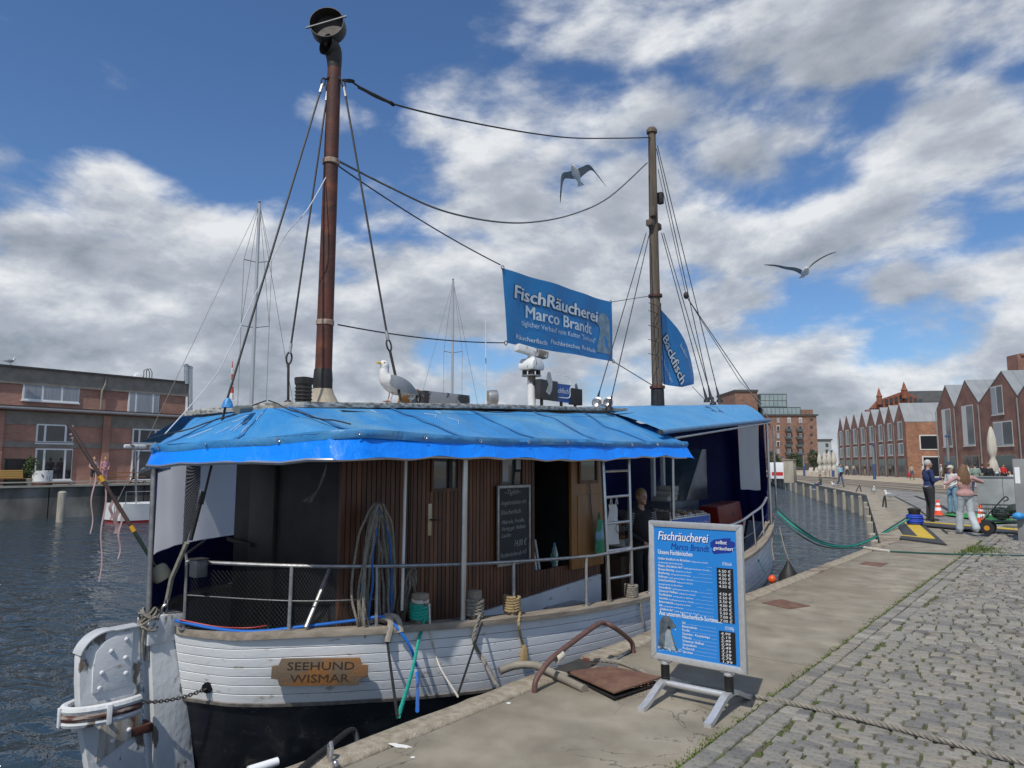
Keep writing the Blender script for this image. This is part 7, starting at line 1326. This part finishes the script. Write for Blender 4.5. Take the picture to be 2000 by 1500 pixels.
for k in range(5): m.cyl(V(XY + .3, y0 - .12, WZ + .1 + k * .22), V(XY + .6, y0 - .12, WZ + .1 + k * .22), .016, n=5)
m.build('boarding_ladder', M_steel, yt_)
yacht('yacht hidden behind the cutter with only its dark mast and spreaders above the roof', XY, onx(885, 900, XY).y - 6, 11, 885, 548, M_oldwhite, (688,))
rm = thing('radio_mast', 'distant red and white lattice mast behind the yacht rigging', 'mast', onx(453, 900, -140)); a = onx(453, 780, -140); b = onx(454, 706, -140)
for k in range(6): MB().cyl(a.lerp(b, k / 6), a.lerp(b, (k + 1) / 6), (.5 - k * .07), (.43 - k * .07), 6).build('section', (M_oldwhite, pm('mast_red', (.5, .06, .05), rough=.6))[k % 2], rm)
# ================================================================ BUILDINGS ON THE PLAZA
AD = V(-math.sin(R(29)), math.cos(R(29)), 0); ND = V(-AD.y, AD.x, 0); BK = -ND
def gable_row(labels, A, edges, peaks, ze, zp, depth, group, kind):
    B = A + AD * 50; E_ = [onplane(x, A, B, 832 if kind == 1 else 800) for x in edges]
    for i in range(len(edges) - 1):
        a, b = E_[i], E_[i + 1]                       # a is farther, b is nearer
        pk = onplane(peaks[i], A, B, 808 if kind == 1 else 742); u_ = (pk - a).length / (b - a).length; W_ = (b - a).length; d = (b - a).normalized(); t = thing('gabled_house', labels[i], 'house', (a + b) / 2, 0, group); z0 = ze if i else ze
        P = lambda s, z, o=0: a + d * (W_ * s) + V(0, 0, z) + ND * o
        m = MB(); m.prism([P(.004, 0), P(.996, 0), P(.996, ze), P(u_, zp), P(.004, ze)], BK * depth); wall = m.build('wall', M_brickR, t, smooth=False)
        for s0, s1, z_0, z_1 in ((0, u_, ze, zp), (1, u_, ze, zp)):
            m = MB(); q0, q1 = P(s0, z_0, .03), P(s1, z_1, .03); up = V(0, 0, .09); m.prism([q0, q1, q1 + up, q0 + up], BK * (depth + .1)); rf = m.build('roof', M_zinc, t, smooth=False); n_s = int(depth / .9); 
            for k in range(1, n_s): c0 = q0 + up + BK * (k * .9); c1 = q1 + up + BK * (k * .9); m = MB(); m.bar(c0, c1, .05, .06, (0, 0, 1)); m.build('seam', M_zinc, rf, smooth=False)
        def opening(s0, s1, z_0, z_1, kindw):
            f = MB(); f.prism([P(s0, z_0, .02), P(s1, z_0, .02), P(s1, z_1, .02), P(s0, z_1, .02)], BK * .06); o = f.build('window' if kindw != 'door' else 'shop_front', M_reveal if kindw != 'door' else M_band, t, smooth=False); k = 2 if kindw != 'tall' else 1
            for j in range(k): sa = s0 + (s1 - s0) * (j / k) + .012; sb = s0 + (s1 - s0) * ((j + 1) / k) - .012; sa = s0 + (s1 - s0) * .45 if kindw == 'tall' else sa; f = MB(); f.prism([P(sa, z_0 + .12, .045), P(sb, z_0 + .12, .045), P(sb, z_1 - .12, .045), P(sa, z_1 - .12, .045)], BK * .02); f.build('pane', (M_curt if kindw == 'win' and j == 0 else M_pane), o, smooth=False)
            f = MB(); f.prism([P(s0 - .01, z_0 - .12, .08), P(s1 + .01, z_0 - .12, .08), P(s1 + .01, z_0 - .02, .08), P(s0 - .01, z_0 - .02, .08)], BK * .07); f.build('sill', M_reveal, o, smooth=False)
        if kind == 1: opening(.3, .72, 5.1, 7.5, 'win'); opening(.22 + .05 * (i % 2), .72, 3.0, 4.6, 'win'); opening(.2, .82, .05, 2.5, 'door')
        else:
            if i < 2: opening(.28, .75, 3.6, 7.6, 'tall')
            else: opening(.34, .64, 6.3, 8.9, 'win'); opening(.34, .82, 3.4, 5.6, 'win')
            opening(.25, .85, .05, 2.6, 'door')
        m = MB(); m.cyl(P(.0, .1, .1), P(.0, ze - .1, .1), .06, n=6); m.build('downpipe', M_zinc, t)
A1 = ond(1765, 908, 96); A1.z = 0; e1 = [1636, 1646.5, 1661, 1676, 1692, 1710, 1727.5, 1746, 1768]; pk1 = [1640.5, 1653, 1668, 1683.5, 1701, 1719, 1736.5, 1757]
ord_ = ['farthest', 'second', 'third', 'fourth', 'fifth', 'sixth', 'seventh']
gable_row(['narrow gabled brick house, %s in the long row counted from the granary end' % w_.replace('farthest', 'first') for w_ in ord_] + ['gabled brick house with patterned orange end wall closing the long row'], A1, e1, pk1, 7.3, 9.9, 15, 'long row of gabled brick houses', 1)
# end wall of the long row
B1 = onplane(1768, A1, A1 + AD * 50, 832); ew = [o for o in bpy.data.objects if o.get('label', '').startswith('gabled brick house with patterned')][0]; sd_ = (A1 - A1 - AD).normalized()
def endq(s, z, o=.02): return B1 - AD * o + BK * s + V(0, 0, z)
m = MB(); m.prism([endq(0.02, 0), endq(15, 0), endq(15, 7.28), endq(.02, 7.28)], AD * .015); m.build('end_wall', M_brickO, ew, smooth=False)
def ewin(s0, s1, z0, z1, mt, nm): m = MB(); m.prism([endq(s0, z0, .09), endq(s1, z0, .09), endq(s1, z1, .09), endq(s0, z1, .09)], AD * .07); o = m.build(nm, M_reveal, ew, smooth=False); m = MB(); m.prism([endq(s0 + .15, z0 + .15, .11), endq(s1 - .15, z0 + .15, .11), endq(s1 - .15, z1 - .15, .11), endq(s0 + .15, z1 - .15, .11)], AD * .02); m.build('pane', mt, o, smooth=False)
ewin(1.6, 3.9, 3.6, 5.6, M_pane, 'window'); ewin(1.8, 9, .02, 2.8, M_pane, 'shop_front')
m = MB(); m.prism([endq(3.6, 2.25, .2), endq(6.6, 2.25, .2), endq(6.6, 2.65, .2), endq(3.6, 2.65, .2)], AD * .05); m.build('fascia_sign', M_rubber, ew, smooth=False)
A2 = ond(1865, 908, 75); A2.z = 0
gable_row(['brick gabled house with tall white-sided recess, at the end of the short row', 'second brick gabled house of the short row with tall white-sided recess', 'wide brick gabled house with two large windows in the short row', 'brick gabled house of the short row rising behind the service post'], A2, [1829, 1865, 1913, 1990, 2110], [1845, 1884, 1957, 2035], 7.6, 10.1, 16, 'short row of gabled brick houses', 2)
# --- granary with glass penthouse
RTV = V(*_r)
def onh(x, y, D): d = _ray(x, y); return Vector(_c + d * (D / (-math.sin(YAW) * d[0] + math.cos(YAW) * d[1])))
def pblock(par, x0, x1, y0, y1, D, dep, mat, nm):
    ym = max(min((y0 + y1) / 2, 905), y0); a = onh(x0, ym, D); b = onh(x1, ym, D); z1 = onh((x0 + x1) / 2, y0, D).z; z0 = max(onh((x0 + x1) / 2, y1, D).z, 0); fw_ = V(-math.sin(YAW), math.cos(YAW), 0); m = MB(); m.prism([V(a.x, a.y, z0), V(b.x, b.y, z0), V(b.x, b.y, z1), V(a.x, a.y, z1)], fw_ * dep); return m.build(nm, mat, par, smooth=False)
gr = thing('granary', 'tall brick granary with glass penthouse and stacked balconies across the plaza', 'building', ond(1540, 916, 230)); gr.location.z = 0; G0 = 230
pblock(gr, 1436, 1597, 812, 925, G0, 30, M_brickG, 'wall'); pblock(gr, 1435, 1598.5, 809, 812, G0 - .4, 31, M_roofd, 'cornice'); pblock(gr, 1436, 1480, 765, 812, G0 + 4, 20, M_brickG, 'tower'); pblock(gr, 1434.5, 1481, 761, 765, G0 + 3.6, 21, M_roofd, 'tower_cornice'); M_gl = pm('penthouse_glass', (.20, .27, .29), (.28, .34, .35), .3, .2, spec=.8); M_gdk = pm('glass_frame_dark', (.07, .10, .105), rough=.5)
for x0, x1, y0, y1, n in ((1486, 1536, 770, 795, 6), (1490, 1563, 796, 811, 9)):
    pblock(gr, x0 - 1, x1 + 1, y0 - 1, y1, G0 + 2, 14, M_gdk, 'penthouse')
    for k in range(n):
        for y_a, y_b in (((y0 + 1, (y0 + y1) / 2 - .5), ((y0 + y1) / 2 + .5, y1 - 1)) if n == 6 else ((y0 + 1, y1 - 1),)): w_ = (x1 - x0) / n; pblock(gr, x0 + k * w_ + .4, x0 + (k + 1) * w_ - .4, y_a, y_b, G0 + 1.8, .15, M_gl, 'glass_panel')
pblock(gr, 1564, 1588, 800, 811, G0 + 3, 10, M_brickG, 'roof_house')
for x, w_, rows in ((1520, 6, 6), (1541.5, 6, 6), (1563.5, 6, 6), (1585, 5, 6)):
    for k in range(6):
        y = 820 + k * 15.2
        if x == 1585: y += 0; pblock(gr, x - 2.5, x + 2.5, y - 3, y + (1 if k < 4 else 7), G0 - .1, .3, M_pane, 'window'); continue
        w0 = pblock(gr, x - w_ / 2, x + w_ / 2, y - 4, y + 6.5, G0 - .1, .3, M_upvc if (k + int(x)) % 2 else M_curt, 'window'); pblock(w0, x - w_ / 2 + .6, x + w_ / 2 - .6, y - 3, y + 5.8, G0 - .2, .12, M_pane if k % 2 else M_curt, 'pane')
        if x in (1541.5, 1563.5) and 0 < k: pblock(gr, x - 6, x + 6, y + 2.5, y + 7, G0 - 1.2, 1.05, M_gdk, 'balcony')
pblock(gr, 1490, 1600, 905, 918, G0 - 2, 1.8, M_roofd, 'ground_floor')
sb_ = thing('grey_house', 'small pale grey block beside the granary', 'building', ond(1612, 914, 260)); sb_.location.z = 0; pblock(sb_, 1597, 1625, 860, 925, 260, 12, pm('pale_render', (.36, .40, .42), rough=.8), 'wall'); pblock(sb_, 1611, 1626, 858, 925, 259.5, 12, M_roofd, 'dark_side') if False else None; pblock(sb_, 1596.5, 1626, 857.5, 860, 259.6, 13, M_roofd, 'roof')
for k in range(3): pblock(sb_, 1613, 1618, 866 + k * 12, 872 + k * 12, 259.8, .3, M_pane, 'window')
# --- old brick hall with pinnacled gable behind the row
hl = thing('brick_hall', 'old brick hall with pinnacled stepped gable and slate roof behind the row', 'building', ond(1770, 908, 135)); hl.location.z = 0; HD = 135
pblock(hl, 1697, 1850, 800, 925, HD + 1.2, 1, M_brickG, 'wall'); z_ = lambda y, D=HD: CAMH + (908 - y) * D / FPX
def hp_(x, y, D=HD): return onh(x, y, D)
m = MB(); m.prism([hp_(1694, 806), hp_(1716, 782), hp_(1766, 764), hp_(1800, 780), hp_(1812, 806)], V(-math.sin(YAW), math.cos(YAW), 0) * .9); gbl = m.build('gable', pm('gable_brick', (.27, .10, .06), (.22, .08, .05), 1, .85), hl, smooth=False)
m = MB(); m.prism([hp_(1700, 806, HD + 1), hp_(1718, 784, HD + 1), hp_(1766, 764, HD + 1), hp_(1850, 763, HD + 1), hp_(1850, 806, HD + 1)], BK * 12); m.build('slate_roof', pm('slate_roof', (.05, .052, .056), (.07, .072, .075), 1, .7), hl, smooth=False)
for x, y0, y1, w_ in ((1718, 757, 790, 5), (1767, 745, 778, 5.5)):
    s = HD / FPX; b = hp_(x, y1, HD - .8); MB().lathe(b, [(w_ * s, 0), (w_ * s, (y1 - y0) * s * .45), (w_ * 1.2 * s, (y1 - y0) * s * .47), (w_ * .7 * s, (y1 - y0) * s * .62), (w_ * .45 * s, (y1 - y0) * s * .8), (.02, (y1 - y0) * s)], 8).build('pinnacle', MATS['gable_brick'], hl, smooth=False)
for k in range(9): x = 1722 + k * 9.5; y = 787 - (k if k < 5 else 9 - k) * 2.4; MB().obox(hp_(x, y, HD - .2), RTV * .26, (0, .1, 0), (0, 0, .5)).build('niche', M_pane, gbl, smooth=False)
for k in range(3): pblock(hl, 1700 + k * 5, 1703 + k * 5, 797, 804, HD - .1, .3, M_pane, 'window')
ch = thing('chimney_stack', 'square brick chimney behind the short row', 'chimney', ond(1998, 908, 90)); ch.location.z = 0; pblock(ch, 1996, 2014, 692, 925, 90, 2, M_brickR, 'stack'); pblock(ch, 1994.5, 2016, 690, 694, 89.8, 2.4, M_brickR, 'cap')
# ================================================================ PLAZA FURNITURE
M_canvas = pm('parasol_canvas', (.60, .56, .48), (.5, .46, .39), 3, .8, .5, stretch=(6, 6, .5))
def parasol(label, x, y0, y1, D, grp):
    b = ond(x, 908, D); b.z = 0; t = thing('closed_parasol', label, 'parasol', b, 0, grp); zt_ = CAMH + (908 - y0) * D / FPX; zb = 1.0; MB().cyl(b, b + V(0, 0, zt_), .04, n=8).build('pole', M_steel, t); m = MB(); pts = [(.06, zt_ - .02), (.16, zt_ - .35), (.26, zt_ - .9), (.30, zt_ * .62), (.20, zt_ * .52), (.14, zt_ * .49), (.24, zt_ * .42), (.30, zt_ * .34), (.26, zt_ * .28)]; vs = []; n = 16
    for r_, z in pts:
        for j in range(n): a = 2 * math.pi * j / n; rr = r_ * (1 + .16 * (j % 2) - .05 * math.sin(j * 2.3)); vs.append(b + V(rr * math.cos(a), rr * math.sin(a), z))
    m.add(vs, [(i * n + j, i * n + (j + 1) % n, (i + 1) * n + (j + 1) % n, (i + 1) * n + j) for i in range(len(pts) - 1) for j in range(n)]); m.build('canvas', M_canvas, t, ang=70); MB().lathe(b, [(.35, 0), (.35, .06), (.06, .1)], 12).build('base', M_iron, t); return t
for k, (x, y0) in enumerate(((1601, 884), (1611, 883), (1619.5, 881), (1629, 880))): parasol(['first closed cream parasol from the granary in a row of four', 'second closed cream parasol from the granary in a row of four', 'third closed cream parasol from the granary in a row of four', 'fourth closed cream parasol of the row, beside the blue lamp post'][k], x, y0, 918, 95 - k * 2, 'closed parasols on the plaza')
parasol('large closed cream parasol before the short row of houses', 1940, 833, 935, 52, 'closed parasols on the plaza')
M_lampb = pm('lamp_blue', (.05, .09, .22), rough=.5)
for x, yt, yb, l in ((1531, 893, 924.5, 'slim lamp post on the far plaza before the granary entrance'), (1571, 888, 929, 'slim lamp post beside the deck chairs'), (1627, 882, 931, 'slim lamp post beside the fourth parasol'), (1708.5, 870, 936, 'blue lamp post before the long row of gabled houses'), (1856, 853, 942, 'grey and blue lamp post before the short row of houses')):
    p = onz(x, yb); D = FPX * CAMH / (yb - 908); h_ = CAMH + (908 - yt) * D / FPX; t = thing('lamp_post', l, 'lamp post', p, 0, 'lamp posts on the plaza'); MB().cyl(p, p + V(0, 0, h_ * .45), .17, .15, 10).build('lower_post', M_lampb, t); MB().cyl(p + V(0, 0, h_ * .45), p + V(0, 0, h_), .15, .13, 10).build('upper_post', M_steel, t); MB().lathe(p + V(0, 0, h_), [(.2, 0), (.22, .12), (.1, .2)], 10).build('lamp_head', M_lampb, t)
p = onz(1544, 943); t = thing('stone_pillar', 'square grey stone pillar near the edge of the far quay', 'pillar', p); MB().box(p.x - .45, p.x + .45, p.y - .45, p.y + .45, 0, 2.05).build('shaft', M_wall, t, bevel=.03); MB().box(p.x - .5, p.x + .5, p.y - .5, p.y + .5, 2.051, 2.15).build('cap', M_cope, t, bevel=.02)
p = onz(1520, 941); t = thing('notice_board', 'white notice board with red print at the far quay edge', 'notice board', p); MB().box(p.x - .9, p.x + .9, p.y, p.y + .06, .3, 1.9).build('panel', M_pw, t, bevel=.01); 
for s in (-.7, .7): MB().box(p.x + s - .04, p.x + s + .04, p.y + .061, p.y + .12, 0, 1.85).build('leg', M_steel, t, smooth=False)
MB().box(p.x - .6, p.x + .5, p.y - .006, p.y - .001, .6, .95).build('print', red, t, smooth=False)
for k in range(3):
    p = onz(1594 + k * 12, 927); t = thing('deck_chair', ['cream deck chair beside the slim lamp post, first of three', 'middle one of three cream deck chairs', 'cream deck chair next to the four parasols'][k], 'deck chair', p, 0, 'deck chairs on the plaza'); MB().obox(p + V(0, 0, .45), RTV * .9, V(-.3, .2, 0) * 1.2, (0, 0, .05)).build('seat', M_canvas, t, bevel=.02); MB().obox(p + V(0, 0, .8) - RTV * .9, RTV * .12 + V(0, 0, .4), V(-.3, .2, 0) * 1.2, RTV * .04).build('backrest', M_canvas, t, bevel=.01)
    for s in (-.7, .7): MB().cyl(p + RTV * s, p + RTV * s + V(0, 0, .42), .04, n=6).build('leg', M_canvas, t)
for x, y, lb in ((1508, 893, 'dark green bushy tree before the granary, next to the boat'), (1552, 897, 'small dark tree between the granary lamp posts'), (1590, 891, 'dark green tree at the corner of the granary')):
    b = ond(x, 908, 190); b.z = 0; zt_ = CAMH + (908 - y) * 190 / FPX + 1.5; t = thing('tree', lb, 'tree', b, 0, 'trees before the granary'); MB().tube([b, b + V(.1, 0, zt_ * .5), b + V(0, .1, zt_ * .8)], [.18, .12, .05], 8).build('trunk', M_mast, t); m = MB(); cr_ = part('crown', t); shrub(cr_, b + V(0, 0, zt_ * .62), (1.8, 1.8, zt_ * .42), 420, M_leafd, .32); shrub(cr_, b + V(1.2, .4, zt_ * .5), (1.3, 1.3, zt_ * .3), 220, M_leafg, .3)
for k in range(4):
    p = onz(1985 - k * 13, 953 - k); t = thing('cafe_table', ['round dark cafe table next to the service post', 'second dark cafe table from the service post', 'third dark cafe table from the service post', 'dark cafe table next to the large parasol'][k], 'table', p, 0, 'cafe tables before the short row of houses'); MB().lathe(p, [(.25, 0), (.04, .03), (.03, .7), (.38, .71), (.38, .74), (.01, .745)], 14).build('stand', M_iron, t)
    for s in (-1, 1): c = part('chair', t); q = p + RTV * s * .75; MB().obox(q + V(0, 0, .45), (.2, 0, 0), (0, .2, 0), (0, 0, .02)).build('seat', M_oakdoor, c, smooth=False); MB().obox(q + RTV * s * .2 + V(0, 0, .7), RTV * .015, (0, .2, 0), (0, 0, .2)).build('backrest', M_oakdoor, c, smooth=False); MB().bar(q + V(-.15, 0, 0), q + V(.15, 0, .44), .03, .03).build('leg', M_iron, c); MB().bar(q + V(.15, 0, 0), q + V(-.15, 0, .44), .03, .03).build('leg', M_iron, c)
